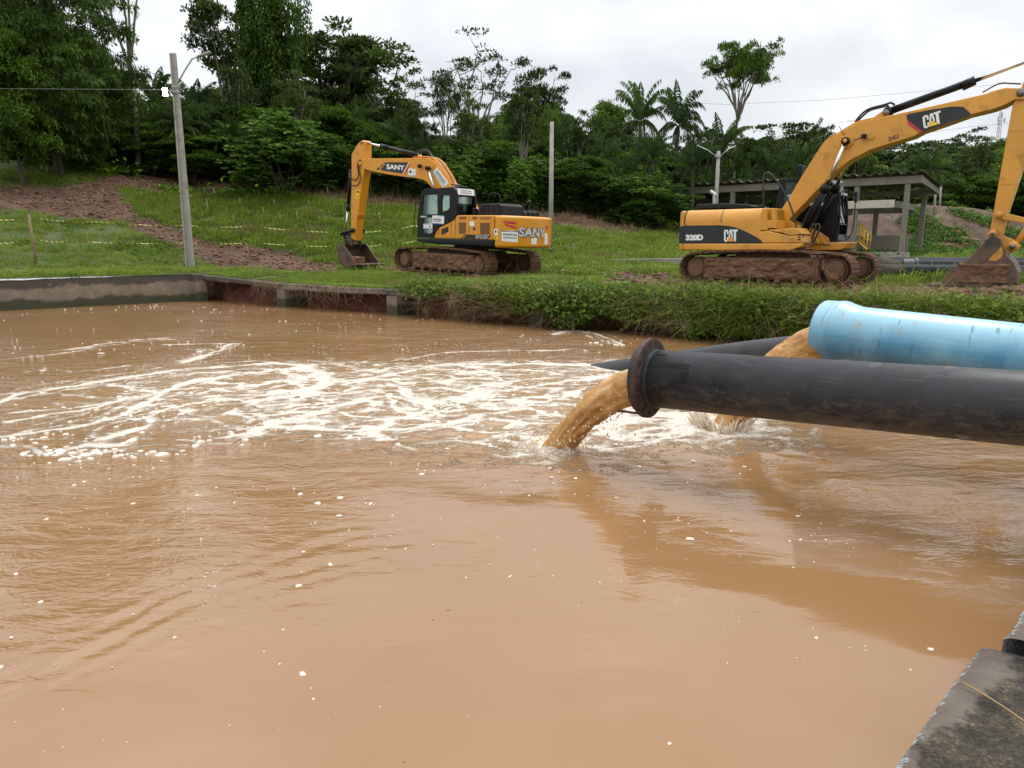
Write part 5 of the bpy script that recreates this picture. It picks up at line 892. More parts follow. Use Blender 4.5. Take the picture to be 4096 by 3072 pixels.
def crown(cx, cy, r, h, seed, label):
    """churned splash collar of thin tongues"""
    V = []; F = []; k = 0; rg = np.random.default_rng(seed)
    for i in range(150):
        a = rg.uniform(0, 2*np.pi); q = r*rg.uniform(.6, 1.25); hh = h*rg.uniform(.2, 1)*(1.15-q/r*.5); w = rg.uniform(.012, .04); c = np.array([cx+q*np.cos(a), cy+q*np.sin(a), -.01]); t_ = np.array([-np.sin(a), np.cos(a), 0]); o_ = np.array([np.cos(a), np.sin(a), 0])
        V += [c-t_*w, c+t_*w, c+t_*w*.6+o_*hh*.3+[0, 0, hh*.6], c-t_*w*.6+o_*hh*.35+[0, 0, hh*.55], c+o_*hh*.7+[0, 0, hh], c+o_*w]
        F += [(k, k+1, k+2), (k, k+2, k+3), (k+3, k+2, k+4), (k+1, k+5, k+2), (k+5, k, k+3), (k+5, k+3, k+4), (k+5, k+4, k+2)]; k += 6
    tag(link('splash_crown', npmesh('splash', V, F, None, True), MT['splash']), label, kind='stuff')
crown(J1[0]-.03, J1[1], .24, .13, 3, 'frothy splash where the near jet meets the pool'); crown(J2[0], J2[1], .24, .34, 4, 'frothy splash beyond the flanged pipe')
# ================================================================= EXCAVATORS
def machine(name, fr, sg, label):
    o, f, n, w = [Vector(v) for v in fr]; w = w.normalized(); f = f.normalized(); y = w.cross(f)
    r = empty(name, o, label=label, cat='excavator'); r.rotation_euler = Matrix((f, y, w)).transposed().to_euler(); return r
def rigger(root, sg):
    """helpers in machine coordinates: profiles are (forward, up), t = metres towards the camera side"""
    class H: pass
    h = H(); h.sg = sg; h.root = root
    def prism(name, poly, t0, t1, mat, parent=None, bevel=.012, **k):
        return build(name, MB().prism(poly, sg*t0, sg*t1), mat, parent or root, bevel=bevel, **k)
    def tube(name, pts, r, mat, parent=None, n=12): return build(name, MB().tube([(p[0], sg*p[1], p[2]) for p in pts], r, n), mat, parent or root, True)
    def plate(name, poly, t, mat, parent=None, th=.004):
        return build(name, MB().prism(poly, sg*t, sg*(t+th)), mat, parent or root)
    h.prism, h.tube, h.plate = prism, tube, plate
    return h
_txt = {}
def text_mesh(s, bold=.018, spacing=1.):
    k = (s, bold, spacing)
    if k not in _txt:
        c = bpy.data.curves.new('t', 'FONT'); c.body = s; c.offset = bold; c.extrude = 0; c.resolution_u = 3; c.space_character = spacing
        o = bpy.data.objects.new('t', c); COL.objects.link(o); dg = bpy.context.evaluated_depsgraph_get(); m = bpy.data.meshes.new_from_object(o.evaluated_get(dg))
        V = np.array([v.co[:2] for v in m.vertices]); F = [tuple(p.vertices) for p in m.polygons]
        lo, hi = V.min(0), V.max(0); _txt[k] = ((V-lo)/(hi-lo), F); bpy.data.objects.remove(o); bpy.data.curves.remove(c)
    return _txt[k]
def put_text(name, s, p0, p1, p2, fn, mat, parent, th=.004, bold=.018, spacing=1., raw=None):
    """s fills the parallelogram p0 (low left) p1 (low right) p2 (top left); fn maps plane -> local xyz with depth k"""
    V, F = raw if raw is not None else text_mesh(s, bold, spacing)
    p0, p1, p2 = [np.array(p, float) for p in (p0, p1, p2)]
    Q = [p0 + (p1-p0)*v[0] + (p2-p0)*v[1] for v in V]; n = len(Q)
    vs = [fn(q[0], q[1], th) for q in Q] + [fn(q[0], q[1], 0) for q in Q]
    cnt = {}
    for f in F:
        for a, b in zip(f, f[1:]+f[:1]): cnt[(a, b)] = 1
    fs = [tuple(f) for f in F] + [(a, a+n, b+n, b) for (a, b) in cnt if (b, a) not in cnt]
    return build(name, MB().add(vs, fs), mat, parent)
def letters(kind):
    if kind == 'CAT':        # heavy condensed capitals
        C_ = [(.0, .14), (.05, .03), (.14, 0), (.25, .0), (.33, .05), (.33, .38), (.22, .38), (.22, .16), (.19, .13), (.15, .13), (.12, .17), (.12, .83), (.15, .87), (.19, .87), (.22, .83), (.22, .62), (.33, .62), (.33, .87), (.28, .97), (.20, 1), (.10, 1), (.03, .95), (0, .86)]
        A_ = [(.31, .20), (.42, 1), (.58, 1), (.66, .25), (.56, .40), (.50, .80), (.49, .80), (.43, .40)]
        T_ = [(.72, .0), (.72, .84), (.62, .84), (.62, 1), (1., 1), (1., .84), (.88, .84), (.88, .0)]
        V = []; F = []
        for P in (C_, A_, T_): F.append(tuple(range(len(V), len(V)+len(P)))); V += P
        F = [f[::-1] if sum(V[f[i]][0]*V[f[(i+1) % len(f)]][1]-V[f[(i+1) % len(f)]][0]*V[f[i]][1] for i in range(len(f))) < 0 else f for f in F]
        return np.array(V), F
def cut(obj, cutters):
    for c in cutters:
        b = obj.modifiers.new('cut', 'BOOLEAN'); b.operation = 'DIFFERENCE'; b.object = c; b.solver = 'EXACT'
    dg = bpy.context.evaluated_depsgraph_get(); dg.update(); m = bpy.data.meshes.new_from_object(obj.evaluated_get(dg)); mats = [x for x in obj.data.materials]
    obj.modifiers.clear(); obj.data = m
    if not m.materials:
        for x in mats: m.materials.append(x)
    for c in cutters: bpy.data.objects.remove(c)
def rot2(p, c, a): x, y = p[0]-c[0], p[1]-c[1]; return (c[0]+x*math.cos(a)-y*math.sin(a), c[1]+x*math.sin(a)+y*math.cos(a))

pad_m = MB(); pad_m.box((0, 0, .014), (.178, .60, .028))
for x in (-.066, -.005, .056): pad_m.box((x, 0, .040), (.018, .60, .028))
pad_m.box((0, .05, -.02), (.17, .05, .05)); pad_m.box((0, -.05, -.02), (.17, .05, .05))
PADMESH = pad_m.mesh('track_pad'); PADMESH.materials.append(MT['mud'])
def loop_path(uf, ur, r, h):
    """belt centre line: front and rear wheels of radius r, top run slightly humped to height h"""
    pts = []; zc = r+.035
    for a in np.linspace(-90, 75, 14): pts.append((uf+r*math.cos(R(a)), zc+r*math.sin(R(a))))
    for t in np.linspace(0.08, .92, 16): pts.append((uf+(ur-uf)*t + (r*.26)*(1-2*t), zc+r*.97+(h-zc-r)*math.sin(math.pi*t)))
    for a in np.linspace(105, 270, 14): pts.append((ur+r*math.cos(R(a)), zc+r*math.sin(R(a))))
    pts.append(pts[0]); P = np.array(pts); d = np.r_[0, np.cumsum(np.hypot(*np.diff(P, axis=0).T))]; return P, d
def lumpy(name, us, ws, t, parent, amp, seed, mat, sg, back=None):
    """mud-caked side plate: displaced sheet closed behind"""
    us, ws = np.array(us), np.array(ws); U, W = np.meshgrid(us, ws); n = len(us)
    fall = np.minimum(np.minimum(U-us[0], us[-1]-U)/.08, np.minimum(W-ws[0], ws[-1]-W)/.05).clip(0, 1)
    D_ = amp*(fbm(U*2.1+seed, W*3.2, seed, 5, .6) + .55*np.abs(fbm(U*6, W*8+seed, 2., 3)) + .25)*fall
    T_ = t + np.clip(D_, -.02, .2) - (1-fall)*.03
    V = np.stack([U, sg*T_, W], -1).reshape(-1, 3); V2 = np.stack([U, U*0+sg*(t-.30), W], -1).reshape(-1, 3); i = np.arange(len(ws)-1)[:, None]*n+np.arange(n-1)[None]
    F = np.stack([i, i+1, i+n+1, i+n], -1).reshape(-1, 4)
    if sg > 0: F = F[:, ::-1]
    N_ = len(V); b = np.concatenate([np.arange(n), np.arange(1, len(ws))*n+n-1, (len(ws)-1)*n+np.arange(n-2, -1, -1), np.arange(len(ws)-2, -1, -1)*n]); F2 = np.stack([b[:-1], b[1:], b[1:]+N_, b[:-1]+N_], -1)
    return link(name, npmesh(name, np.vstack([V, V2]), np.vstack([F, F[:, ::-1]+N_, F2]), None, True), mat, parent)
def crawler(h, uc, half, t0, seed, front_drive):
    """one track: belt pads, muddy frame, idler, sprocket and rollers; t0 = middle of the belt"""
    sg = h.sg; tr_ = bpy.data.objects.new('track', None); COL.objects.link(tr_); tr_.parent = h.root; tr_.location = (uc, sg*t0, 0)
    r = .375; P, d = loop_path(half-r, -half+r, r, .87); total = d[-1]; n = 46
    for i in range(n):
        s = (i+.3)/n*total; x = np.interp(s, d, P[:, 0]); z = np.interp(s, d, P[:, 1]); e = .03
        tx = np.interp((s+e) % total, d, P[:, 0])-np.interp((s-e) % total, d, P[:, 0]); tz = np.interp((s+e) % total, d, P[:, 1])-np.interp((s-e) % total, d, P[:, 1])
        o = bpy.data.objects.new('track_pad', PADMESH); COL.objects.link(o); o.parent = tr_; o.location = (x, 0, z); o.rotation_euler = (0, math.atan2(-tz, tx)+math.pi, 0) if False else (0, math.atan2(tz, -tx), 0)
    # mud clinging to the outside of the belt: lumpy band
    sN = np.linspace(0, total, 150); tN = np.linspace(-.31, .31, 13); V = []
    for s in sN:
        x = np.interp(s, d, P[:, 0]); z = np.interp(s, d, P[:, 1]); e = .05; tx = np.interp((s+e) % total, d, P[:, 0])-np.interp((s-e) % total, d, P[:, 0]); tz = np.interp((s+e) % total, d, P[:, 1])-np.interp((s-e) % total, d, P[:, 1]); l = math.hypot(tx, tz); nx, nz_ = tz/l, -tx/l
        for t in tN:
            k = float(fbm(s*3.1+seed, t*6, seed, 4, .6)); off = .012 + .065*k + .02*float(vnoise(s*14, t*12, seed)); V.append((x+nx*off, t, z+nz_*off))
    m_ = len(tN); i = np.arange(len(sN)-1)[:, None]*m_+np.arange(m_-1)[None]; F = np.stack([i, i+1, i+m_+1, i+m_], -1).reshape(-1, 4)
    link('belt_mud', npmesh('belt_mud', V, F, None, True), MT['mud'], tr_)
    lumpy('muddy_track_frame', np.linspace(-half+.62, half-.80, 130), np.linspace(.13, .70, 34), (t0+.20 if t0 > 0 else t0+.20)-t0, tr_, .10, seed, MT['mud'], sg)
    for u, nm in ((half-.40, 'idler_wheel'), (-half+.40, 'drive_sprocket')):
        mb = MB(); mb.tube([(u, -.13, .41), (u, .13, .41)], .30, 32); mb.tube([(u, -.20*1, .41), (u, .20, .41)], .24, 24); build(nm, mb, MT['mud'], tr_, bevel=.03)
    for k in range(7):
        u = -half+.85+(2*half-1.75)*k/6; mb = MB(); mb.tube([(u, -.20, .14), (u, .20, .14)], .085, 14); build('track_roller', mb, MT['mudsteel'], tr_, bevel=.01)
    return tr_
def hose(h, pts, r, mat, parent=None, name='hose'):
    C_ = [Vector((p[0], p[1], p[2])) for p in pts]; out_ = []
    for i in range(len(C_)-1):
        p0, p1, p2, p3 = C_[max(i-1, 0)], C_[i], C_[i+1], C_[min(i+2, len(C_)-1)]
        for t in np.linspace(0, 1, 7)[(1 if i else 0):]: out_.append(.5*((2*p1)+(-p0+p2)*t+(2*p0-5*p1+4*p2-p3)*t*t+(-p0+3*p1-3*p2+p3)*t**3))
    return h.tube(name, out_, r, mat, parent, 8)
def cyl(h, name, a, b, r, t, mat, parent=None, n=20): return h.tube(name, [(a[0], t, a[1]), (b[0], t, b[1])], r, mat, parent, n)
def pin(h, c, t0, t1, r, mat, parent=None, name='pin'): return h.tube(name, [(c[0], t0, c[1]), (c[0], t1, c[1])], r, mat, parent, 18)
def offset_line(pts, k):
    P = np.array(pts, float); g = np.gradient(P, axis=0); g /= np.linalg.norm(g, axis=1)[:, None]; return P + np.stack([-g[:, 1], g[:, 0]], -1)*k

# ---------------------------------------------------------------- orange excavator (faces left)
S_ = DATA['SAN']; sroot = machine('crawler_excavator', DATA['fr']['san'], 1, 'orange crawler excavator facing left, bucket resting by the grass slope, beside the bare pole')
h = rigger(sroot, 1); Y_ = MT['san_yellow']; K_ = MT['black']
crawler(h, .2, 2.22, 1.19, 3., True); crawler(h, .2, 2.22, -1.19, 8., True)
h.prism('undercarriage_body', [(-1.0, .35), (1.4, .35), (1.2, .80), (-.8, .80)], -1.0, 1.0, MT['mudsteel'], bevel=.04)
mb = MB(); mb.tube([(0, 0, .78), (0, 0, .96)], .62, 36); build('slew_ring', mb, MT['mudsteel'], sroot, bevel=.01)
h.prism('lower_skirt', S_['skirt'], -1.38, 1.40, K_, bevel=.03)
# engine housing with its doors
hs = S_['house']; top = max(p[1] for p in hs); wb = 1.20
h.prism('engine_housing', hs, .55, 1.38, Y_, bevel=.035, seg=3)
h.prism('engine_housing_inner', [(-2.27, 1.24), (-.45, 1.24), (-.45, 1.95), (-2.27, 1.98)], -1.36, .55, Y_, bevel=.03)
for q in S_['seams']: h.plate('panel_seam', [(q[0][0]-.008, q[0][1]-.02), (q[0][0]+.008, q[0][1]-.02), (q[1][0]+.008, q[1][1]+.02), (q[1][0]-.008, q[1][1]+.02)], 1.380, MT['ink'], th=.003)
# counterweight
R_ = 2.9; cw0, cw1 = 1.02, 2.02
plan = [(-2.285, 1.385), (-2.48, 1.385)] + [(-math.sqrt(R_*R_-t*t), t) for t in np.linspace(1.33, -1.33, 25)] + [(-2.48, -1.385), (-2.285, -1.385)]
mb = MB(); mb.plan(plan, .97, 2.0); cwt = build('counterweight', mb, Y_, sroot, bevel=.10, seg=4, ang=50)
def cwm(t, w, k): t_ = max(-1.33, min(1.33, t)); return (-(math.sqrt(R_*R_-t_*t_)+k+.002), t, w)
def cw_poly(name, P, mat, k=.004, off=.001):
    """flat print bent on to the curved counterweight"""
    P = [tuple(p) for p in P]; ts = np.linspace(min(p[0] for p in P), max(p[0] for p in P), 14); vs = []; fs = []
    for t in ts:
        zs = []
        for a, b in zip(P, P[1:]+P[:1]):
            if (a[0]-t)*(b[0]-t) <= 0 and a[0] != b[0]: zs.append(a[1]+(b[1]-a[1])*(t-a[0])/(b[0]-a[0]))
        zs = zs or [P[0][1]]; vs += [cwm(t, min(zs), off), cwm(t, max(zs), off)]
    for i in range(len(ts)-1): fs.append((2*i, 2*i+1, 2*i+3, 2*i+2))
    return build(name, MB().add(vs, fs), mat, cwt)
cwd = {'pref': [(1.30, 1.19), (.78, 1.16), (.78, 1.53), (1.30, 1.53)], 'p3': [(.18, 1.11), (-.10, 1.10), (-.10, 1.305), (.18, 1.305)], 'p4': [(-.62, 1.10), (-.90, 1.09), (-.86, 1.46), (-.60, 1.47)]}
cw_poly('side_sticker', [(1.33, 1.19), (.77, 1.155), (.77, 1.525), (1.33, 1.52)], MT['white']); cw_poly('small_sticker', cwd['p3'], MT['white']); cw_poly('small_sticker', cwd['p4'], MT['white'])
cw_poly('sticker_band', [(1.33, 1.49), (.77, 1.485), (.77, 1.52), (1.05, 1.50), (1.33, 1.525)], MT['blue_print'], off=.004)
cw_poly('red_chevron', [(1.32, 1.825), (.87, 1.805), (.82, 1.72), (1.12, 1.745), (1.22, 1.775)], MT['red']); cw_poly('red_chevron', [(1.30, 1.79), (1.16, 1.715), (.82, 1.645), (.85, 1.575), (1.20, 1.68)], MT['red'])
cw_poly('red_chevron', [(-.68, 1.72), (-.84, 1.72), (-.84, 1.65), (-.68, 1.55)], MT['red'])
fcw = lambda t, w, k: cwm(t, w, k+.004)
def grey_text(name, s, p0, p1, p2, fn, par, th=.008):
    put_text(name+'_outline', s, np.array(p0)+(-.00, -.018), np.array(p1)+(-.02, -.018), np.array(p2)+(.015, .016), fn, MT['ink'], par, th=th*.5, bold=.075, spacing=1.05)  # larger dark copy of the letters, a printed outline behind the silver
    put_text(name, s, p0, p1, p2, fn, MT['silver'], par, th=th, bold=.035, spacing=1.05)
grey_text('rear_lettering', 'SANY', (.75, 1.345), (-.60, 1.315), (.75, 1.65), fcw, cwt)
put_text('sticker_words', 'PREFEITURA', (1.28, 1.375), (.80, 1.36), (1.28, 1.435), fcw, MT['ink'], cwt, .002); put_text('sticker_words', 'DE RIO BRANCO', (1.28, 1.285), (.80, 1.27), (1.28, 1.33), fcw, MT['ink'], cwt, .002)
# side decals: plane t = 1.38
pl_ = lambda t: (lambda u, w, k: (u, t+k, w))
h.plate('crest_sticker', [(-2.30, 1.38), (-2.47, 1.375), (-2.47, 1.57), (-2.30, 1.575)], 1.388, MT['white']); h.plate('warning_sticker', [(-2.30, 1.24), (-2.47, 1.235), (-2.47, 1.355), (-2.30, 1.36)], 1.388, MT['warn'])
h.plate('sticker_mark', [(-2.34, 1.49), (-2.38, 1.55), (-2.42, 1.49), (-2.38, 1.43)], 1.393, MT['ink']); h.plate('sticker_mark', [(-2.34, 1.275), (-2.38, 1.335), (-2.42, 1.275)], 1.393, MT['ink'])
h.plate('model_band', S_['band'], 1.381, MT['decal_black'])
for q in S_['chk2']: h.plate('band_check', q, 1.381, MT['decal_black'])
put_text('model_lettering', 'SY215C', S_['model'][0], S_['model'][1], S_['model'][2], pl_(1.386), MT['silver'], sroot, bold=.03)
h.plate('paper_note', S_['patch1'], 1.381, MT['white']); h.plate('latch_recess', S_['latch'], 1.381, MT['arm_yellow']); 
lc = S_['latch']; cu, cw_ = sum(p[0] for p in lc)/4, sum(p[1] for p in lc)/4; h.plate('latch', [(cu-.045, cw_-.045), (cu+.045, cw_-.045), (cu+.045, cw_+.045), (cu-.045, cw_+.045)], 1.386, MT['ink'])
def lerp(a, b, t): return (a[0]+(b[0]-a[0])*t, a[1]+(b[1]-a[1])*t)
for vi, q in enumerate(S_['vents']):                     # louvres: a separate slat for every row
    n = 13 if vi < 2 else 9
    for i in range(n):
        a, b = lerp(q[0], q[1], (i+.5)/n), lerp(q[3], q[2], (i+.5)/n); h.plate('vent_slit', [(a[0], a[1]-.009), (b[0], b[1]-.009), (b[0], b[1]+.009), (a[0], a[1]+.009)], 1.381, MT['ink'], th=.003)
for q in S_['slots']:
    n = 8 if abs(q[2][0]-q[1][0]) > .25 else 5
    for i in range(n):
        a, b = lerp(q[0], q[3], (i+.5)/n), lerp(q[1], q[2], (i+.5)/n); h.plate('air_slot', [(a[0]-.012, a[1]), (a[0]+.012, a[1]), (b[0]+.012, b[1]), (b[0]-.012, b[1])], 1.381, MT['ink'], th=.003)
# plastic engine hood
hu0, hu1, hu2 = -1.03, -1.55, -2.02
hood = h.prism('engine_hood', [(hu0+.06, 1.95), (hu0-.0, 2.32), (hu0-.06, 2.37), (hu2+.08, 2.39), (hu2-.02, 2.33), (hu2-.06, 1.97)], -.42, .77, MT['plastic'], bevel=.05, seg=3)
h.prism('engine_hood_rear', [(hu0, 1.95), (hu0-.05, 2.20), (hu2-.02, 2.20), (hu2-.10, 2.14), (hu2-.12, 1.97)], -1.22, -.36, MT['plastic'], hood, bevel=.05, seg=3)
for i in range(4):
    for j in range(3):
        for k_ in (0, 1):
            u = hu0-.11-.23*i-.06*k_; w = 2.27-.11*j; h.plate('hood_slot', [(u-.019, w-.040), (u+.019, w-.040), (u+.019, w+.040), (u-.019, w+.040)], .771, MT['ink'], hood, th=.003)
for u in (-1.25, -1.5, -1.75): h.prism('hood_rib', [(u-.03, 2.1), (u+.03, 2.1), (u+.03, 2.405), (u-.03, 2.405)], -.43, .70, MT['plastic'], hood, bevel=.012)
for t in (-.6, -.85, -1.1): h.prism('hood_rib', [(hu0-.2, 2.0), (hu0-.2, 2.225), (hu2, 2.225), (hu2-.13, 2.16), (hu2-.14, 2.0)], t-.03, t+.03, MT['plastic'], hood, bevel=.01)
rl = S_['rail']; hose(h, [(rl[0][0], .75, rl[0][1]), (rl[1][0], .75, rl[1][1]), (rl[2][0], .75, rl[2][1]), (rl[3][0], .75, rl[3][1])], .018, K_, name='grab_rail')
h.tube('exhaust_stub', [(hu2+.25, -.9, 2.1), (hu2+.22, -.9, 2.42), (hu2+.10, -.9, 2.55)], .06, K_)
# cab, hollow with real windows
def cab(h, poly, t0, t1, wins, rearwin, frontwin, name='cab'):
    sg = h.sg; c = h.prism(name, poly, t0, t1, K_, bevel=0); cx = sum(p[0] for p in poly)/len(poly); cz = sum(p[1] for p in poly)/len(poly)
    m_ = bpy.context; inner = [(cx+(p[0]-cx)*.92, cz+(p[1]-cz)*.93) for p in poly]; cs = [h.prism('c', inner, t0+.06, t1-.06, K_, bevel=0)]
    for w in wins: cs.append(h.prism('c', w, t0-.2, t1+.2, K_, bevel=0))
    for (u0, u1, z0, z1, a0, a1) in (rearwin, frontwin): cs.append(build('c', MB().box(((u0+u1)/2, sg*(a0+a1)/2, (z0+z1)/2), (abs(u1-u0), abs(a1-a0), z1-z0)), K_, h.root))
    cut(c, cs); b = c.modifiers.new('e', 'BEVEL'); b.width = .018; b.segments = 2; b.limit_method = 'ANGLE'; b.angle_limit = R(50)
    c.data.polygons.foreach_set('use_smooth', [True]*len(c.data.polygons)); w = c.modifiers.new('w', 'WEIGHTED_NORMAL')
    for w in wins:
        for t in (t1-.03, t0+.02): h.plate('window_pane', [(cx_, cz_) for cx_, cz_ in w], t, MT['glass'], c, th=.008)
    for (u0, u1, z0, z1, a0, a1), sgn in ((rearwin, 0), (frontwin, 0)):
        um = (u0+u1)/2; build('window_pane', MB().box((um, sg*(a0+a1)/2, (z0+z1)/2), (.008, abs(a1-a0)+.02, z1-z0+.02)), MT['glass'], c)
    st = MB(); st.box((cx-.25, sg*(t0+t1)/2, poly[0][1]+.42), (.5, .48, .14)); st.box((cx-.48, sg*(t0+t1)/2, poly[0][1]+.80), (.14, .46, .75)); build('operator_seat', st, MT['plastic'], c, bevel=.04)
    return c
cp = S_['cab']; ru = min(p[0] for p in cp)
scab = cab(h, cp, .42, 1.40, [S_['doorwin'], S_['doorlow'], S_['sidewin']], (ru-.1, ru+.25, 2.02, 2.60, .52, 1.30), (.95, 1.50, 1.45, 2.66, .50, 1.32))
scab.data.materials[0] = MT['black']
h.prism('roof_hatch', [(-.35, 2.90), (-.05+.5, 2.86), (.45, 2.91), (-.35, 2.96)], .55, 1.0, K_, scab)
rb = MB(); rb.prism([(ru-.012, 2.66), (ru-.008, 2.66), (ru+.03, 2.86), (ru+.026, 2.86)], .55, 1.36); build('rear_sticker', rb, MT['white'], scab)
frn = lambda y, w, k: (ru-.013-k+(w-2.66)*.2, y, w)
put_text('sticker_words', 'PREFEITURA', (1.22, 2.77), (.68, 2.77), (1.22, 2.82), frn, MT['ink'], scab, .002); put_text('sticker_words', 'DE RIO BRANCO', (1.22, 2.70), (.68, 2.70), (1.22, 2.75), frn, MT['ink'], scab, .002)
mb = MB(); mb.box((ru-.12, .62, 2.12), (.05, .28, .24)); build('mirror', mb, MT['plastic'], scab, bevel=.02)
h.plate('door_sticker', S_['stick_cab'], 1.402, MT['white'], scab); sc_ = S_['stick_cab']
def sub(q, x0, x1, y0, y1): f_ = lambda x, y: lerp(lerp(q[0], q[3], x), lerp(q[1], q[2], x), y); return [f_(x0, y0), f_(x1, y0), f_(x1, y1), f_(x0, y1)]
def words(q, rows, t, par, mat=None):
    for s, x0, x1, y0, y1 in rows:
        z = sub(q, x0, x1, y0, y1); put_text('sticker_words', s, z[0], z[1], z[3], pl_(t), mat or MT['ink'], par, .002, bold=.03)
words(sc_, [('PREFEITURA', .06, .80, .48, .66), ('DE RIO BRANCO', .06, .80, .30, .42)], 1.407, scab)
h.plate('sticker_band', sub(sc_, 0, 1, 0, .12), 1.407, MT['blue_print'], scab, .002); h.plate('sticker_band', sub(sc_, .6, 1, .9, 1), 1.407, MT['cyan_print'], scab, .002)
h.plate('door_notice', S_['stick_door'], 1.402, MT['white'], scab); h.plate('notice_line', sub(S_['stick_door'], .1, .9, .8, .86), 1.407, MT['ink'], scab, .002); h.plate('notice_line', sub(S_['stick_door'], .1, .4, .3, .42), 1.407, MT['cyan_print'], scab, .002); h.plate('notice_line', sub(S_['stick_door'], .65, .82, .2, .55), 1.407, MT['ink'], scab, .002)
sd_ = S_['sany_door']; put_text('door_lettering', 'SANY', sd_[0], sd_[1], sd_[2], pl_(1.402), MT['white'], scab, .003, bold=.03)
db = sub([S_['doorwin'][3], S_['doorwin'][0], S_['doorwin'][1], S_['doorwin'][2]], 0, 1, 0, 1)
hose(h, [(1.36, 1.47, 1.30), (1.42, 1.47, 1.38), (1.32, 1.47, 2.35), (1.26, 1.47, 2.42), (1.17, 1.44, 2.40)], .014, K_, scab, 'door_handrail')
h.tube('door_split', [(S_['doorwin'][1][0]-.07, 1.402, 1.30), (S_['doorwin'][1][0]-.10, 1.402, 2.80)], .008, MT['ink'], scab, 6)
hose(h, [(1.16, 1.405, 1.55), (1.10, 1.405, 1.40), (1.03, 1.405, 1.33), (.75, 1.405, 1.33)], .010, K_, scab, 'door_edge')
# boom, arm and bucket
boom = h.prism('boom', S_['boom'], -.22, .22, Y_, bevel=.018)
top_line = np.array(S_['boom'][2:9]); 
for k_, t in enumerate((-.15, -.08, .0, .08, .15)):
    q = offset_line(top_line, .0); q = np.array([(p[0], p[1]+.035) for p in S_['boom'][3:5]] + [(p[0]-.045, p[1]+.05+.0*k_) for p in S_['boom'][5:10]])
    hose(h, [(p[0], t, p[1]) for p in q], .019, Y_ if k_ != 2 else MT['rubber'], boom, 'boom_line')
h.tube('line_clamp', [(S_['boom'][8][0]-.05, -.24, S_['boom'][8][1]+.10), (S_['boom'][8][0]-.05, .24, S_['boom'][8][1]+.10)], .025, MT['steel'], boom)
h.plate('boom_decal', S_['decal_boom'], .221, MT['decal_black'], boom); rd = S_['decal_red']; h.plate('red_stripe', rd, .221, MT['red'], boom)
h.plate('white_stripe', [rd[0], rd[1], lerp(rd[1], rd[2], .35), lerp(rd[0], rd[3], .35)], .224, MT['white'], boom)
for q in S_['chk']: h.plate('boom_check', q, .221, MT['decal_black'], boom)
tb = S_['txt_boom']; V_, F_ = text_mesh('SANY', .035, 1.05)
q0, q1, q2 = tb; q1 = (q1[0], q1[1]-.135); put_text('boom_lettering', 'SANY', q0, q1, q2, pl_(.226), MT['white'], boom, bold=.04, spacing=1.05)
sb = S_['stick_boom']; h.plate('service_sticker', sb, .221, MT['white'], boom); sq = [sb[0], sb[1], sb[2], sb[3]]
h.plate('sticker_band', sub(sq, .03, .97, .03, .18), .226, MT['blue_print'], boom, .002); h.plate('sticker_mark', sub(sq, .15, .45, .45, .75), .226, MT['ink'], boom, .002); h.plate('sticker_mark', sub(sq, .72, .78, .45, .8), .226, MT['steel'], boom, .002)
words(sq, [('A SERVICO', .08, .92, .05, .15)], .229, boom, MT['white'])
s2 = S_['stick_boom2']; h.plate('boom_sticker', s2, .221, MT['white'], boom)
ax0, ax1 = s2[1], s2[2]; bx0 = s2[0]
qq = [s2[0], s2[1], s2[2], s2[3]]; 
put_text('sticker_words', 'PREFEITURA', lerp(lerp(s2[0], s2[1], .50), lerp(s2[3], s2[2], .50), .10), lerp(lerp(s2[0], s2[1], .50), lerp(s2[3], s2[2], .50), .88), lerp(lerp(s2[0], s2[1], .72), lerp(s2[3], s2[2], .72), .10), pl_(.226), MT['ink'], boom, .002, bold=.03)
put_text('sticker_words', 'DE RIO BRANCO', lerp(lerp(s2[0], s2[1], .26), lerp(s2[3], s2[2], .26), .10), lerp(lerp(s2[0], s2[1], .26), lerp(s2[3], s2[2], .26), .88), lerp(lerp(s2[0], s2[1], .43), lerp(s2[3], s2[2], .43), .10), pl_(.226), MT['ink'], boom, .002, bold=.03)
h.plate('sticker_band', [lerp(s2[0], s2[1], 0), lerp(s2[0], s2[1], .14), lerp(s2[3], s2[2], .14), s2[3]], .226, MT['cyan_print'], boom, .002)
bc = S_['boomcyl']; 
for t in (.36, -.36):
    cyl(h, 'boom_cylinder_rod', bc[0], lerp(bc[0], bc[1], 1.25), .042, t, MT['chrome']); dd = (bc[1][0]-bc[0][0], bc[1][1]-bc[0][1]); l_ = math.hypot(*dd); dd = (dd[0]/l_, dd[1]/l_)
    cyl(h, 'boom_cylinder', (bc[0][0]+dd[0]*1.0, bc[0][1]+dd[1]*1.0), (bc[0][0]+dd[0]*2.05, bc[0][1]+dd[1]*2.05), .085, t, K_)
    pin(h, bc[0], t-.07, t+.07, .075, K_, name='cylinder_eye')
pin(h, bc[0], -.42, .42, .05, MT['steel'], boom, 'boom_pin')
wl_ = (S_['boom'][4][0]+.15, 3.92); 
bd = S_['boom']; lampc = T0['san_lamp']; mb = MB(); mb.box((lampc[0], .30, lampc[1]), (.15, .10, .13)); build('work_lamp', mb, MT['plastic'], boom, bevel=.025)
arm = h.prism('arm', S_['arm'], -.19, .19, Y_, bevel=.016)
am = MB(); ap = S_['arm']
for t in (-.14, -.05, .05, .14):
    p0, p1 = lerp(ap[7], ap[8], .35), lerp(ap[7], ap[8], .95); am.tube([(p0[0]-.015, t, p0[1]), (p1[0]-.015, t, p1[1])], .02, 8)
build('arm_guard_bar', am, Y_, arm, True)
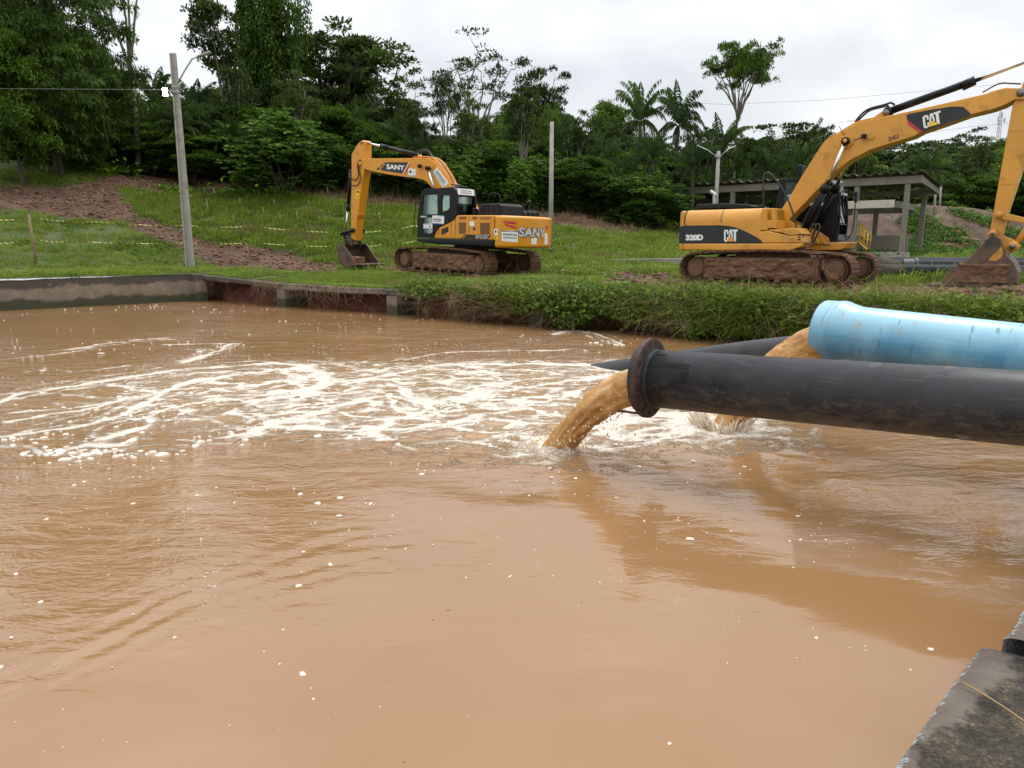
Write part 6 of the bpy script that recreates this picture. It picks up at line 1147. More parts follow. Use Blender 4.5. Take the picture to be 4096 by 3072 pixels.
h.plate('warning_sticker', S_['stick_arm'], .191, MT['warn'], arm); q = S_['stick_arm']; h.plate('sticker_mark', sub(q, .2, .8, .62, .88), .196, MT['ink'], arm, .002); h.plate('sticker_mark', sub(q, .3, .8, .2, .3), .196, MT['ink'], arm, .002)
pin(h, lerp(ap[0], ap[-1], .35) if False else (ap[0][0]+.03, ap[0][1]-.10), -.22, .22, .06, MT['steel'], arm, 'arm_top_pin')
pin(h, T0['san_tip'], -.27, .27, .085, Y_, arm, 'arm_pivot')
ar, ab = S_['arm_rod'], S_['arm_barrel']; cyl(h, 'arm_cylinder_rod', ar[0], ar[1], .042, 0, MT['chrome']); cyl(h, 'arm_cylinder', ab[1], ab[2], .082, 0, K_); cyl(h, 'arm_cylinder_head', ab[0], ab[1], .098, 0, K_); pin(h, ab[2], -.14, .14, .10, K_, name='cylinder_eye')
h.prism('cylinder_bracket', [(ab[2][0]+.22, ab[2][1]-.16), (ab[2][0]-.30, ab[2][1]-.18), (ab[2][0]-.02, ab[2][1]+.10)], -.10, .10, Y_, boom)
hose(h, [(ab[2][0]-.02, .05, ab[2][1]+.12), (ab[2][0]-.30, .05, ab[2][1]+.17), (ab[2][0]-.60, .05, ab[2][1]+.12), (ab[2][0]-.85, .05, ab[2][1]-.12)], .028, MT['rubber']); hose(h, [(ab[2][0]-.05, -.05, ab[2][1]+.10), (ab[2][0]-.32, -.05, ab[2][1]+.13), (ab[2][0]-.58, -.05, ab[2][1]+.07), (ab[2][0]-.83, -.05, ab[2][1]-.12)], .028, MT['rubber'])
for hp_ in T0['san_hoses']: hose(h, [(p[0], .24, p[1]) for p in hp_], .020, MT['rubber'])
bb, br = S_['bk_barrel'], S_['bk_rod']; cyl(h, 'bucket_cylinder', bb[0], bb[2], .068, 0, K_); cyl(h, 'bucket_cylinder_head', lerp(bb[2], bb[3], -.2), bb[3], .085, 0, K_); cyl(h, 'bucket_cylinder_rod', br[0], br[1], .035, 0, MT['chrome'])
for t in (.26, -.26): 
    l1 = S_['link1']; h.tube('tipping_link', [(l1[0][0], t, l1[0][1]), (l1[1][0], t, l1[1][1])], .062, K_)
    pin(h, l1[1], t-.04, t+.04, .085, K_, name='link_boss')
pin(h, S_['link1'][0], -.30, .30, .06, K_, name='link_pin')
l2 = S_['link2']; h.prism('bucket_link', [(l2[0][0]-.09, l2[0][1]+.06), (l2[0][0]+.09, l2[0][1]+.06), (l2[1][0]+.10, l2[1][1]-.02), (l2[1][0]-.10, l2[1][1]-.02)], -.13, .13, K_, bevel=.02)
def bucket(h, prof, lip0, lip1, w, th, ears, mat, name='bucket', teeth=5, td=None):
    """open shell: prof runs round the back from lip1 to lip0; side plates close both ends"""
    P = np.array(prof); c = P.mean(0); inn = c + (P-c)*.93; sg = h.sg; n = len(P); vs = []; fs = []
    for t in (w, -w): vs += [(p[0], sg*t, p[1]) for p in P] + [(p[0], sg*t, p[1]) for p in inn]
    N2 = 2*n
    for i in range(n-1):
        fs += [(i, i+1, N2+i+1, N2+i), (n+i+1, n+i, N2+n+i, N2+n+i+1), (i+1, i, n+i, n+i+1), (N2+i, N2+i+1, N2+n+i+1, N2+n+i)]
    for i in (0, n-1): fs.append((i, n+i, N2+n+i, N2+i))
    b = build(name, MB().add(vs, fs), mat, h.root)
    for t in (w, -w): h.prism('side_plate', prof, t-.022, t+.022, mat, b, bevel=.008)
    lp_ = prof[-1] if td else prof[-1]
    h.prism('cutting_edge', [lip1, (lip1[0]+td[0]*.16, lip1[1]+td[1]*.16), (lip1[0]+td[0]*.16-.0, lip1[1]+td[1]*.16+.035), (lip1[0]-td[0]*.10, lip1[1]+.05)], -w, w, mat, b, bevel=.006)
    for i in range(teeth):
        t = -w+.06+(2*w-.12)*i/(teeth-1); e = lip1; h.prism('bucket_tooth', [(e[0]+td[0]*.08, e[1]+td[1]*.08-.02), (e[0]+td[0]*.34, e[1]+td[1]*.34+.005), (e[0]+td[0]*.34, e[1]+td[1]*.34+.03), (e[0]+td[0]*.08, e[1]+td[1]*.08+.07)], t-.05, t+.05, MT['mudsteel'], b, bevel=.01)
    return b
bp_ = S_['bucket']; sbk = bucket(h, bp_, bp_[0], bp_[-1], .60, .03, None, MT['bucket'], td=(-.80, -.05) if False else (-.98, .0))
for t in (.24, -.24): h.prism('bucket_ear', [(bp_[0][0]-.1, bp_[0][1]-.10), (bp_[1][0]-.25, bp_[1][1]+.02), (T0['san_bpin'][0]+.35, T0['san_bpin'][1]+.05), (T0['san_bpin'][0]-.10, T0['san_bpin'][1]+.10), (T0['san_bpin'][0]-.12, T0['san_bpin'][1]-.12)], t-.025, t+.025, MT['bucket'], sbk)
pin(h, T0['san_bpin'], -.30, .30, .055, MT['bucket'], sbk, 'bucket_pin')
lumpy('bucket_mud', np.linspace(bp_[-1][0]+.05, bp_[3][0]-.1, 24), np.linspace(.04, .30, 10), .48, sbk, .12, 2., MT['mud'], 1)
# ---------------------------------------------------------------- yellow excavator (faces right)
C4 = DATA['CAT']; croot = machine('crawler_excavator', DATA['fr']['cat'], -1, 'yellow crawler excavator facing right with black side band, bucket on the churned mud')
cs0 = T1['cat_seam'][2][0]; h = rigger(croot, -1); Y_ = MT['cat_yellow']; AY = MT['cat_yellow']
crawler(h, -.05, 2.22, 1.19, 13., True); crawler(h, -.05, 2.22, -1.19, 18., True)
h.prism('undercarriage_body', [(-1.1, .35), (1.2, .35), (1.0, .82), (-.9, .82)], -1.0, 1.0, MT['mud'], bevel=.05)
mb = MB(); mb.tube([(0, 0, .74), (0, 0, .90)], .62, 36); build('slew_ring', mb, MT['mudsteel'], croot, bevel=.01)
mm = MB(); 
for i in range(26):
    a = rng.uniform(0, 6.28); q = rng.uniform(.2, 1.0); c = (.7+q*math.cos(a)*.8, -.1+q*math.sin(a)*.9, .74); r = rng.uniform(.08, .2); mm.box(c, (r*1.6, r*1.5, r*.8), Matrix.Rotation(a, 3, 'Z') @ Matrix.Rotation(.4*a, 3, 'X'))
mo = build('mud_lumps', mm, MT['mud'], croot); sm = mo.modifiers.new('s', 'SUBSURF'); sm.levels = sm.render_levels = 2
lo = C4['lower']; z0, z1 = .865, 1.06
pl_low = [(-1.9, 1.40), (1.0, 1.40)]
h.prism('lower_frame', [(-2.25, z0+.01), (-2.28, z1), (.95, z1), (.93, .97), (.62, z0)], .60, 1.40, Y_, bevel=.035, seg=3)
h.prism('lower_frame_far', [(-2.2, z0+.01), (-2.2, z1), (.2, z1), (.2, z0)], -1.38, .60, MT['black'], bevel=.02)
hs = C4['house']; 
build('engine_housing', MB().xprism([(-.55, 1.068), (-1.385, 1.068), (-1.385, 1.60)] + [(-1.385+.24*(1-math.cos(a)), 1.62+.34*math.sin(a)) for a in np.linspace(.15, math.pi/2, 7)] + [(-.55, 1.96)], -2.25, -.13), Y_, croot, bevel=.02, ang=60)
h.prism('engine_housing_inner', [(-2.25, 1.068), (-2.25, 1.94), (.0, 1.94), (.0, 1.068)], -1.36, .60, Y_, bevel=.03)
# tail / counterweight
R_ = 2.75; plan = [(-2.262, 1.385), (-2.36, 1.38)] + [(-math.sqrt(R_*R_-t*t), t) for t in np.linspace(1.30, -1.30, 25)] + [(-2.40, -1.36), (-2.26, -1.36)]
mb = MB(); mb.plan(plan, .87, 1.062); build('counterweight_foot', mb, Y_, croot, bevel=.05, seg=3, ang=50)
mb = MB(); mb.plan(plan, 1.068, 1.945); cw2 = build('counterweight', mb, Y_, croot, bevel=.14, seg=5, ang=50)
def tail(t, w, k): t_ = max(-1.30, min(1.38, t)); return (-(math.sqrt(R_*R_-t_*t_)+k), -t_, w)
vs = []; fs = []; ts = np.linspace(1.30, -1.30, 20)
for t in ts: vs += [tail(t, 1.075, .004), tail(t, 1.53, .004)]
for i in range(19): fs.append((2*i, 2*i+1, 2*i+3, 2*i+2))
build('tail_band', MB().add(vs, fs), MT['decal_black'], cw2); h.plate('tail_band', [(-2.262, 1.07), (-2.40, 1.07), (-2.40, 1.53), (-2.262, 1.53)], 1.386, MT['decal_black'], cw2)
for xx_ in (-2.262, cs0): build('panel_gap', MB().xprism([(-1.387+.24*(1-math.cos(a)), 1.62+.343*math.sin(a)) for a in np.linspace(0, math.pi/2, 8)] + [(-1.36+.24*(1-math.cos(a)), 1.60+.33*math.sin(a)) for a in np.linspace(math.pi/2, 0, 8)], xx_-.009, xx_+.009), MT['ink'], croot)
h.plate('side_band', C4['band'], 1.386, MT['decal_black'])
for u, a, b in ((-.745, 1.07, 1.96), (-1.30, 1.07, 1.96)):
    pass
us_ = C4['house']; u1 = us_[3][0]
for q in (((us_[0][0]+.0, 1.075), (us_[2][0], 1.90)),): h.plate('panel_seam', [(q[0][0]-.01, q[0][1]), (q[0][0]+.01, q[0][1]), (q[1][0]+.01, 1.60), (q[1][0]-.01, 1.60)], 1.3855, MT['ink'], th=.003)
cs_ = T1['cat_seam']; h.plate('panel_seam', [(cs_[0][0]-.009, 1.075), (cs_[0][0]+.009, 1.075), (cs_[1][0]+.009, 1.52), (cs_[1][0]-.009, 1.52)], 1.3905, MT['ink'], th=.003)
lk = T1['cat_lock']; h.plate('lock_recess', lk, 1.391, MT['ink'], th=.004); mb = MB(); lc = (sum(p[0] for p in lk)/4, sum(p[1] for p in lk)/4); h.tube('lock_knob', [(lc[0], 1.395, lc[1]), (lc[0], 1.41, lc[1])], .018, MT['steel'])
h.prism('front_pillar', C4['pillar'], .62, 1.39, Y_, bevel=.035, seg=3)
rc = C4['recess']; h.prism('tank_recess', [(rc[0][0]-.02, rc[3][1]), (rc[2][0], rc[2][1]), (rc[1][0], rc[1][1]), (rc[0][0]-.02, rc[0][1])], .62, 1.22, AY, bevel=.02)
h.prism('tank_corner', [(rc[1][0]-.10, rc[1][1]), (rc[1][0], rc[1][1]), (rc[2][0], rc[2][1]), (rc[2][0]-.10, rc[2][1])], .62, 1.38, AY, bevel=.02)
h.prism('recess_floor', [(rc[0][0]-.02, rc[2][1]-.0), (rc[2][0], rc[2][1]), (rc[2][0], rc[2][1]+.20), (rc[0][0]-.02, rc[2][1]+.20)], .62, 1.375, AY, bevel=.02)
h.prism('step_box', C4['step'], .60, 1.39, Y_, bevel=.03, seg=3); h.prism('step_lid', C4['steptop'], .66, 1.37, Y_, bevel=.03, seg=3)
sp_ = C4['step']; ue = sp_[3][0]
for k_ in range(3): h.plate('step_grille', [(ue-.10, 1.13+.065*k_), (ue-.03, 1.13+.065*k_), (ue-.03, 1.165+.065*k_), (ue-.10, 1.165+.065*k_)], 1.391, MT['ink'], th=.003)
for k_ in range(3): build('step_grille', MB().box((ue+.002, -(1.30), 1.15+.065*k_), (.004, .12, .035)), MT['ink'], croot)
h.tube('tow_bar', [(ue+.0, 1.2, 1.04), (ue+.22, 1.2, 1.03)], .022, MT['mudsteel'])
c0 = C4['cat_house']; pl_c = lambda t: (lambda u, w, k: (u, -(t+k), w))
raw = letters('CAT'); put_text('side_lettering', 'CAT', c0[0], c0[1], c0[2], pl_c(1.391), MT['white'], croot, .005, raw=raw)
def tri_on(c, t, mat, par):
    p0, p1, p2 = [np.array(p) for p in c]; ex, ey = p1-p0, p2-p0; g_ = lambda x, y: tuple(p0+ex*x+ey*y)
    h.plate('logo_triangle', [g_(.19, .0), g_(.85, .0), g_(.50, .48)], t, MT['ink'], par, .003); h.plate('logo_triangle', [g_(.23, .02), g_(.81, .02), g_(.50, .44)], t+.0035, mat, par, .003)
tri_on(c0, 1.397, MT['orange'], croot)
t3 = C4['t320']; put_text('model_lettering', '320D', t3[0], t3[1], t3[2], pl_c(1.391), MT['white'], croot, .005, bold=.065)
hp = C4['hood']; hood = h.prism('engine_hood', [(p[0], p[1]) for p in hp], -.4, .92, MT['plastic'], bevel=.05, seg=3)
for i in range(15): u = hp[0][0]+.10+.075*i; h.plate('hood_slot', [(u, hp[0][1]+.07), (u+.045, hp[0][1]+.07), (u+.05, hp[2][1]-.03), (u+.005, hp[2][1]-.03)], .921, MT['ink'], hood, th=.003)
ex = C4['exh']; hose(h, [(ex[0][0], .3, ex[0][1]-.1), (ex[1][0], .3, ex[1][1]), (ex[2][0]-.0, .3, ex[2][1]), (ex[3][0]-.02, .3, ex[3][1])], .05, MT['galv'], name='exhaust_pipe')
h.tube('filler_cap', [(hp[6][0]+.1, .7, 1.95), (hp[6][0]+.1, .7, 2.07)], .10, MT['black'])
hose(h, [(p[0], 1.3, p[1]) for p in C4['mirror_bar']], .022, MT['rubber'], name='mirror_bar_hose')
cp = C4['cab']; ru = min(p[0] for p in cp); fu = max(p[0] for p in cp)
ccab = cab(h, cp, -1.36, -.40, [C4['cabwin']], (ru-.1, ru+.3, 2.1, 2.6, -1.2, -.55), (fu-.45, fu+.2, 1.30, 2.42, -1.27, -.50))
for a, b in (((fu-.02, -.47, 1.15), (fu-.10, -.50, 2.50)), ((fu-.02, -1.30, 1.15), (fu-.10, -1.26, 2.50))): hose(h, [a, ((a[0]+b[0])/2+.05, (a[1]+b[1])/2, (a[2]+b[2])/2), b], .03, MT['black'], ccab, 'front_pillar_guard')
build('front_screen', MB().add([(fu-.015, y_, z_) for y_, z_ in ((.50, 1.60), (1.27, 1.60))] + [(fu-.16, y_, z_) for y_, z_ in ((1.22, 2.46), (.55, 2.46))], [(0, 1, 2, 3)]), MT['frontglass'], ccab)
build('sun_strip', MB().box((fu-.03, .88, 2.36), (.01, .60, .06)), MT['silver'], ccab)
build('front_sill', MB().box((fu-.005, .88, 1.56), (.03, .80, .035)), MT['black'], ccab, bevel=.01)
h.tube('wiper', [(fu+.03, -.55, 1.95), (fu+.01, -.58, 2.45)], .012, MT['black'], ccab, 6); hose(h, [(fu+.0, -1.45, 1.15), (fu+.12, -1.5, 1.5), (fu+.10, -1.5, 2.3), (fu-.02, -1.42, 2.45)], .014, MT['black'], ccab, 'grab_handle')
mb = MB(); mb.box((fu+.10, 1.62, 2.32), (.06, .18, .30)); build('mirror', mb, MT['plastic'], ccab, bevel=.02); h.tube('mirror_arm', [(fu-.05, -1.38, 2.42), (fu+.09, -1.60, 2.44)], .012, MT['black'], ccab, 6)
mb = MB(); mb.tube([(fu-.22, 1.1, 2.63), (fu-.16, 1.1, 2.70)], .05, 12); build('roof_lamp', mb, MT['galv'], ccab)
h.plate('window_sticker', [(ru+.35, 2.32), (ru+.75, 2.34), (ru+.75, 2.40), (ru+.35, 2.38)], -.385, MT['cyan_print'], ccab)
fl_ = T0['cat_frontlow']; h.prism('front_frame', [(fl_[0][0]-.2, fl_[0][1]), *fl_[1:]], -1.40, -.34, Y_, bevel=.03, seg=3); fy = T0['cat_front_y']; h.prism('cab_side_cover', fy, -.42, -.36, Y_, bevel=.012)
h.plate('maker_plate', [(1.02, .99), (1.16, .99), (1.16, 1.04), (1.02, 1.04)], -.34, MT['steel'])
mb = MB(); mb.prism([(-.30, 1.05), (1.05, 1.05), (.9, 1.35), (.35, 1.60), (-.05, 1.85), (-.35, 1.85)], -.34, -.28); mb.prism([(-.30, 1.05), (1.05, 1.05), (.9, 1.35), (.35, 1.60), (-.05, 1.85), (-.35, 1.85)], .28, .34); build('boom_bracket', mb, AY, croot, bevel=.01)
pin(h, (-.02, 1.72), -.37, .37, .07, MT['steel'], None, 'boom_foot_pin'); ht = h.prism('hand_tank_lug', [(.12, 1.62), (-.05, 1.86), (-.12, 1.86), (-.02, 1.58)], .36, .40, AY); h.tube('tank_rod', [(-.35, .5, 1.83), (.02, .5, 1.82)], .03, AY)
boom = h.prism('boom', C4['boom'], -.25, .27, Y_, bevel=.02)
bpts = C4['boom']; ul = bpts[1:13]
for k_, t in enumerate((-.18, -.06, .06, .18)): hose(h, [(p[0]-.02, t, p[1]+.028) for p in ul[:9]], .018, Y_ if k_ % 2 else MT['arm_yellow'], boom, 'boom_line')
h.plate('boom_decal', C4['decal_boom'], .271, MT['decal_black'], boom); h.plate('red_stripe', C4['decal_red'], .276, MT['red'], boom, .003)
cb = C4['cat_boom']; put_text('boom_lettering', 'CAT', cb[0], cb[1], cb[2], pl_c(.276), MT['white'], boom, .004, raw=raw); tri_on(cb, .281, MT['warn'], boom)
eh = C4['eh03']; put_text('fleet_number', 'EH03', eh[0], eh[1], eh[2], pl_c(.271), MT['ink'], boom, .003, bold=.02)
for cc in T1['cat_boomseams']: h.plate('weld_seam', [(cc[0][0]-.006, cc[0][1]), (cc[0][0]+.006, cc[0][1]), (cc[1][0]+.006, cc[1][1]), (cc[1][0]-.006, cc[1][1])], .2705, MT['arm_yellow'], boom, .003)
h.prism('cylinder_bracket', C4['arm_ear'], -.16, .16, Y_, boom); pin(h, lerp(C4['arm_ear'][2], C4['arm_ear'][4], .4), -.20, .20, .07, MT['steel'], boom, 'bracket_pin')
lm = C4['lamp'][0]; mb = MB(); mb.box((lm[0], -.33, lm[1]), (.12, .09, .11)); build('work_lamp', mb, MT['plastic'], boom, bevel=.02); h.tube('lamp_bracket', [(lm[0]+.02, .29, lm[1]-.07), (lm[0]+.20, .30, lm[1]-.06), (lm[0]+.23, .30, lm[1]+.06)], .012, Y_, boom, 6)
hose(h, [(lm[0]-.08, .28, lm[1]-.02), (lm[0]-.3, .28, lm[1]-.06), (lm[0]-.5, .28, lm[1]+.12), (lm[0]-.62, .28, lm[1]+.32)], .008, MT['rubber'], boom, 'lamp_cable')
ab, ar = C4['arm_barrel'], C4['arm_rod']; cyl(h, 'arm_cylinder', ab[0], ab[2], .088, 0, MT['black']); cyl(h, 'arm_cylinder_head', ab[1], ab[2], .108, 0, MT['black']); cyl(h, 'arm_cylinder_rod', ar[0], ar[2], .05, 0, MT['chrome']); pin(h, ab[0], -.13, .13, .10, MT['black'], name='cylinder_eye')
for q in T0['cat_hoses']: hose(h, [(p[0], .06, p[1]) for p in q], .026, MT['rubber'])
for q in T0['cat_hoses2']: hose(h, [(p[0], .60, p[1]) for p in q], .024, MT['rubber'])
hose(h, [(p[0], .1, p[1]) for p in T0['cat_top_hose']], .016, MT['rust'], boom, 'boom_line')
b1, b2 = C4['boomcyl'], C4['boomcyl2']
e0 = b1[0]
for t, (q0, q1) in ((.42, (b1[1], b1[2])), (-.40, (b2[0], b2[1]))):
    h.tube('boom_cylinder_rod', [(e0[0], t, e0[1]), (q0[0], t, q0[1])], .045, MT['chrome']); cyl(h, 'boom_cylinder', q0, q1, .092, t, MT['black']); cyl(h, 'boom_cylinder_head', q0, lerp(q0, q1, .16), .115, t, MT['black'])
    pin(h, e0, t-.06, t+.06, .095, MT['black'], name='cylinder_eye'); hose(h, [(q0[0]+.02, t+.09, q0[1]), (lerp(q0, q1, .5)[0]-.10, t+.10, lerp(q0, q1, .5)[1]), (q1[0]-.08, t+.1, q1[1])], .014, MT['rubber'])
pin(h, e0, -.46, .46, .055, MT['steel'], boom, 'boom_pin'); pin(h, e0, .485, .495, .05, AY, boom, 'pin_cap'); mb = MB(); mb.tube([(e0[0], -.27, e0[1]), (e0[0], -.335, e0[1])], .16, 28); build('boom_boss', mb, Y_, boom, bevel=.01)
arm = h.prism('arm', C4['arm'], -.20, .21, MT['cat_yellow'], bevel=.018)
tipc = T1['cat_tip']; pin(h, tipc, -.29, .30, .085, MT['steel'], boom, 'arm_pivot')
for cc in T1['arm_seams']: h.plate('weld_seam', [cc[0], cc[1], (cc[1][0], cc[1][1]-.012), (cc[0][0], cc[0][1]-.012)], .211, MT['arm_yellow'], arm, .006)
pn_ = C4['pins']; lb = C4['linkbar']; lb2 = C4['linkbar2']
for t in (.27, -.27):
    h.prism('idler_link', [(lb[0][0]-.02, lb[0][1]+.085), (lb[0][0]-.07, lb[0][1]), (lb[0][0]-.02, lb[0][1]-.085), (lb[1][0], lb[1][1]-.05), (lb[1][0], lb[1][1]+.05)], t-.025, t+.025, AY, bevel=.01); h.tube('link_boss', [(lb[0][0], t-.05, lb[0][1]), (lb[0][0], t+.05, lb[0][1])], .085, AY)
h.tube('tipping_link', [(lb2[0][0], .0, lb2[0][1]), (lb2[1][0], .0, lb2[1][1])], .075, AY); pin(h, lb[1], -.34, .34, .06, MT['steel'], name='link_pin')
atop = (lb[1][0]+.05, lb[1][1]+.05); cyl(h, 'bucket_cylinder_rod', atop, (5.95, 3.0), .04, 0, MT['chrome']); cyl(h, 'bucket_cylinder', (5.95, 3.0), (6.0, 4.6), .075, 0, MT['black'])
# bucket: opening faces the machine
bp = C4['bucket']; shell = [bp[1], bp[2], bp[3], bp[4], bp[5], bp[6], bp[7], bp[8], bp[9], bp[10], bp[11], bp[12]]
P = np.array(shell); sh_o = [bp[0]] + shell
cbk = bucket(h, sh_o, bp[0], bp[12], .60, .03, None, MT['bucket'], td=(-.99, .03))
for t in (.605, -.605): h.prism('side_cutter', bp[12:16]+[bp[17], bp[0], lerp(bp[0], bp[6], .35), lerp(bp[12], bp[10], .25)], t-.03, t+.03, MT['bucket'], cbk, bevel=.01)
lumpy('bucket_mud', np.linspace(bp[12][0]+.25, bp[7][0]-.10, 60), np.linspace(.12, .62, 30), .62, cbk, .07, 31., MT['mud'], -1)
er = C4['ear']
for t in (.26, -.26): h.prism('bucket_ear', er, t-.03, t+.03, MT['arm_yellow'], cbk, bevel=.01)
yb = T1['cat_patch']; h.plate('worn_paint_patch', yb, .625, MT['arm_yellow'], cbk, .006)
for c_, r in ((pn_[0], .075), (pn_[1], .11)): pin(h, c_, -.32, .32, r, AY, cbk, 'bucket_pin'); pin(h, c_, .32, .335, r*.6, MT['steel'], cbk, 'pin_cap')
# ================================================================= POLES, WIRES, SHED
def gz(x, y): return float(ground_z(np.array([float(x)]), np.array([float(y)]))[0][0])
b_, t_, f_, armp = DATA['pole1']
p1 = empty('lamp_post', (b_[0], b_[1], b_[2]-.15), label='tall concrete lamp post behind the pool wall with one arm lamp and a lit floodlight', cat='lamp post')
H_ = t_[2]-b_[2]+.15
mb = MB(); 
for (w0, w1, d0, d1) in ((.36, .24, .13, .11),):
    a = [(-w0/2, -d0/2), (w0/2, -d0/2), (w0/2, d0/2), (-w0/2, d0/2)]; b = [(-w1/2, -d1/2), (w1/2, -d1/2), (w1/2, d1/2), (-w1/2, d1/2)]
    mb.add([(*p, 0) for p in a] + [(*p, H_) for p in b], [(3, 2, 1, 0), (4, 5, 6, 7)] + [(i, (i+1) % 4, 4+(i+1) % 4, 4+i) for i in range(4)])
    for sx in (-1, 1):
        for sy in (-1,):
            a = [(sx*w0/2-sx*.09, -d0/2-.06), (sx*w0/2, -d0/2-.06), (sx*w0/2, -d0/2+.01), (sx*w0/2-sx*.09, -d0/2+.01)]; b = [(sx*w1/2-sx*.07, -d1/2-.05), (sx*w1/2, -d1/2-.05), (sx*w1/2, -d1/2+.01), (sx*w1/2-sx*.07, -d1/2+.01)]
            f = [(3, 2, 1, 0), (4, 5, 6, 7)] + [(i, (i+1) % 4, 4+(i+1) % 4, 4+i) for i in range(4)]
            mb.add([(*p, 0) for p in a] + [(*p, H_-.02) for p in b], f if sx > 0 else [q[::-1] for q in f])
build('post', mb, MT['pole'], p1, bevel=.012)
rel = lambda q: (q[0]-p1.location[0], q[1]-p1.location[1]-.05, q[2]-p1.location[2])
mb = MB(); mb.tube([rel(q) for q in armp[:4]], .035, 10); build('lamp_arm', mb, MT['galv'], p1, True)
q = Vector(rel(armp[3])); q2 = Vector(rel(armp[4])); dv = (q2-q).normalized(); rt = dv.to_track_quat('X', 'Z').to_matrix(); mb = MB(); mb.box(q+dv*.30, (.58, .26, .06), rt); mb.box(q+dv*.10-Vector((0, 0, .0)), (.2, .14, .10), rt); lh = build('lamp_head', mb, MT['galv'], p1, bevel=.02)
mb = MB(); mb.box(q+dv*.34+rt @ Vector((0, 0, -.034)), (.40, .20, .01), rt); build('lamp_lens', mb, simple('opal_lens', (.55, .52, .45), .4), lh)
for z in (-.42, -.62): mb = MB(); mb.ring((0, 0, rel(armp[0])[2]+z+.3), (0, 0, rel(armp[0])[2]+z+.34), .175, .15, 20); build('clamp_band', mb, MT['galv'], p1)
fl = Vector(rel(f_)); flood = bpy.data.objects.new('floodlight', None); COL.objects.link(flood); flood.parent = p1; flood.location = fl + Vector((-.16, -.12, 0)); flood.rotation_euler = (R(8), R(2), R(-18))
mb = MB(); mb.box((0, 0, 0), (.26, .06, .36)); build('floodlight_case', mb, MT['plastic'], flood, bevel=.02)
em, t, b = nmat('lit_floodlight'); b.inputs['Emission Color'].default_value = (1, .99, .96, 1); b.inputs['Emission Strength'].default_value = 60; b.inputs['Base Color'].default_value = (.9, .9, .9, 1)
mb = MB(); mb.box((0, -.034, 0), (.22, .008, .32)); build('floodlight_lens', mb, em, flood)
b_, t_ = DATA['pole2']; p2 = empty('bare_pole', (b_[0], b_[1], b_[2]-.1), label='slim bare concrete pole just right of the orange excavator, hazard tape wrapped low', cat='pole')
mb = MB(); mb.tube([(0, 0, 0), (0, 0, t_[2]-b_[2]+.1)], [.125, .085], 20); o = build('pole_shaft', mb, MT['pole'], p2, True)
tapem, tt, tb_ = nmat('black_yellow_hazard_tape'); at = N(tt, 'ShaderNodeAttribute', attribute_name='run'); sx_ = N(tt, 'ShaderNodeSeparateXYZ', {0: at.outputs['Vector']})
w_ = math_(tt, 'MODULO', math_(tt, 'ADD', math_(tt, 'MULTIPLY', sx_.outputs[0], 4.5), math_(tt, 'MULTIPLY', sx_.outputs[1], .5)), 1.0); tt.links.new(ramp(tt, w_, [(.495, (.55, .50, .06)), (.505, (.03, .03, .03))]), tb_.inputs['Base Color']); tb_.inputs['Roughness'].default_value = .35
def tape_strip(pts, w, name, label=None, parent=None, sag=.06):
    V = []; A_ = []; L_ = 0; prev = None; rg = np.random.default_rng(int(abs(pts[0][0])*100)+1)
    for i in range(len(pts)-1):
        a, b = Vector(pts[i]), Vector(pts[i+1]); n = max(2, int((b-a).length/.10))
        for j in range(n+(i == len(pts)-2)):
            t = j/n; p = a.lerp(b, t) - Vector((0, 0, sag*math.sin(math.pi*t)));  L_ += (p-prev).length if prev else 0; prev = p.copy()
            an = 1.35*math.sin(L_*3.2)*.6 + .35*math.sin(L_*9+1); u = Vector((0, math.sin(an), math.cos(an)))*w/2
            V += [p-u, p+u]; A_ += [(L_, 0, 0), (L_, 1, 0)]
    n = len(V)//2; F = [(2*i, 2*i+2, 2*i+3, 2*i+1) for i in range(n-1)]; V = np.array([tuple(v) for v in V])
    o = link(name, npmesh(name, V, F, {'run': ('FLOAT_VECTOR', 'POINT', A_)}), tapem, parent)
    return tag(o, label, 'hazard tape') if label else o
tl = ['upper hazard tape strung from the left stake past the lamp post', 'lower hazard tape strung from the left stake past the lamp post', 'upper hazard tape between the orange arm and the black cab', 'lower hazard tape between the orange arm and the black cab']
for P, l in zip(DATA['tape'], tl): tape_strip(P, .045, 'hazard_tape', l)
tape_strip([DATA['tape'][2][-1], (DATA['tape'][2][-1][0]+1.2, 36.1, DATA['tape'][2][-1][2]+.05), (1.75, 34.25, 2.62)], .075, 'hazard_tape', 'hazard tape running behind the orange excavator to the bare pole')
for z in (2.62, 2.28, 1.96): 
    mb = MB(); n = 24; V = []; A_ = []
    for k in range(n+1): a = k/n*2*math.pi; V += [(.13*math.cos(a), .13*math.sin(a), z-p2.location[2]-.04+.02*math.sin(a)), (.13*math.cos(a), .13*math.sin(a), z-p2.location[2]+.04+.02*math.sin(a))]; A_ += [(a*.15, 0, 0), (a*.15, 1, 0)]
    link('tape_wrap', npmesh('tape_wrap', V, [(2*k, 2*k+2, 2*k+3, 2*k+1) for k in range(n)], {'run': ('FLOAT_VECTOR', 'POINT', A_)}), tapem, p2)
b_, t_, aL, aR = DATA['pole3']; p3 = empty('lamp_post', b_, label='far concrete lamp post with two bare upswept arms, behind the yellow excavator', cat='lamp post')
b0 = Vector(b_); gz_ = gz(t_[0], t_[1]); p3.location = (t_[0], t_[1], gz_-.1)
mb = MB(); mb.tube([(0, 0, 0), (0, 0, t_[2]-gz_+.1)], [.17, .11], 16); build('post', mb, MT['pole'], p3, True)
for A_ in (aL, aR): mb = MB(); mb.tube([Vector(q)-p3.location for q in A_], .035, 8); build('lamp_arm', mb, MT['galv'], p3, True)
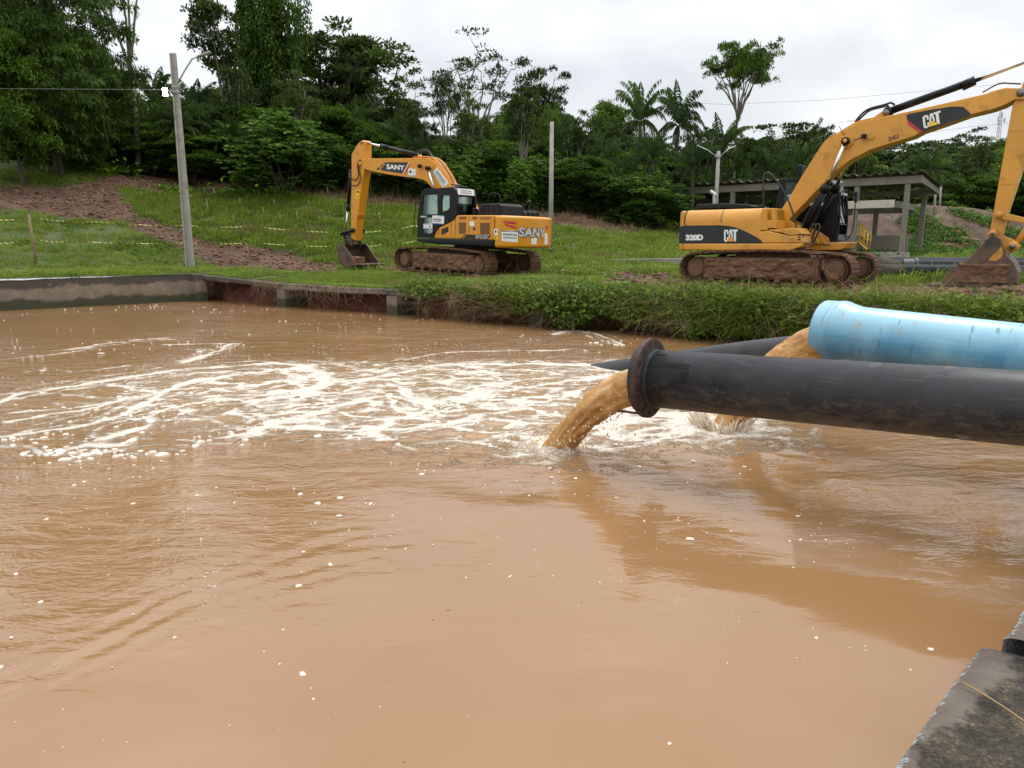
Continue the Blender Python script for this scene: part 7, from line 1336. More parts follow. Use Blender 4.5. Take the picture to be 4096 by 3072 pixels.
mb = MB(); mb.ring(Vector(aL[0])-p3.location-Vector((-.10, 0, .05)), Vector(aL[0])-p3.location-Vector((-.10, 0, -.15)), .19, .12, 16); build('clamp_band', mb, MT['galv'], p3)
for (b_, t_), l in zip(DATA['thin'], ('thin pale post beside the shed, nearer its roof corner', 'thin pale post beside the shed, farther right')):
    g_ = gz(b_[0], b_[1]); mb = MB(); mb.tube([(b_[0], b_[1], g_-.2), t_], [.09, .075], 10); tag(build('thin_post', mb, MT['pole'], None, True), l, 'post')
wl2 = ['thin wire from the left frame edge to the floodlit lamp post', 'thin cable sagging from the lamp post down across the forest edge', 'thin cable running left from the two armed lamp post', 'upper power line across the sky behind the isolated tree', 'power line crossing behind the upper boom, second from top', 'power line crossing behind the upper boom, third from top', 'lowest power line seen under the yellow boom']
for P, l, r in zip(DATA['wires'], wl2, (.005, .006, .008, .022, .022, .022, .022)):
    mb = MB(); mb.tube(P, r, 5); tag(build('overhead_wire', mb, MT['galv'] if r < .0055 else MT['rubber'], None, True), l, 'wire')
tb0, tt0 = [Vector(v) for v in DATA['tower']]; tw = empty('radio_mast', tb0, label='distant lattice radio mast on the hill under the yellow boom', cat='mast')
mb = MB(); Ht = 5.2; tb0.z -= 3; 
for k in range(3):
    a = k*2.094; mb.tube([(math.cos(a)*.5, math.sin(a)*.5, -6), (math.cos(a)*.28, math.sin(a)*.28, Ht)], .05, 4)
    a2 = a+2.094
    for j in range(14): z = -5+j*.75; r0 = .48-j*.014; mb.tube([(math.cos(a)*r0, math.sin(a)*r0, z), (math.cos(a2)*r0, math.sin(a2)*r0, z+.75)], .03, 3)
build('mast_lattice', mb, simple('red_white_mast', (.45, .30, .28), .6), tw)
for z, x in ((3.9, -.6), (3.7, .6), (3.2, -.5), (4.6, 0)): build('antenna', MB().box((x, -.3, z), (.25, .2, .9)), MT['galv'], tw, bevel=.02)
mb = MB(); mb.tube([(0, 0, Ht), (0, 0, Ht+1.2)], .04, 5); build('mast_spike', mb, MT['galv'], tw)

# open concrete shed
A0 = Vector(SH['r']); u_ = Vector((-.78, .625, 0)).normalized(); v_ = Vector((.62, .78, 0)).normalized()
shed = empty('open_shed', (A0.x, A0.y, 0), label='open concrete frame shed with corrugated roof, behind the yellow excavator', cat='shed')
shed.rotation_euler = Matrix((u_, -v_ if False else v_, Vector((0, 0, 1)))).transposed().to_euler() if False else (0, 0, math.atan2(u_.y, u_.x))
# local x runs along the front beam to the left, local y = away from camera is negative (rotated frame)
W_ = 6.3; Z1 = SH['beam_top']; Z0 = SH['beam_bot']; sy = -1
def sbx(name, x0, x1, y0, y1, z0, z1, m=MT['concrete'], bev=.02): return build(name, MB().box(((x0+x1)/2, sy*(y0+y1)/2, (z0+z1)/2), (abs(x1-x0), abs(y1-y0), z1-z0)), m, shed, bevel=bev)
sbx('roof_beam', 0, 17.4, 0, .22, Z0, Z1, MT['lightconcrete']); sbx('roof_beam', 0, 17.4, W_-.4, W_-.2, Z0-.35, Z1-.45); 
for x in (.03, 5.2, 10.4):
    mb = MB(); mb.prism([(0.0, Z0+.02), (W_*.38, Z0-.10), (W_, Z0-.34), (W_, Z1-.50), (0, Z1-.012)], 0, .20); o = build('side_beam', mb, MT['lightconcrete'], shed, bevel=.015); o.rotation_euler = (0, 0, R(-90)); o.location = (x, -.222, 0)
cols = [(.8, .05), (SH['xl'], .05), (7.7, .05), (11.8, .05), (16, .05), (.8, W_-.75), (SH['xl'], W_-.75), (7.7, W_-.75), (11.8, W_-.75), (16, W_-.75)]
for x, y in cols:
    p = shed.location + Vector((u_.x*x + v_.x*y, u_.y*x+v_.y*y, 0)); g_ = gz(p.x, p.y)-.3; sbx('column', x-.15, x+.15, y, y+.26, g_, Z0+(0 if y < 1 else -.33), MT['lightconcrete'])
zm = SH['mid']; sbx('middle_beam', 1.4, SH['xl']+3, -.06, .03, zm-.30, zm+.18, simple('pale_plastered_beam', (.50, .46, .38), .9, var=.12, dirt=(.1, .09, .08), dirtamt=.05, ds=2, bmp=.2)); sbx('middle_beam', 1.3, 13, W_-.72, W_-.55, zm-.42, zm+.02); sbx('middle_beam', 1.2, 1.42, .3, W_-.75, zm-.30, zm+.10)
sbx('floor_kerb', .3, 13.5, -.35, .0, 1.0, 1.66, MT['concrete']); sbx('low_wall', SH['xl']-2.6, SH['xl']+2, W_-3.2, W_-3.0, 1.3, 2.72, MT['lightconcrete']); sbx('low_wall', SH['xl']-.2, SH['xl']+3.5, .3, .5, 1.3, 2.6, MT['lightconcrete'])
sbx('strip_lamp', 4.3, 4.6, .2, .4, zm-.52, zm-.40, MT['white'], .01)
# corrugated sheet roof sloping to the back, ragged eave
nx, ny = 240, 8; X = np.linspace(-.15, 17.6, nx); Yr = np.linspace(-.28, W_+.3, ny); xx, yy = np.meshgrid(X, Yr)
zz = Z1 + .16 - yy*.075 + .085*np.sin(xx*2*np.pi/.62) + .03*(np.floor(xx/1.24) % 2) ; V = np.stack([xx, sy*(yy - (.10*(np.floor(xx/1.24+.3) % 2))*(yy < 0)), zz], -1).reshape(-1, 3)
i = np.arange(ny-1)[:, None]*nx+np.arange(nx-1)[None]; F = np.stack([i, i+1, i+nx+1, i+nx], -1).reshape(-1, 4); ro = link('corrugated_roof', npmesh('roof', V, F, None, True), MT['roof'], shed); sd2 = ro.modifiers.new('t', 'SOLIDIFY'); sd2.thickness = .02
# yellow stair with handrails
st = empty('yellow_stair', (0, 0, 0), label='yellow painted steel stair and handrails beside the shed column', cat='stair'); sx0, sx1 = SH['st0'], SH['st1']
S0_, S1_ = Vector(SH['st_lo']), Vector(SH['st_hi'])
for off in (0, .75):
    o_ = v_*off; mb = MB(); mb.tube([S0_+o_, S1_+o_], .05, 6); build('stringer', mb, MT['rail'], st)
    for hh in (.55, 1.0): mb = MB(); mb.tube([S0_+o_+Vector((0, 0, hh)), S1_+o_+Vector((0, 0, hh))], .028, 6); build('handrail', mb, MT['rail'], st, True)
    for t in (0, .33, .66, 1): q = S0_.lerp(S1_, t)+o_; mb = MB(); mb.tube([q, q+Vector((0, 0, 1.0))], .028, 6); build('baluster', mb, MT['rail'], st, True)
for i in range(7): q = S0_.lerp(S1_, (i+.5)/7); mb = MB(); mb.box(q+v_*.375, (.24, .24, .03), None); mb.v = mb.v; build('step', mb, MT['steel'], st)

# black pipes lying behind the yellow excavator
for (a, b, r), l in zip(SH['pipes'], ('nearest of three black pipes lying behind the yellow excavator', 'middle black pipe with a coupling collar behind the yellow excavator', 'farthest black pipe with a flange, lying behind the yellow excavator')):
    a, b = Vector(a), Vector(b); o, L_ = pipe_frame('stored_pipe', a, b, label=l, cat='pipe'); mb = MB(); mb.ring((0, 0, 0), (L_, 0, 0), r, r-.03, 32); build('pipe_tube', mb, MT['hdpe2'], o, True)
    if 'middle' in l: mb = MB(); mb.ring((SH['col'], 0, 0), (SH['col']+.10, 0, 0), r+.05, r, 32); mb.ring((SH['col']-.35, 0, 0), (SH['col'], 0, 0), r+.02, r, 32); build('coupling_collar', mb, MT['rubber'], o, bevel=.01)
    if 'farthest' in l: mb = MB(); mb.ring((SH['col']+2.4, 0, 0), (SH['col']+2.46, 0, 0), r+.08, r, 24); build('flange', mb, MT['rust'], o, bevel=.01)
P_ = [Vector(p) for p in SH['kerb']]; mb = MB(); 
for i in range(len(P_)-1): 
    a, b = P_[i], P_[i+1]; d = (b-a); L_ = d.length; rt = d.to_track_quat('X', 'Z').to_matrix(); mb.box((a+b)/2-Vector((0, 0, .12)), (L_+.02, .16, .26), rt)
tag(build('concrete_kerb', mb, MT['concrete'], None, bevel=.03), 'long low concrete kerb in the grass behind the yellow excavator tail', 'kerb')
# stakes
for i, (b_, t_) in enumerate(DATA['stakes']):
    g_ = gz(b_[0], b_[1]); d = Vector(t_)-Vector(b_); mb = MB(); mb.tube([(0, 0, -.15), (d.x*.5+.01, d.y*.5, d.z*.5), (d.x, d.y, d.z)], [.028, .025, .020] if i < len(DATA['stakes'])-1 else [.05, .045, .04], 6)
    o = build('wooden_stake', mb, MT['wood'], None, True); o.location = (b_[0], b_[1], g_)
    if i == len(DATA['stakes'])-1: tag(o, 'thick leaning stake at far left holding both hazard tapes', 'stake')
    else: tag(o, 'thin wooden marker stake standing on the grass slope', 'stake', 'marker stakes on the grass slope')
# loose mud clods round the bucket and tracks
MT['clod'] = MT['mud']
def clods(n, spots, name, label, seed, smin, smax):
    rg = np.random.default_rng(seed); ico = bpy.data.meshes.new('i'); import bmesh; bm = bmesh.new(); bmesh.ops.create_icosphere(bm, subdivisions=1, radius=1); bv = np.array([v.co[:] for v in bm.verts]); bf = np.array([[v.index for v in f.verts] for f in bm.faces]); bm.free(); V = []; F = []; k = 0
    for i in range(n):
        cx, cy, sp1, sp2 = spots[i % len(spots)]; x, y = cx+rg.normal(0, sp1), cy+rg.normal(0, sp2); s = rg.uniform(smin, smax)*rg.uniform(.4, 1)
        if SD(x, y)[1] < .6: continue
        d = 1+.35*fbm(bv[:, 0]*1.7+i, bv[:, 1]*1.7, bv[:, 2]*1.7, 3); V.append(bv*d[:, None]*s*np.array([1.3, 1.1, .7])+[x, y, gz(x, y)+s*.15]); F.append(bf+k); k += len(bv)
    tag(link(name, npmesh(name, np.vstack(V), np.vstack(F), None, True), MT['mud']), label, kind='stuff')
cb_ = croot.matrix_world if False else None
fo = Vector(DATA['fr']['cat'][0]); ff_ = Vector(DATA['fr']['cat'][1]); bc_ = fo+ff_*4.6; sof = Vector(DATA['fr']['san'][0]); sf = Vector(DATA['fr']['san'][1]); sbc = sof+sf*6.2
clods(900, [(bc_.x-.3, bc_.y-.9, .7, .25), (bc_.x+.6, bc_.y-1.2, .8, .3), (bc_.x-1.2, bc_.y-.2, .6, .4), (fo.x+2.2, fo.y-2.4, .5, .35)], 'mud_clods', 'heaped red mud clods round the yellow bucket and track front', 3, .035, .13)
clods(500, [(sbc.x, sbc.y-.9, .8, .3), (sbc.x+1.8, sbc.y-1.6, .6, .3), (sof.x+1.6, sof.y-1.6, .8, .4), (sbc.x-1.6, sbc.y-.2, .8, .5)], 'mud_clods', 'red mud clods round the orange excavator bucket and tracks', 5, .03, .11)
# ================================================================= VEGETATION
def leaf_quads(C_, Nn, length, width, droop, rg, tint):
    """bent leaves: 4 points, 2 triangles; returns arrays"""
    n = len(C_); d = Nn + rg.normal(0, .45, (n, 3)); d[:, 2] -= droop; d /= np.linalg.norm(d, axis=1)[:, None]
    s = np.cross(d, rg.normal(0, 1, (n, 3))*[.35, .35, 1]); s /= np.linalg.norm(s, axis=1)[:, None]+1e-6; up = np.cross(s, d)
    L_ = (length*rg.uniform(.7, 1.3, n))[:, None]; W_ = (width*rg.uniform(.7, 1.3, n))[:, None]
    V = np.stack([C_, C_+d*L_*.5+s*W_*.5+up*L_*.05, C_+d*L_-up*L_*.12, C_+d*L_*.5-s*W_*.5+up*L_*.05], 1).reshape(-1, 3)
    F = np.arange(n)[:, None]*4+np.array([[0, 1, 2, 3]]); return V, F, np.repeat(tint, 4)
def leafmesh(name, parts):
    V = []; F = []; T_ = []; k = 0
    for v, f, t in parts: V.append(v); F.append(f+k); T_.append(t); k += len(v)
    return npmesh(name, np.vstack(V), np.vstack(F), {'tint': ('FLOAT', 'POINT', np.concatenate(T_))}, False)
def puffs(rg, centers, radii, per, length, width, droop, flat=.7, spread=.5, hollow=.35):
    parts = []
    for c, r in zip(centers, radii):
        n = max(6, int(per*r*r)); p = rg.normal(0, 1, (n, 3)); p /= np.linalg.norm(p, axis=1)[:, None]; p[:, 2] = np.where(p[:, 2] < -.3, -p[:, 2]*.6, p[:, 2])
        q = p*(rg.uniform(hollow, 1, n)**.5)[:, None]*r; q[:, 2] *= flat
        tint = .35 + .25*rg.uniform(-1, 1) + .22*rg.normal(0, 1, n) + .12*p[:, 2]*0
        parts.append(leaf_quads(c+q, p+[0, 0, .25], length, width, droop, rg, np.clip(tint, 0, 1)))
    return parts
def ell(rg, n, rx, rz, zc, bias=.5, low=-.9):
    """clump centres near the surface of an ellipsoid"""
    p = rg.normal(0, 1, (n, 3)); p /= np.linalg.norm(p, axis=1)[:, None]; p[:, 2] = np.where(p[:, 2] < low, -p[:, 2], p[:, 2])
    k = rg.uniform(bias, 1, n)[:, None]; p = p*k; k2 = 1+.22*np.sin(p[:, 0]*5+1)*np.cos(p[:, 1]*4); return np.stack([p[:, 0]*rx*k2, p[:, 1]*rx*k2, zc+p[:, 2]*rz], -1)
def limb(mb, pts, r0, r1, n=7): mb.tube(pts, list(np.linspace(r0, r1, len(pts))), n)
def curve(a, b, rg, wob=.12, n=6, lift=0.):
    a, b = np.array(a, float), np.array(b, float); L_ = np.linalg.norm(b-a); T_ = np.linspace(0, 1, n); o = np.cumsum(rg.normal(0, wob*L_/n, (n, 3)), 0)*np.sin(T_*np.pi)[:, None]; return a+(b-a)*T_[:, None]+o+np.array([0, 0, lift*L_])*np.sin(T_*np.pi)[:, None]
# every prototype: unit tree, height 10, crown radius 4 -> (crown mesh, trunk mesh, leaf material, bark material)
PROTO = {}
def proto(kind, crown, trunk, lm, bm_): PROTO.setdefault(kind, []).append((crown, trunk, lm, bm_))
def trunk_mesh(name, build_): mb = MB(); build_(mb); m = mb.mesh(name); m.polygons.foreach_set('use_smooth', [True]*len(m.polygons)); return m
for sd in range(4):                                  # dense broadleaf, leaves nearly to the ground
    rg = np.random.default_rng(100+sd); c = ell(rg, 120, 3.7, 4.4, 5.4, .55, -.95); c = np.vstack([c, ell(rg, 45, 2.6, 2.2, 8.6-sd*.3, .6)]); r = rg.uniform(.55, 1.25, len(c))
    cm = leafmesh('dense_crown', puffs(rg, c, r, 230, .27, .145, .55)); tm = trunk_mesh('trunk', lambda mb: (limb(mb, curve((0, 0, -.5), (.3, .2, 7), rg, .05), .24, .10), [limb(mb, curve((0, 0, rg.uniform(2.5, 5)), rg.uniform(-2.6, 2.6, 3)*[1, 1, 0]+[0, 0, rg.uniform(5, 8)], rg), .09, .03, 5) for _ in range(6)]))
    proto('dense', cm, tm, 'leaf', 'darkbark')
for sd in range(2):                                  # rounder, finer leaved
    rg = np.random.default_rng(140+sd); c = ell(rg, 150, 3.6, 3.6, 6.3, .6, -.8); r = rg.uniform(.45, 1.0, len(c)); proto('round', leafmesh('round_crown', puffs(rg, c, r, 290, .22, .12, .3)), PROTO['dense'][sd][1], 'leaf', 'darkbark')
for sd in range(3):                                  # trees smothered in creepers: narrow, hanging curtains
    rg = np.random.default_rng(160+sd); parts = []; C_ = []
    for i in range(34):
        a = rg.uniform(0, 6.28); q = rg.uniform(.6, 2.6)*(1 if i % 3 else 1.3); zt = rg.uniform(5.5, 10)-.35*q; ln = rg.uniform(2, 6)
        for z in np.arange(zt, max(.4, zt-ln), -.55): C_.append((q*math.cos(a)+rg.normal(0, .1), q*math.sin(a)+rg.normal(0, .1), z))
    C_ = np.array(C_); r = rg.uniform(.40, .72, len(C_)); proto('vine', leafmesh('vine_crown', puffs(rg, C_, r, 330, .19, .14, .9, flat=1.1)), PROTO['dense'][sd][1], 'leaf', 'darkbark')
rg = np.random.default_rng(181); C_ = []            # great tree with tiers of long drooping leaves
c = ell(rg, 420, 4.0, 5.0, 5.2, .78, -.98); k_ = 1+.55*np.clip((4.6-c[:, 2])/4.6, 0, 1); c[:, 0] *= k_; c[:, 1] *= k_; r = rg.uniform(.38, .8, len(c)); parts = puffs(rg, c, r, 420, .23, .07, 1.1, flat=.42); c = ell(rg, 90, 3., 3.9, 5.0, .2); parts += puffs(rg, c, rg.uniform(.7, 1.2, 90), 90, .26, .09, 1.2)
proto('droop', leafmesh('drooping_crown', parts), PROTO['dense'][0][1], 'leaf_droop', 'darkbark')
def spreading(sd, tiers, rx, lsize, dens, barez, lm='leaf_airy', forks=6, z0=4.5, sparse=.0, smin=3, flo=.7):
    """bare limbs ending in flat leafy plates"""
    rg = np.random.default_rng(sd); mb = MB(); C_ = []; R_l = []; limb(mb, curve((0, 0, -.5), (.15, .1, barez), rg, .06), .20, .14)
    for i in range(forks):
        a = i/forks*6.28+rg.uniform(-.4, .4); q = rx*rg.uniform(.45, 1.); ze = rg.uniform(z0, 9.4) if tiers else 8+rg.uniform(-.6, 1.2); ze = z0 + (9.6-z0)*(1-(q/rx)**2*.55)*rg.uniform(.75, 1)
        e = np.array([q*math.cos(a), q*math.sin(a), ze]); pts = curve((.15, .1, barez*rg.uniform(flo, 1)), e, rg, .22, 7, .06); limb(mb, pts, .10, .035, 6)
        for j in range(5):
            s = pts[rg.integers(smin, 7)]; e2 = s + rg.normal(0, 1, 3)*[rx*.26, rx*.26, .45]+[0, 0, .35]; p2 = curve(s, e2, rg, .2, 5); limb(mb, p2, .035, .012, 5); 
            for _ in range(3):
                if rg.uniform() < sparse: continue
                C_.append(e2+rg.normal(0, .42, 3)*[1, 1, .25]); R_l.append(rg.uniform(.40, .85))
    if dens == 0: return None, mb
    cm = leafmesh('spreading_crown', puffs(rg, np.array(C_), np.array(R_l), dens, lsize, lsize*.5, .15, flat=.34, hollow=.05)); m = mb.mesh('limbs'); m.polygons.foreach_set('use_smooth', [True]*len(m.polygons)); return cm, m
cm, tm = spreading(201, 1, 4.2, .30, 120, 4.6, forks=13, z0=5.6); proto('umbrella', cm, tm, 'leaf_airy', 'darkbark')
for sd in (211, 212, 213): cm, tm = spreading(sd, 1, 3.8, .30, 125, 4.2, forks=9, z0=5.4); proto('umbrella2', cm, tm, 'leaf_airy', 'bark')
cm, tm = spreading(222, 1, 4.0, .26, 60, 4.6, forks=7, z0=6.0, sparse=.35); proto('sparse', cm, tm, 'leaf_airy', 'bark')
for sd in (231, 232): cm, tm = spreading(sd, 1, 3.3, .30, 105, 3.8, forks=11, z0=4.6, sparse=.1); proto('airy', cm, tm, 'leaf_airy', 'bark')
cm, tm = spreading(241, 1, 3.7, .22, 210, 6.6, forks=13, z0=8.0, smin=5, flo=.93, sparse=.22); proto('iso', cm, tm, 'leaf', 'bark')
rg = np.random.default_rng(251); c = ell(rg, 46, 3.2, 1.9, 7.6, .5); proto('ball', leafmesh('ball_crown', puffs(rg, c, rg.uniform(.5, .95, 46), 150, .30, .15, .3)), PROTO['airy'][0][1], 'leaf_airy', 'bark')
def forked():
    rg = np.random.default_rng(261); mb = MB(); limb(mb, curve((0, 0, -.5), (0, 0, 6.2), rg, .03), .30, .24)
    for e in ((-1.5, 0, 11), (-.5, .3, 11.5), (.7, -.2, 11.4), (1.6, .2, 11)): limb(mb, curve((0, 0, 6.0), e, rg, .10, 7, .04), .15, .06, 7)
    for e in ((-1.7, .2, 9.5), (1.2, .4, 9.2)): limb(mb, curve((-.6, 0, 8), e, rg, .1, 5), .05, .02, 5)
    m = mb.mesh('forked_trunk'); m.polygons.foreach_set('use_smooth', [True]*len(m.polygons)); return m
proto('forked', None, forked(), 'leaf', 'bark')
for sd in range(3):                                  # feather palms
    rg = np.random.default_rng(300+sd); parts = []; mb = MB(); limb(mb, curve((0, 0, -.5), (0, 0, 7.0), rg, .02), .26, .20, 9); nf = 30
    for i in range(nf):
        a = i*2.4+rg.uniform(-.2, .2); el = R(rg.uniform(5, 78)) if i > 4 else R(rg.uniform(65, 85)); L_ = rg.uniform(3.4, 4.6); T_ = np.linspace(0, 1, 22); ang = el - T_**1.25*(R(95) if el < 1 else R(70)); st_ = L_/21
        rr = np.cumsum(np.cos(ang))*st_; zz_ = 7.0+np.cumsum(np.sin(ang))*st_; P = np.stack([rr*math.cos(a), rr*math.sin(a), zz_], -1); mb.tube(P[::3], list(np.linspace(.035, .008, len(P[::3]))), 4)
        sv = np.array([-math.sin(a), math.cos(a), 0]); fw = np.gradient(P, axis=0); fw /= np.linalg.norm(fw, axis=1)[:, None]
        Tn = np.repeat(np.arange(2, 22), 2); sub_ = rg.uniform(-.5, .5, len(Tn)); base = P[Tn]+fw[Tn]*sub_[:, None]*st_
        for sgn in (-1, 1):
            d = sv*sgn*.85 + fw[Tn]*.55 + np.array([0, 0, -.55]); l_ = rg.uniform(.45, .8, len(Tn))*np.sin(np.clip(T_[Tn], .05, .97)*np.pi)**.6; n = len(Tn); d = d/np.linalg.norm(d, axis=1)[:, None]; s2 = fw[Tn]*.022
            V = np.stack([base-s2, base+s2, base+d*l_[:, None]*.6+s2*.8+[0, 0, 0], base+d*l_[:, None]+[0, 0, -.22]], 1).reshape(-1, 3); parts.append((V, np.arange(n)[:, None]*4+np.array([[0, 1, 2, 3]]), np.repeat(np.clip(.4+.2*rg.normal(0, 1, n)+.25*rg.uniform(-1, 1), 0, 1), 4)))
    m = mb.mesh('palm_trunk'); proto('palm', leafmesh('palm_crown', parts), m, 'leaf_palm', 'darkbark')
for sd in range(4):                                  # big leaved bushes: height 10 here too
    rg = np.random.default_rng(400+sd); c = ell(rg, 95, 4.4, 7.2, 2.8, .62, -.35); c = c[c[:, 2] > .1]; parts = []
    for q in c:
        for _ in range(13):                          # each tuft is a whorl of hand-sized leaves
            w0 = q+rg.normal(0, .75, 3); n = 10; a = np.arange(n)/n*6.28+rg.uniform(0, 6); d = np.stack([np.cos(a), np.sin(a), np.full(n, .15)], -1); parts.append(leaf_quads(np.repeat(w0[None], n, 0), d*2.2+[0, 0, .3], .55, .24, .55, rg, np.full(n, np.clip(.4+.3*rg.uniform(-1, 1)+.03*(w0[2]-4), 0, 1))+rg.normal(0, .1, n)))
    tm = trunk_mesh('stems', lambda mb: [limb(mb, curve(rg.uniform(-.6, .6, 3)*[1, 1, 0]+[0, 0, -.5], rg.uniform(-3, 3, 3)*[1, 1, 0]+[0, 0, rg.uniform(4, 8)], rg, .1), .12, .05, 5) for _ in range(9)])
    proto('bush', leafmesh('bush_crown', parts), tm, 'leaf_bush', 'darkbark')
NAME = dict(dense='broadleaf_tree', round='broadleaf_tree', vine='creeper_covered_tree', droop='broadleaf_tree', umbrella='spreading_tree', umbrella2='spreading_tree', sparse='spreading_tree', airy='slender_tree', iso='tall_tree', ball='slender_tree', forked='bare_tree', palm='palm_tree', bush='bush')
pc_ = {}
def zone(x, y):
    p = x/y*725+512
    for lim, t in ((188, 'left of the lamp post'), (345, 'between the lamp post and the orange arm'), (552, 'behind the orange excavator'), (690, 'between the bare pole and the yellow excavator tail'), (850, 'behind the yellow excavator cab and shed'), (5000, 'right of the shed under the raised yellow boom')):
        if p < lim: return t
def plant(kind, x, y, z, hgt, width, label, group=None, i=None):
    L_ = PROTO[kind]; j = pc_.get(kind, 0) if i is None else i; pc_[kind] = pc_.get(kind, 0)+1; cr_, tr_, lm, bm_ = L_[j % len(L_)]
    base = {'bush': 8.6, 'forked': 11.2, 'palm': 9.3}.get(kind, 10.2); sz = hgt/base; sx = width/(9.2 if kind == 'bush' else 8.0 if kind != 'forked' else 3.4)
    if kind == 'palm': sz = hgt/9.3; sx = width/8.0
    z = gz(x, y)-.1
    t = empty(NAME[kind], (x, y, z), (0, 0, (x*7.1+y*3.3) % 6.28), label=label, cat='bush' if kind == 'bush' else 'palm' if kind == 'palm' else 'tree', group=group)
    if kind in ('iso', 'sparse', 'umbrella', 'forked'): t.rotation_euler = (0, 0, {'iso': .4, 'sparse': 2.2, 'umbrella': 1.0, 'forked': 0}[kind])
    tk = bpy.data.objects.new('stems' if kind == 'bush' else 'trunk', tr_); COL.objects.link(tk); tk.parent = t; tk.scale = (sx, sx, sz)
    if not tr_.materials: tr_.materials.append(MT[bm_])
    if cr_ is not None:
        if not cr_.materials: cr_.materials.append(MT[lm])
        c = bpy.data.objects.new('crown', cr_); COL.objects.link(c); c.parent = t; c.scale = (sx, sx, sz)
    return t
if not 'LOWVEG' in globals(): LOWVEG = False
TL = ['huge olive green tree with drooping leaves filling the upper left corner', 'dark tree right of the huge drooping tree, beneath the bare trunks', 'bare pale tree forking into four leafless trunks near the upper left', 'tall slim tree with airy crown just right of the lamp post arm', 'towering creeper covered tree right of the airy tree beside the lamp arm', 'widest spreading tree with flat leafy plates, left of centre', 'dark dense crown hanging at the right end of the widest spreading tree', 'spreading tree behind the orange excavator arm, left of the round topped tree', 'large rounded bright bush at the forest foot, left of the orange arm', 'small round topped tree left of the sparse curving tree', 'sparse tree with curving pale limbs and thin plates, above the orange boom', 'feathery tall tree right of the sparse curving tree', 'creeper draped column directly behind the bare concrete pole', 'dark round tree left of the pair of palms on the skyline', 'left of the two skyline palms, creepers on its trunk', 'right of the two skyline palms, with arching fronds', 'low palm left of the skyline palms', 'isolated tall tree with bare white trunk standing above the skyline', 'spreading tree behind the raised boom foot of the yellow excavator', 'slender pale tree just left of the yellow boom on the skyline', 'flat topped tree on the far hill under the yellow boom, left one', 'flat topped tree on the far hill under the yellow boom, near the mast', 'palm beside the lamp post, left of its shaft', 'feathery palm beneath the bare forked trunks', 'palm right of the lamp post shaft', 'palm under the widest spreading tree', 'palm behind the orange excavator arm', 'palm between sparse tree and the bare concrete pole', 'low palm left of the isolated tall tree', 'palm immediately right of the bare concrete pole', 'small palm between lamp post and creeper covered tower tree', 'palm fronds below the widest spreading tree, right side', 'low palm under the isolated tall tree']
for (kind, x, y, z, hh, w), l in zip(DATA['trees'], TL): plant(kind, x, y, z, max(hh, 2.5), max(w, 2.2), l)
for kind, x, y, z, hh, w in DATA['extra']:
    zn = zone(x, y); kd = 'feathery forest palm ' if kind == 'palm' else 'pale slender forest tree '; plant(kind, x, y, z, max(hh, 3), max(w, 2.), kd + zn, kd.strip() + ' ' + zn)
for kind, x, y, z, hh, w in DATA['fill']:
    right = x > 12
    zn = zone(x, y); kd = 'creeper draped forest tree ' if kind == 'vine' else 'round crowned forest tree ' if kind == 'round' else 'dense broadleaf forest tree '; plant(kind, x, y, z, max(hh, 3), w, kd + zn, kd.strip() + 's ' + zn)
for kind, x, y, z, hh, w in DATA['bush']:
    zn = zone(x, y); plant(kind, x, y, z, min(max(hh, 1.2), 5.5), w, 'leafy bush at the forest foot ' + zn, 'bushes at the forest foot ' + zn); continue
    g_ = 'bushes along the right forest edge' if x > 9 else ('bushes along the forest foot at centre' if x > -4.5 else 'bushes along the left forest foot'); plant(kind, x, y, z, min(max(hh, 1.2), 5.5), w, {'b': '', }.get('x', '') + ('big leaved bush along the right forest edge' if x > 9 else 'big leaved bush in the thick bank at the forest foot' if x > -4.5 else 'bush at the left forest foot above the mud'), g_)
# vultures perched in the trees
bm_ = MB(); 
def bird(x, y, z, l):
    mb = MB(); mb.tube([(0, -.16, -.10), (0, -.08, 0), (0, .02, .13), (0, .04, .24), (0, 0, .31), (0, -.05, .33)], [.03, .09, .13, .10, .05, .02], 8); mb.tube([(-.12, -.02, .18), (-.13, -.10, 0), (-.07, -.22, -.18)], [.04, .07, .02], 6); mb.tube([(.12, -.02, .18), (.13, -.10, 0), (.07, -.22, -.18)], [.04, .07, .02], 6); mb.tube([(0, -.12, -.05), (0, -.22, -.25)], [.06, .04], 6)
    o = build('vulture', mb, MT['black'], None, True); o.location = (x, y, z); tag(o, l, 'bird')
for (x, y, z), l in zip(BIRDS, ('small black bird perched at the treetop, left of the pair', 'small black bird perched at the treetop, right of the pair', 'lone black bird on the sparse curving tree')): bird(x, y, z, l)

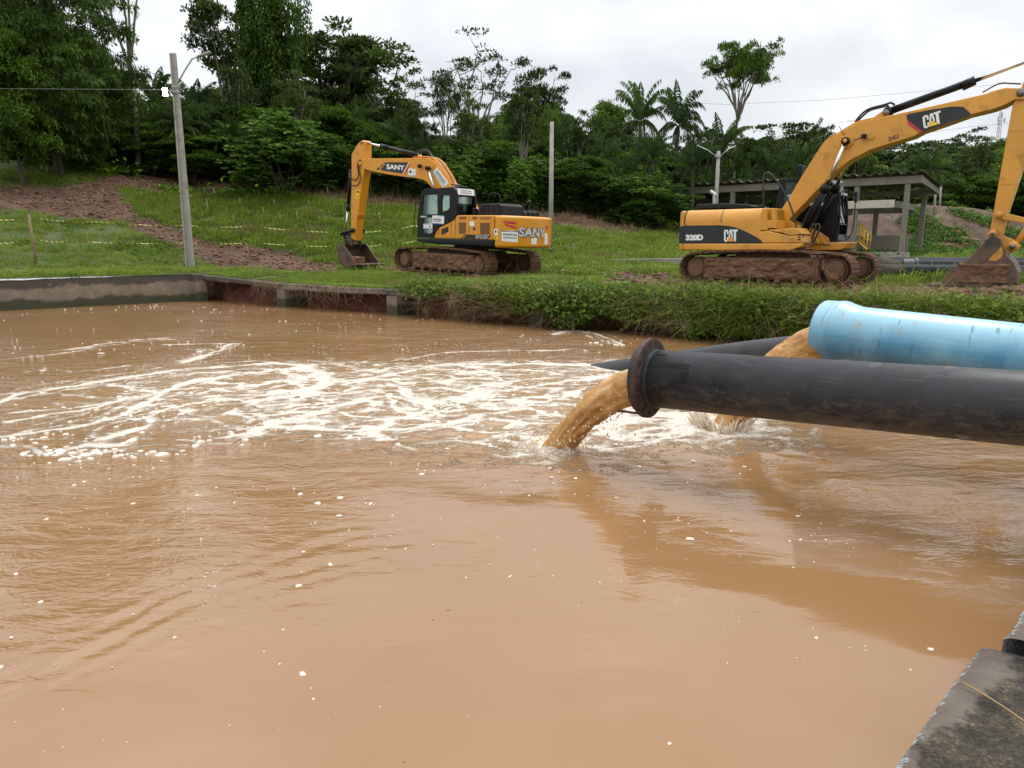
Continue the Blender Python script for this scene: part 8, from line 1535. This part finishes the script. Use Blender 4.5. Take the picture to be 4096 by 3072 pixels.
# ---------------------------------------------------------------- grass and ground cover (points carrying tufts)
def tuft(nb, rad, hgt, w, lean, seed, curl=.3):
    rg = np.random.default_rng(seed); V = []; F = []; T_ = []; k = 0
    for i in range(nb):
        a = rg.uniform(0, 6.28); q = rad*rg.uniform(0, 1)**.5; b = np.array([q*math.cos(a), q*math.sin(a), -.02]); d = np.array([math.cos(a+rg.normal(0, .8)), math.sin(a+rg.normal(0, .8)), 0]); h_ = hgt*rg.uniform(.55, 1.15); ln = lean*rg.uniform(.3, 1.3); s = np.array([-d[1], d[0], 0])*w/2*rg.uniform(.7, 1.3)
        m_ = b+d*ln*.35*h_+[0, 0, h_*.62]; t = b+d*ln*h_*(1+curl)+[0, 0, h_*(1-.25*ln)]
        V += [b-s, b+s, m_+s*.75, m_-s*.75, t]; F += [(k, k+1, k+2, k+3)]; F += [(k+3, k+2, k+4, k+4)]; T_ += [np.clip(rg.normal(.5, .22), 0, 1)]*5; k += 5
    m = bpy.data.meshes.new('tuft'); m.from_pydata([tuple(v) for v in V], [], [tuple(dict.fromkeys(f)) for f in F]); at = m.attributes.new('tint', 'FLOAT', 'POINT'); at.data.foreach_set('value', T_); return m
def herb(nl, rad, size, seed):
    rg = np.random.default_rng(seed); c = rg.normal(0, rad, (nl, 3))*[1, 1, .35]; c[:, 2] = abs(c[:, 2])+.02; n = rg.normal(0, 1, (nl, 3))*[1, 1, .2]; v, f, t = leaf_quads(c, n, size, size*.75, .1, rg, np.clip(rg.normal(.5, .25, nl), 0, 1)); return npmesh('herb', v, f, {'tint': ('FLOAT', 'POINT', t)})
def scatter(name, P, scale, protos, mat, label, tilt=.15, seed=1):
    m = npmesh(name, P, np.zeros((0, 4), int) if False else np.array([[0, 0, 0, 0]])[:0].reshape(0, 4), {'sc': ('FLOAT', 'POINT', scale)}) if False else bpy.data.meshes.new(name)
    m.vertices.add(len(P)); m.vertices.foreach_set('co', np.asarray(P, np.float32).ravel()); at = m.attributes.new('sc', 'FLOAT', 'POINT'); at.data.foreach_set('value', np.asarray(scale, np.float32)); m.update()
    o = link(name, m); ng = bpy.data.node_groups.new(name, 'GeometryNodeTree'); ng.interface.new_socket('Geometry', in_out='INPUT', socket_type='NodeSocketGeometry'); ng.interface.new_socket('Geometry', in_out='OUTPUT', socket_type='NodeSocketGeometry')
    n_ = ng.nodes; gi, go = n_.new('NodeGroupInput'), n_.new('NodeGroupOutput'); mp_ = n_.new('GeometryNodeMeshToPoints'); ip = n_.new('GeometryNodeInstanceOnPoints'); ji = n_.new('GeometryNodeJoinGeometry')
    for pm in protos:
        po = bpy.data.objects.new('tuft_shape', pm); pm.materials.append(MT[mat]) if not pm.materials else None
        oi = n_.new('GeometryNodeObjectInfo'); oi.inputs['As Instance'].default_value = True; oi.inputs[0].default_value = po; ng.links.new(oi.outputs['Geometry'], ji.inputs[0])
    ip.inputs['Pick Instance'].default_value = True; ri = n_.new('FunctionNodeRandomValue'); ri.data_type = 'INT'; ri.inputs[4].default_value = 0; ri.inputs[5].default_value = len(protos)-1; ri.inputs['Seed'].default_value = seed
    rv = n_.new('FunctionNodeRandomValue'); rv.data_type = 'FLOAT_VECTOR'; rv.inputs[0].default_value = (-tilt, -tilt, 0); rv.inputs[1].default_value = (tilt, tilt, 6.283)
    na = n_.new('GeometryNodeInputNamedAttribute'); na.data_type = 'FLOAT'; na.inputs[0].default_value = 'sc'
    k = ng.links.new; k(gi.outputs[0], mp_.inputs[0]); k(mp_.outputs[0], ip.inputs['Points']); k(ji.outputs[0], ip.inputs['Instance']); k(ri.outputs[2], ip.inputs['Instance Index']); k(rv.outputs[0], ip.inputs['Rotation']); k(na.outputs[0], ip.inputs['Scale']); k(ip.outputs[0], go.inputs[0])
    o.modifiers.new('scatter', 'NODES').node_group = ng; return tag(o, label, kind='stuff')
def points(n, s0, s1, d0, d1, seed, keepf=None, power=1.):
    rg = np.random.default_rng(seed); s = rg.uniform(s0, s1, n); d = d0+(d1-d0)*rg.uniform(0, 1, n)**power; x, y = XY(s, d); z, m = ground_z(x, y); k = np.ones(n, bool) if keepf is None else keepf(x, y, s, d, m, rg); return np.stack([x, y, z], -1)[k], rg
fpos = np.array(DATA['fr']['cat'][0][:2]), np.array(DATA['fr']['san'][0][:2])
def under(x, y):
    r = np.ones(np.shape(x), bool)
    for o, key in zip(fpos, ('cat', 'san')):
        f = np.array(DATA['fr'][key][1][:2]); n = np.array(DATA['fr'][key][2][:2]); u = (x-o[0])*f[0]+(y-o[1])*f[1]; t = (x-o[0])*n[0]+(y-o[1])*n[1]; r &= ~((abs(u) < 2.5) & (t < 2.15) & (t > -1.6))
    return r
gk = lambda x, y, s, d, m, rg: (rg.uniform(0, 1, len(x)) > m*1.25-.02) & under(x, y) & (fbm(x*.9, y*.9, 7., 3) > -.42)
T1g = [tuft(13, .10, .17, .011, .55, i) for i in range(4)]
P, rg = points(60000, .1, 28, .02, 8.5, 1, gk, 1.25); scatter('grass', P, rg.uniform(.3, .75, len(P)), T1g, 'grass', 'short bright grass on the bank by the pool')
P, rg = points(14000, -24, 0, -12, 8.5, 2, lambda x, y, s, d, m, rg: gk(x, y, s, d, m, rg) & (s < -.35)); scatter('grass', P, rg.uniform(.8, 1.7, len(P)), T1g, 'grass', 'grass behind the long pool wall')
T2g = [tuft(15, .22, .26, .020, .6, 20+i) for i in range(4)]
P, rg = points(44000, -22, 30, 5, 30, 3, gk); scatter('grass', P, rg.uniform(.6, 1.5, len(P)), T2g, 'grass', 'grass covering the slope below the forest')
P, rg = points(16000, 14, 60, 8, 50, 4, gk); scatter('grass', P, rg.uniform(.9, 2., len(P)), T2g, 'grass', 'rough grass round the shed')
hb = [herb(26, .16, .085, 60+i) for i in range(3)]
P, rg = points(16000, -22, 28, .0, 16, 5, lambda x, y, s, d, m, rg: gk(x, y, s, d, m, rg) & (fbm(x*.5, y*.5, 17., 3) > .05)); scatter('ground_cover', P, rg.uniform(.3, .8, len(P))*(1+.5*(P[:, 1] > 32)), hb, 'leaf_vine', 'low leafy weeds among the grass')
T3g = [tuft(18, .30, .95, .035, .55, 40+i, .5) for i in range(3)]
P, rg = points(9000, -34, 26, 15, 34, 6, lambda x, y, s, d, m, rg: (abs(y-(np.interp(x/y, [-.75, -.62, -.4, -.3, 0, .2, .4], [42.5, 42.8, 46.8, 50.0, 51., 50, 49.5])+1.5*fbm(x*.2, y*.2, 3, 2))) < 1.6+.9*(x < -9)) & (rg.uniform(0, 1, len(x)) < np.where(x < -9, 1, .45))); scatter('tall_grass', P, rg.uniform(.6, 1.5, len(P)), T3g, 'tallgrass', 'tall rank grass along the forest foot')
P, rg = points(30000, -34, 30, 12, 34, 8, lambda x, y, s, d, m, rg: (m > .25) & (y > 43.5) & (fbm(x*.8, y*.8, 5, 3) > -.25)); scatter('dry_litter', P, rg.uniform(.2, .6, len(P)), [tuft(12, .4, .5, .03, 1.6, 70+i, .4) for i in range(3)], 'straw', 'dry cut stalks littering the strip below the forest', tilt=1.1)
hb2 = [herb(40, .55, .26, 80+i) for i in range(3)]
P, rg = points(34000, 8, 75, 18, 62, 9, lambda x, y, s, d, m, rg: ((m < .2) | ((fbm(x*.45, y*.45, 61., 3) > .12) & (y < 59))) & (y > 46) & (x > 13)); scatter('ground_cover', P, rg.uniform(.3, .75, len(P))*(1+(P[:, 1] > 64)), hb2, 'leaf_bush', 'leafy creepers on the hillside behind the shed')
P, rg = points(24000, -75, 40, 8, 60, 10, lambda x, y, s, d, m, rg: (y > np.interp(x, [-45, -15, -8], [40.5, 45.5, 48])) & (m < .3) & ((x < 14) | (y > 66))); scatter('undergrowth', P, rg.uniform(.8, 1.8, len(P)), [herb(50, .55, .16, 100+i) for i in range(3)], 'leaf', 'dark undergrowth beneath the forest')
# creepers and grass spilling over the slab edge into the pool
rg = np.random.default_rng(77); V = []; sc_ = []
for i in range(20000):
    s = 10+18*rg.uniform()**.8; w = float(np.interp(s, [10, 12.8, 15, 28], [.06, .45, 1, 1]))*(1 if s < 19 else .5); 
    if rg.uniform() > w: continue
    e = edge_z(s); f = float(fbm(s*.9, 4., 2.)); f2 = float(vnoise(s*2.7, 9., 1.)); reach = float(np.interp(s, [10, 13, 17, 28], [.05, .22, .55, .66]))*max(.15, .75+.9*f+.55*f2); k = rg.uniform(-.45, reach); over = max(0, k)
    d = -.16 - .20*math.sin(min(1, over/.5)*1.5) + rg.normal(0, .05) if k > 0 else -k*.9; z = e + .03 - over + rg.normal(0, .02)
    x, y = XY(s, d); V.append((x, y, max(z, .03))); sc_.append(rg.uniform(.5, 1.2)*(1.35 if vnoise(s*.8, z*3, 4.) > .35 else 1))
hv = [herb(16, .10, .075, 90+i) for i in range(3)]; scatter('creepers', V, sc_, hv, 'leaf_vine', 'green creepers spilling over the slab edge above the water', tilt=.8)
V = []; sc_ = []
for i in range(7500):
    s = rg.uniform(13.5, 28); w = float(np.interp(s, [13.5, 19, 21, 28], [.10, .35, 1, 1]))*(.35+.65*(vnoise(s*1.9, 3.) > -.1)); 
    if rg.uniform() > w: continue
    k = rg.uniform(-.05, .5 if s < 19 else .66); d = -.16-.18*max(0, k)+rg.normal(0, .06) if k > 0 else -k; x, y = XY(s, d); V.append((x, y, edge_z(s)-max(0, k))); sc_.append(rg.uniform(.8, 1.5))
scatter('overhanging_grass', V, sc_, [tuft(9, .10, .26, .010, 1.3, 120+i, 1.1) for i in range(3)], 'grass', 'long grass hanging over the bank by the half sunk pipe', tilt=.5)
V = []; sc_ = []
for i in range(1500):
    s = rg.uniform(11.5, 28); k = rg.uniform(0, .62)
    if vnoise(s*1.4, 7.) < -.15: continue
    d = -.22-.16*k+rg.normal(0, .05); x, y = XY(s, d); V.append((x, y, edge_z(s)-k)); sc_.append(rg.uniform(.6, 1.2))
scatter('dry_runners', V, sc_, [tuft(8, .08, .30, .010, 1.5, 170+i, 1.2) for i in range(3)], 'straw', 'dead stalks and runners hanging among the creepers', tilt=1.)
mb = MB()
for i in range(210):                                 # bare roots and runners hanging from the lip
    s = rg.choice([rg.uniform(3.5, 5), rg.uniform(5.6, 8.2), rg.uniform(8.5, 28), rg.uniform(9, 28)]); e = edge_z(s); d0 = -.16; ln = rg.uniform(.2, .75); x0, y0 = XY(s, .1); x1, y1 = XY(s, d0-.05); x2, y2 = XY(s+rg.normal(0, .15), d0-.05-rg.uniform(0, .12)); x3, y3 = XY(s+rg.normal(0, .25), d0-.02-rg.uniform(0, .1)); mb.tube([(x0, y0, e+.03), (x1, y1, e-.02), (x2, y2, e-ln*.5), (x3, y3, max(.0, e-ln))], [.006, .006, .005, .003], 4)
tag(build('hanging_roots', mb, MT['wood'], None, True), 'thin bare roots and runners hanging from the slab lip', kind='stuff')
# broken clods over all the churned ground
def clodm(seed):
    import bmesh; bm = bmesh.new(); bmesh.ops.create_icosphere(bm, subdivisions=2, radius=1); v = np.array([q.co[:] for q in bm.verts]); f = np.array([[q.index for q in g.verts] for g in bm.faces]); bm.free(); d = 1+.5*fbm(v[:, 0]*1.4+seed, v[:, 1]*1.4, v[:, 2]*1.4, 4); return npmesh('clod', v*d[:, None]*[1.3, 1, .6], f)
P, rg = points(70000, -34, 30, .3, 36, 12, lambda x, y, s, d, m, rg: (m > .55) & (rg.uniform(0, 1, len(x)) < .95)); scatter('mud_clods', P, .025+.085*rg.uniform(0, 1, len(P))**2.5, [clodm(i) for i in range(4)], 'mud', 'broken clods of red mud over the churned ground', tilt=.6)
P, rg = points(9000, 10, 60, 22, 50, 13, lambda x, y, s, d, m, rg: (m > .45)); scatter('mud_clods', P, .05+.26*rg.uniform(0, 1, len(P))**2.5, [clodm(i) for i in range(4)], 'mud', 'earth lumps on the dirt mound behind the shed', tilt=.6)
# taller weeds against the tracks and bucket
P = []; 
for (bx, by, sp1, sp2, n_) in ((fo.x-1.5, fo.y-1.0, 1.8, .5, 260), (fo.x+.8, fo.y-2.6, 1.4, .4, 200), (sof.x, sof.y-1.9, 1.8, .5, 230), (sbc.x, sbc.y-1.5, 1.2, .3, 90), (13.2, 19.6, 2.2, .4, 160)):
    for _ in range(n_): x, y = bx+rg.normal(0, sp1), by+rg.normal(0, sp2); P.append((x, y, gz(x, y)) if False else (x, y, 0.))
P = np.array(P); z, m = ground_z(P[:, 0], P[:, 1]); P[:, 2] = z; k = under(P[:, 0], P[:, 1]) & (SD(P[:, 0], P[:, 1])[1] > .2); P = P[k]
scatter('tall_grass', P, rg.uniform(.35, .8, len(P)), [tuft(7, .10, .38, .012, .6, 140+i, .6) for i in range(3)], 'grass', 'longer grass tufts against the tracks and bucket')
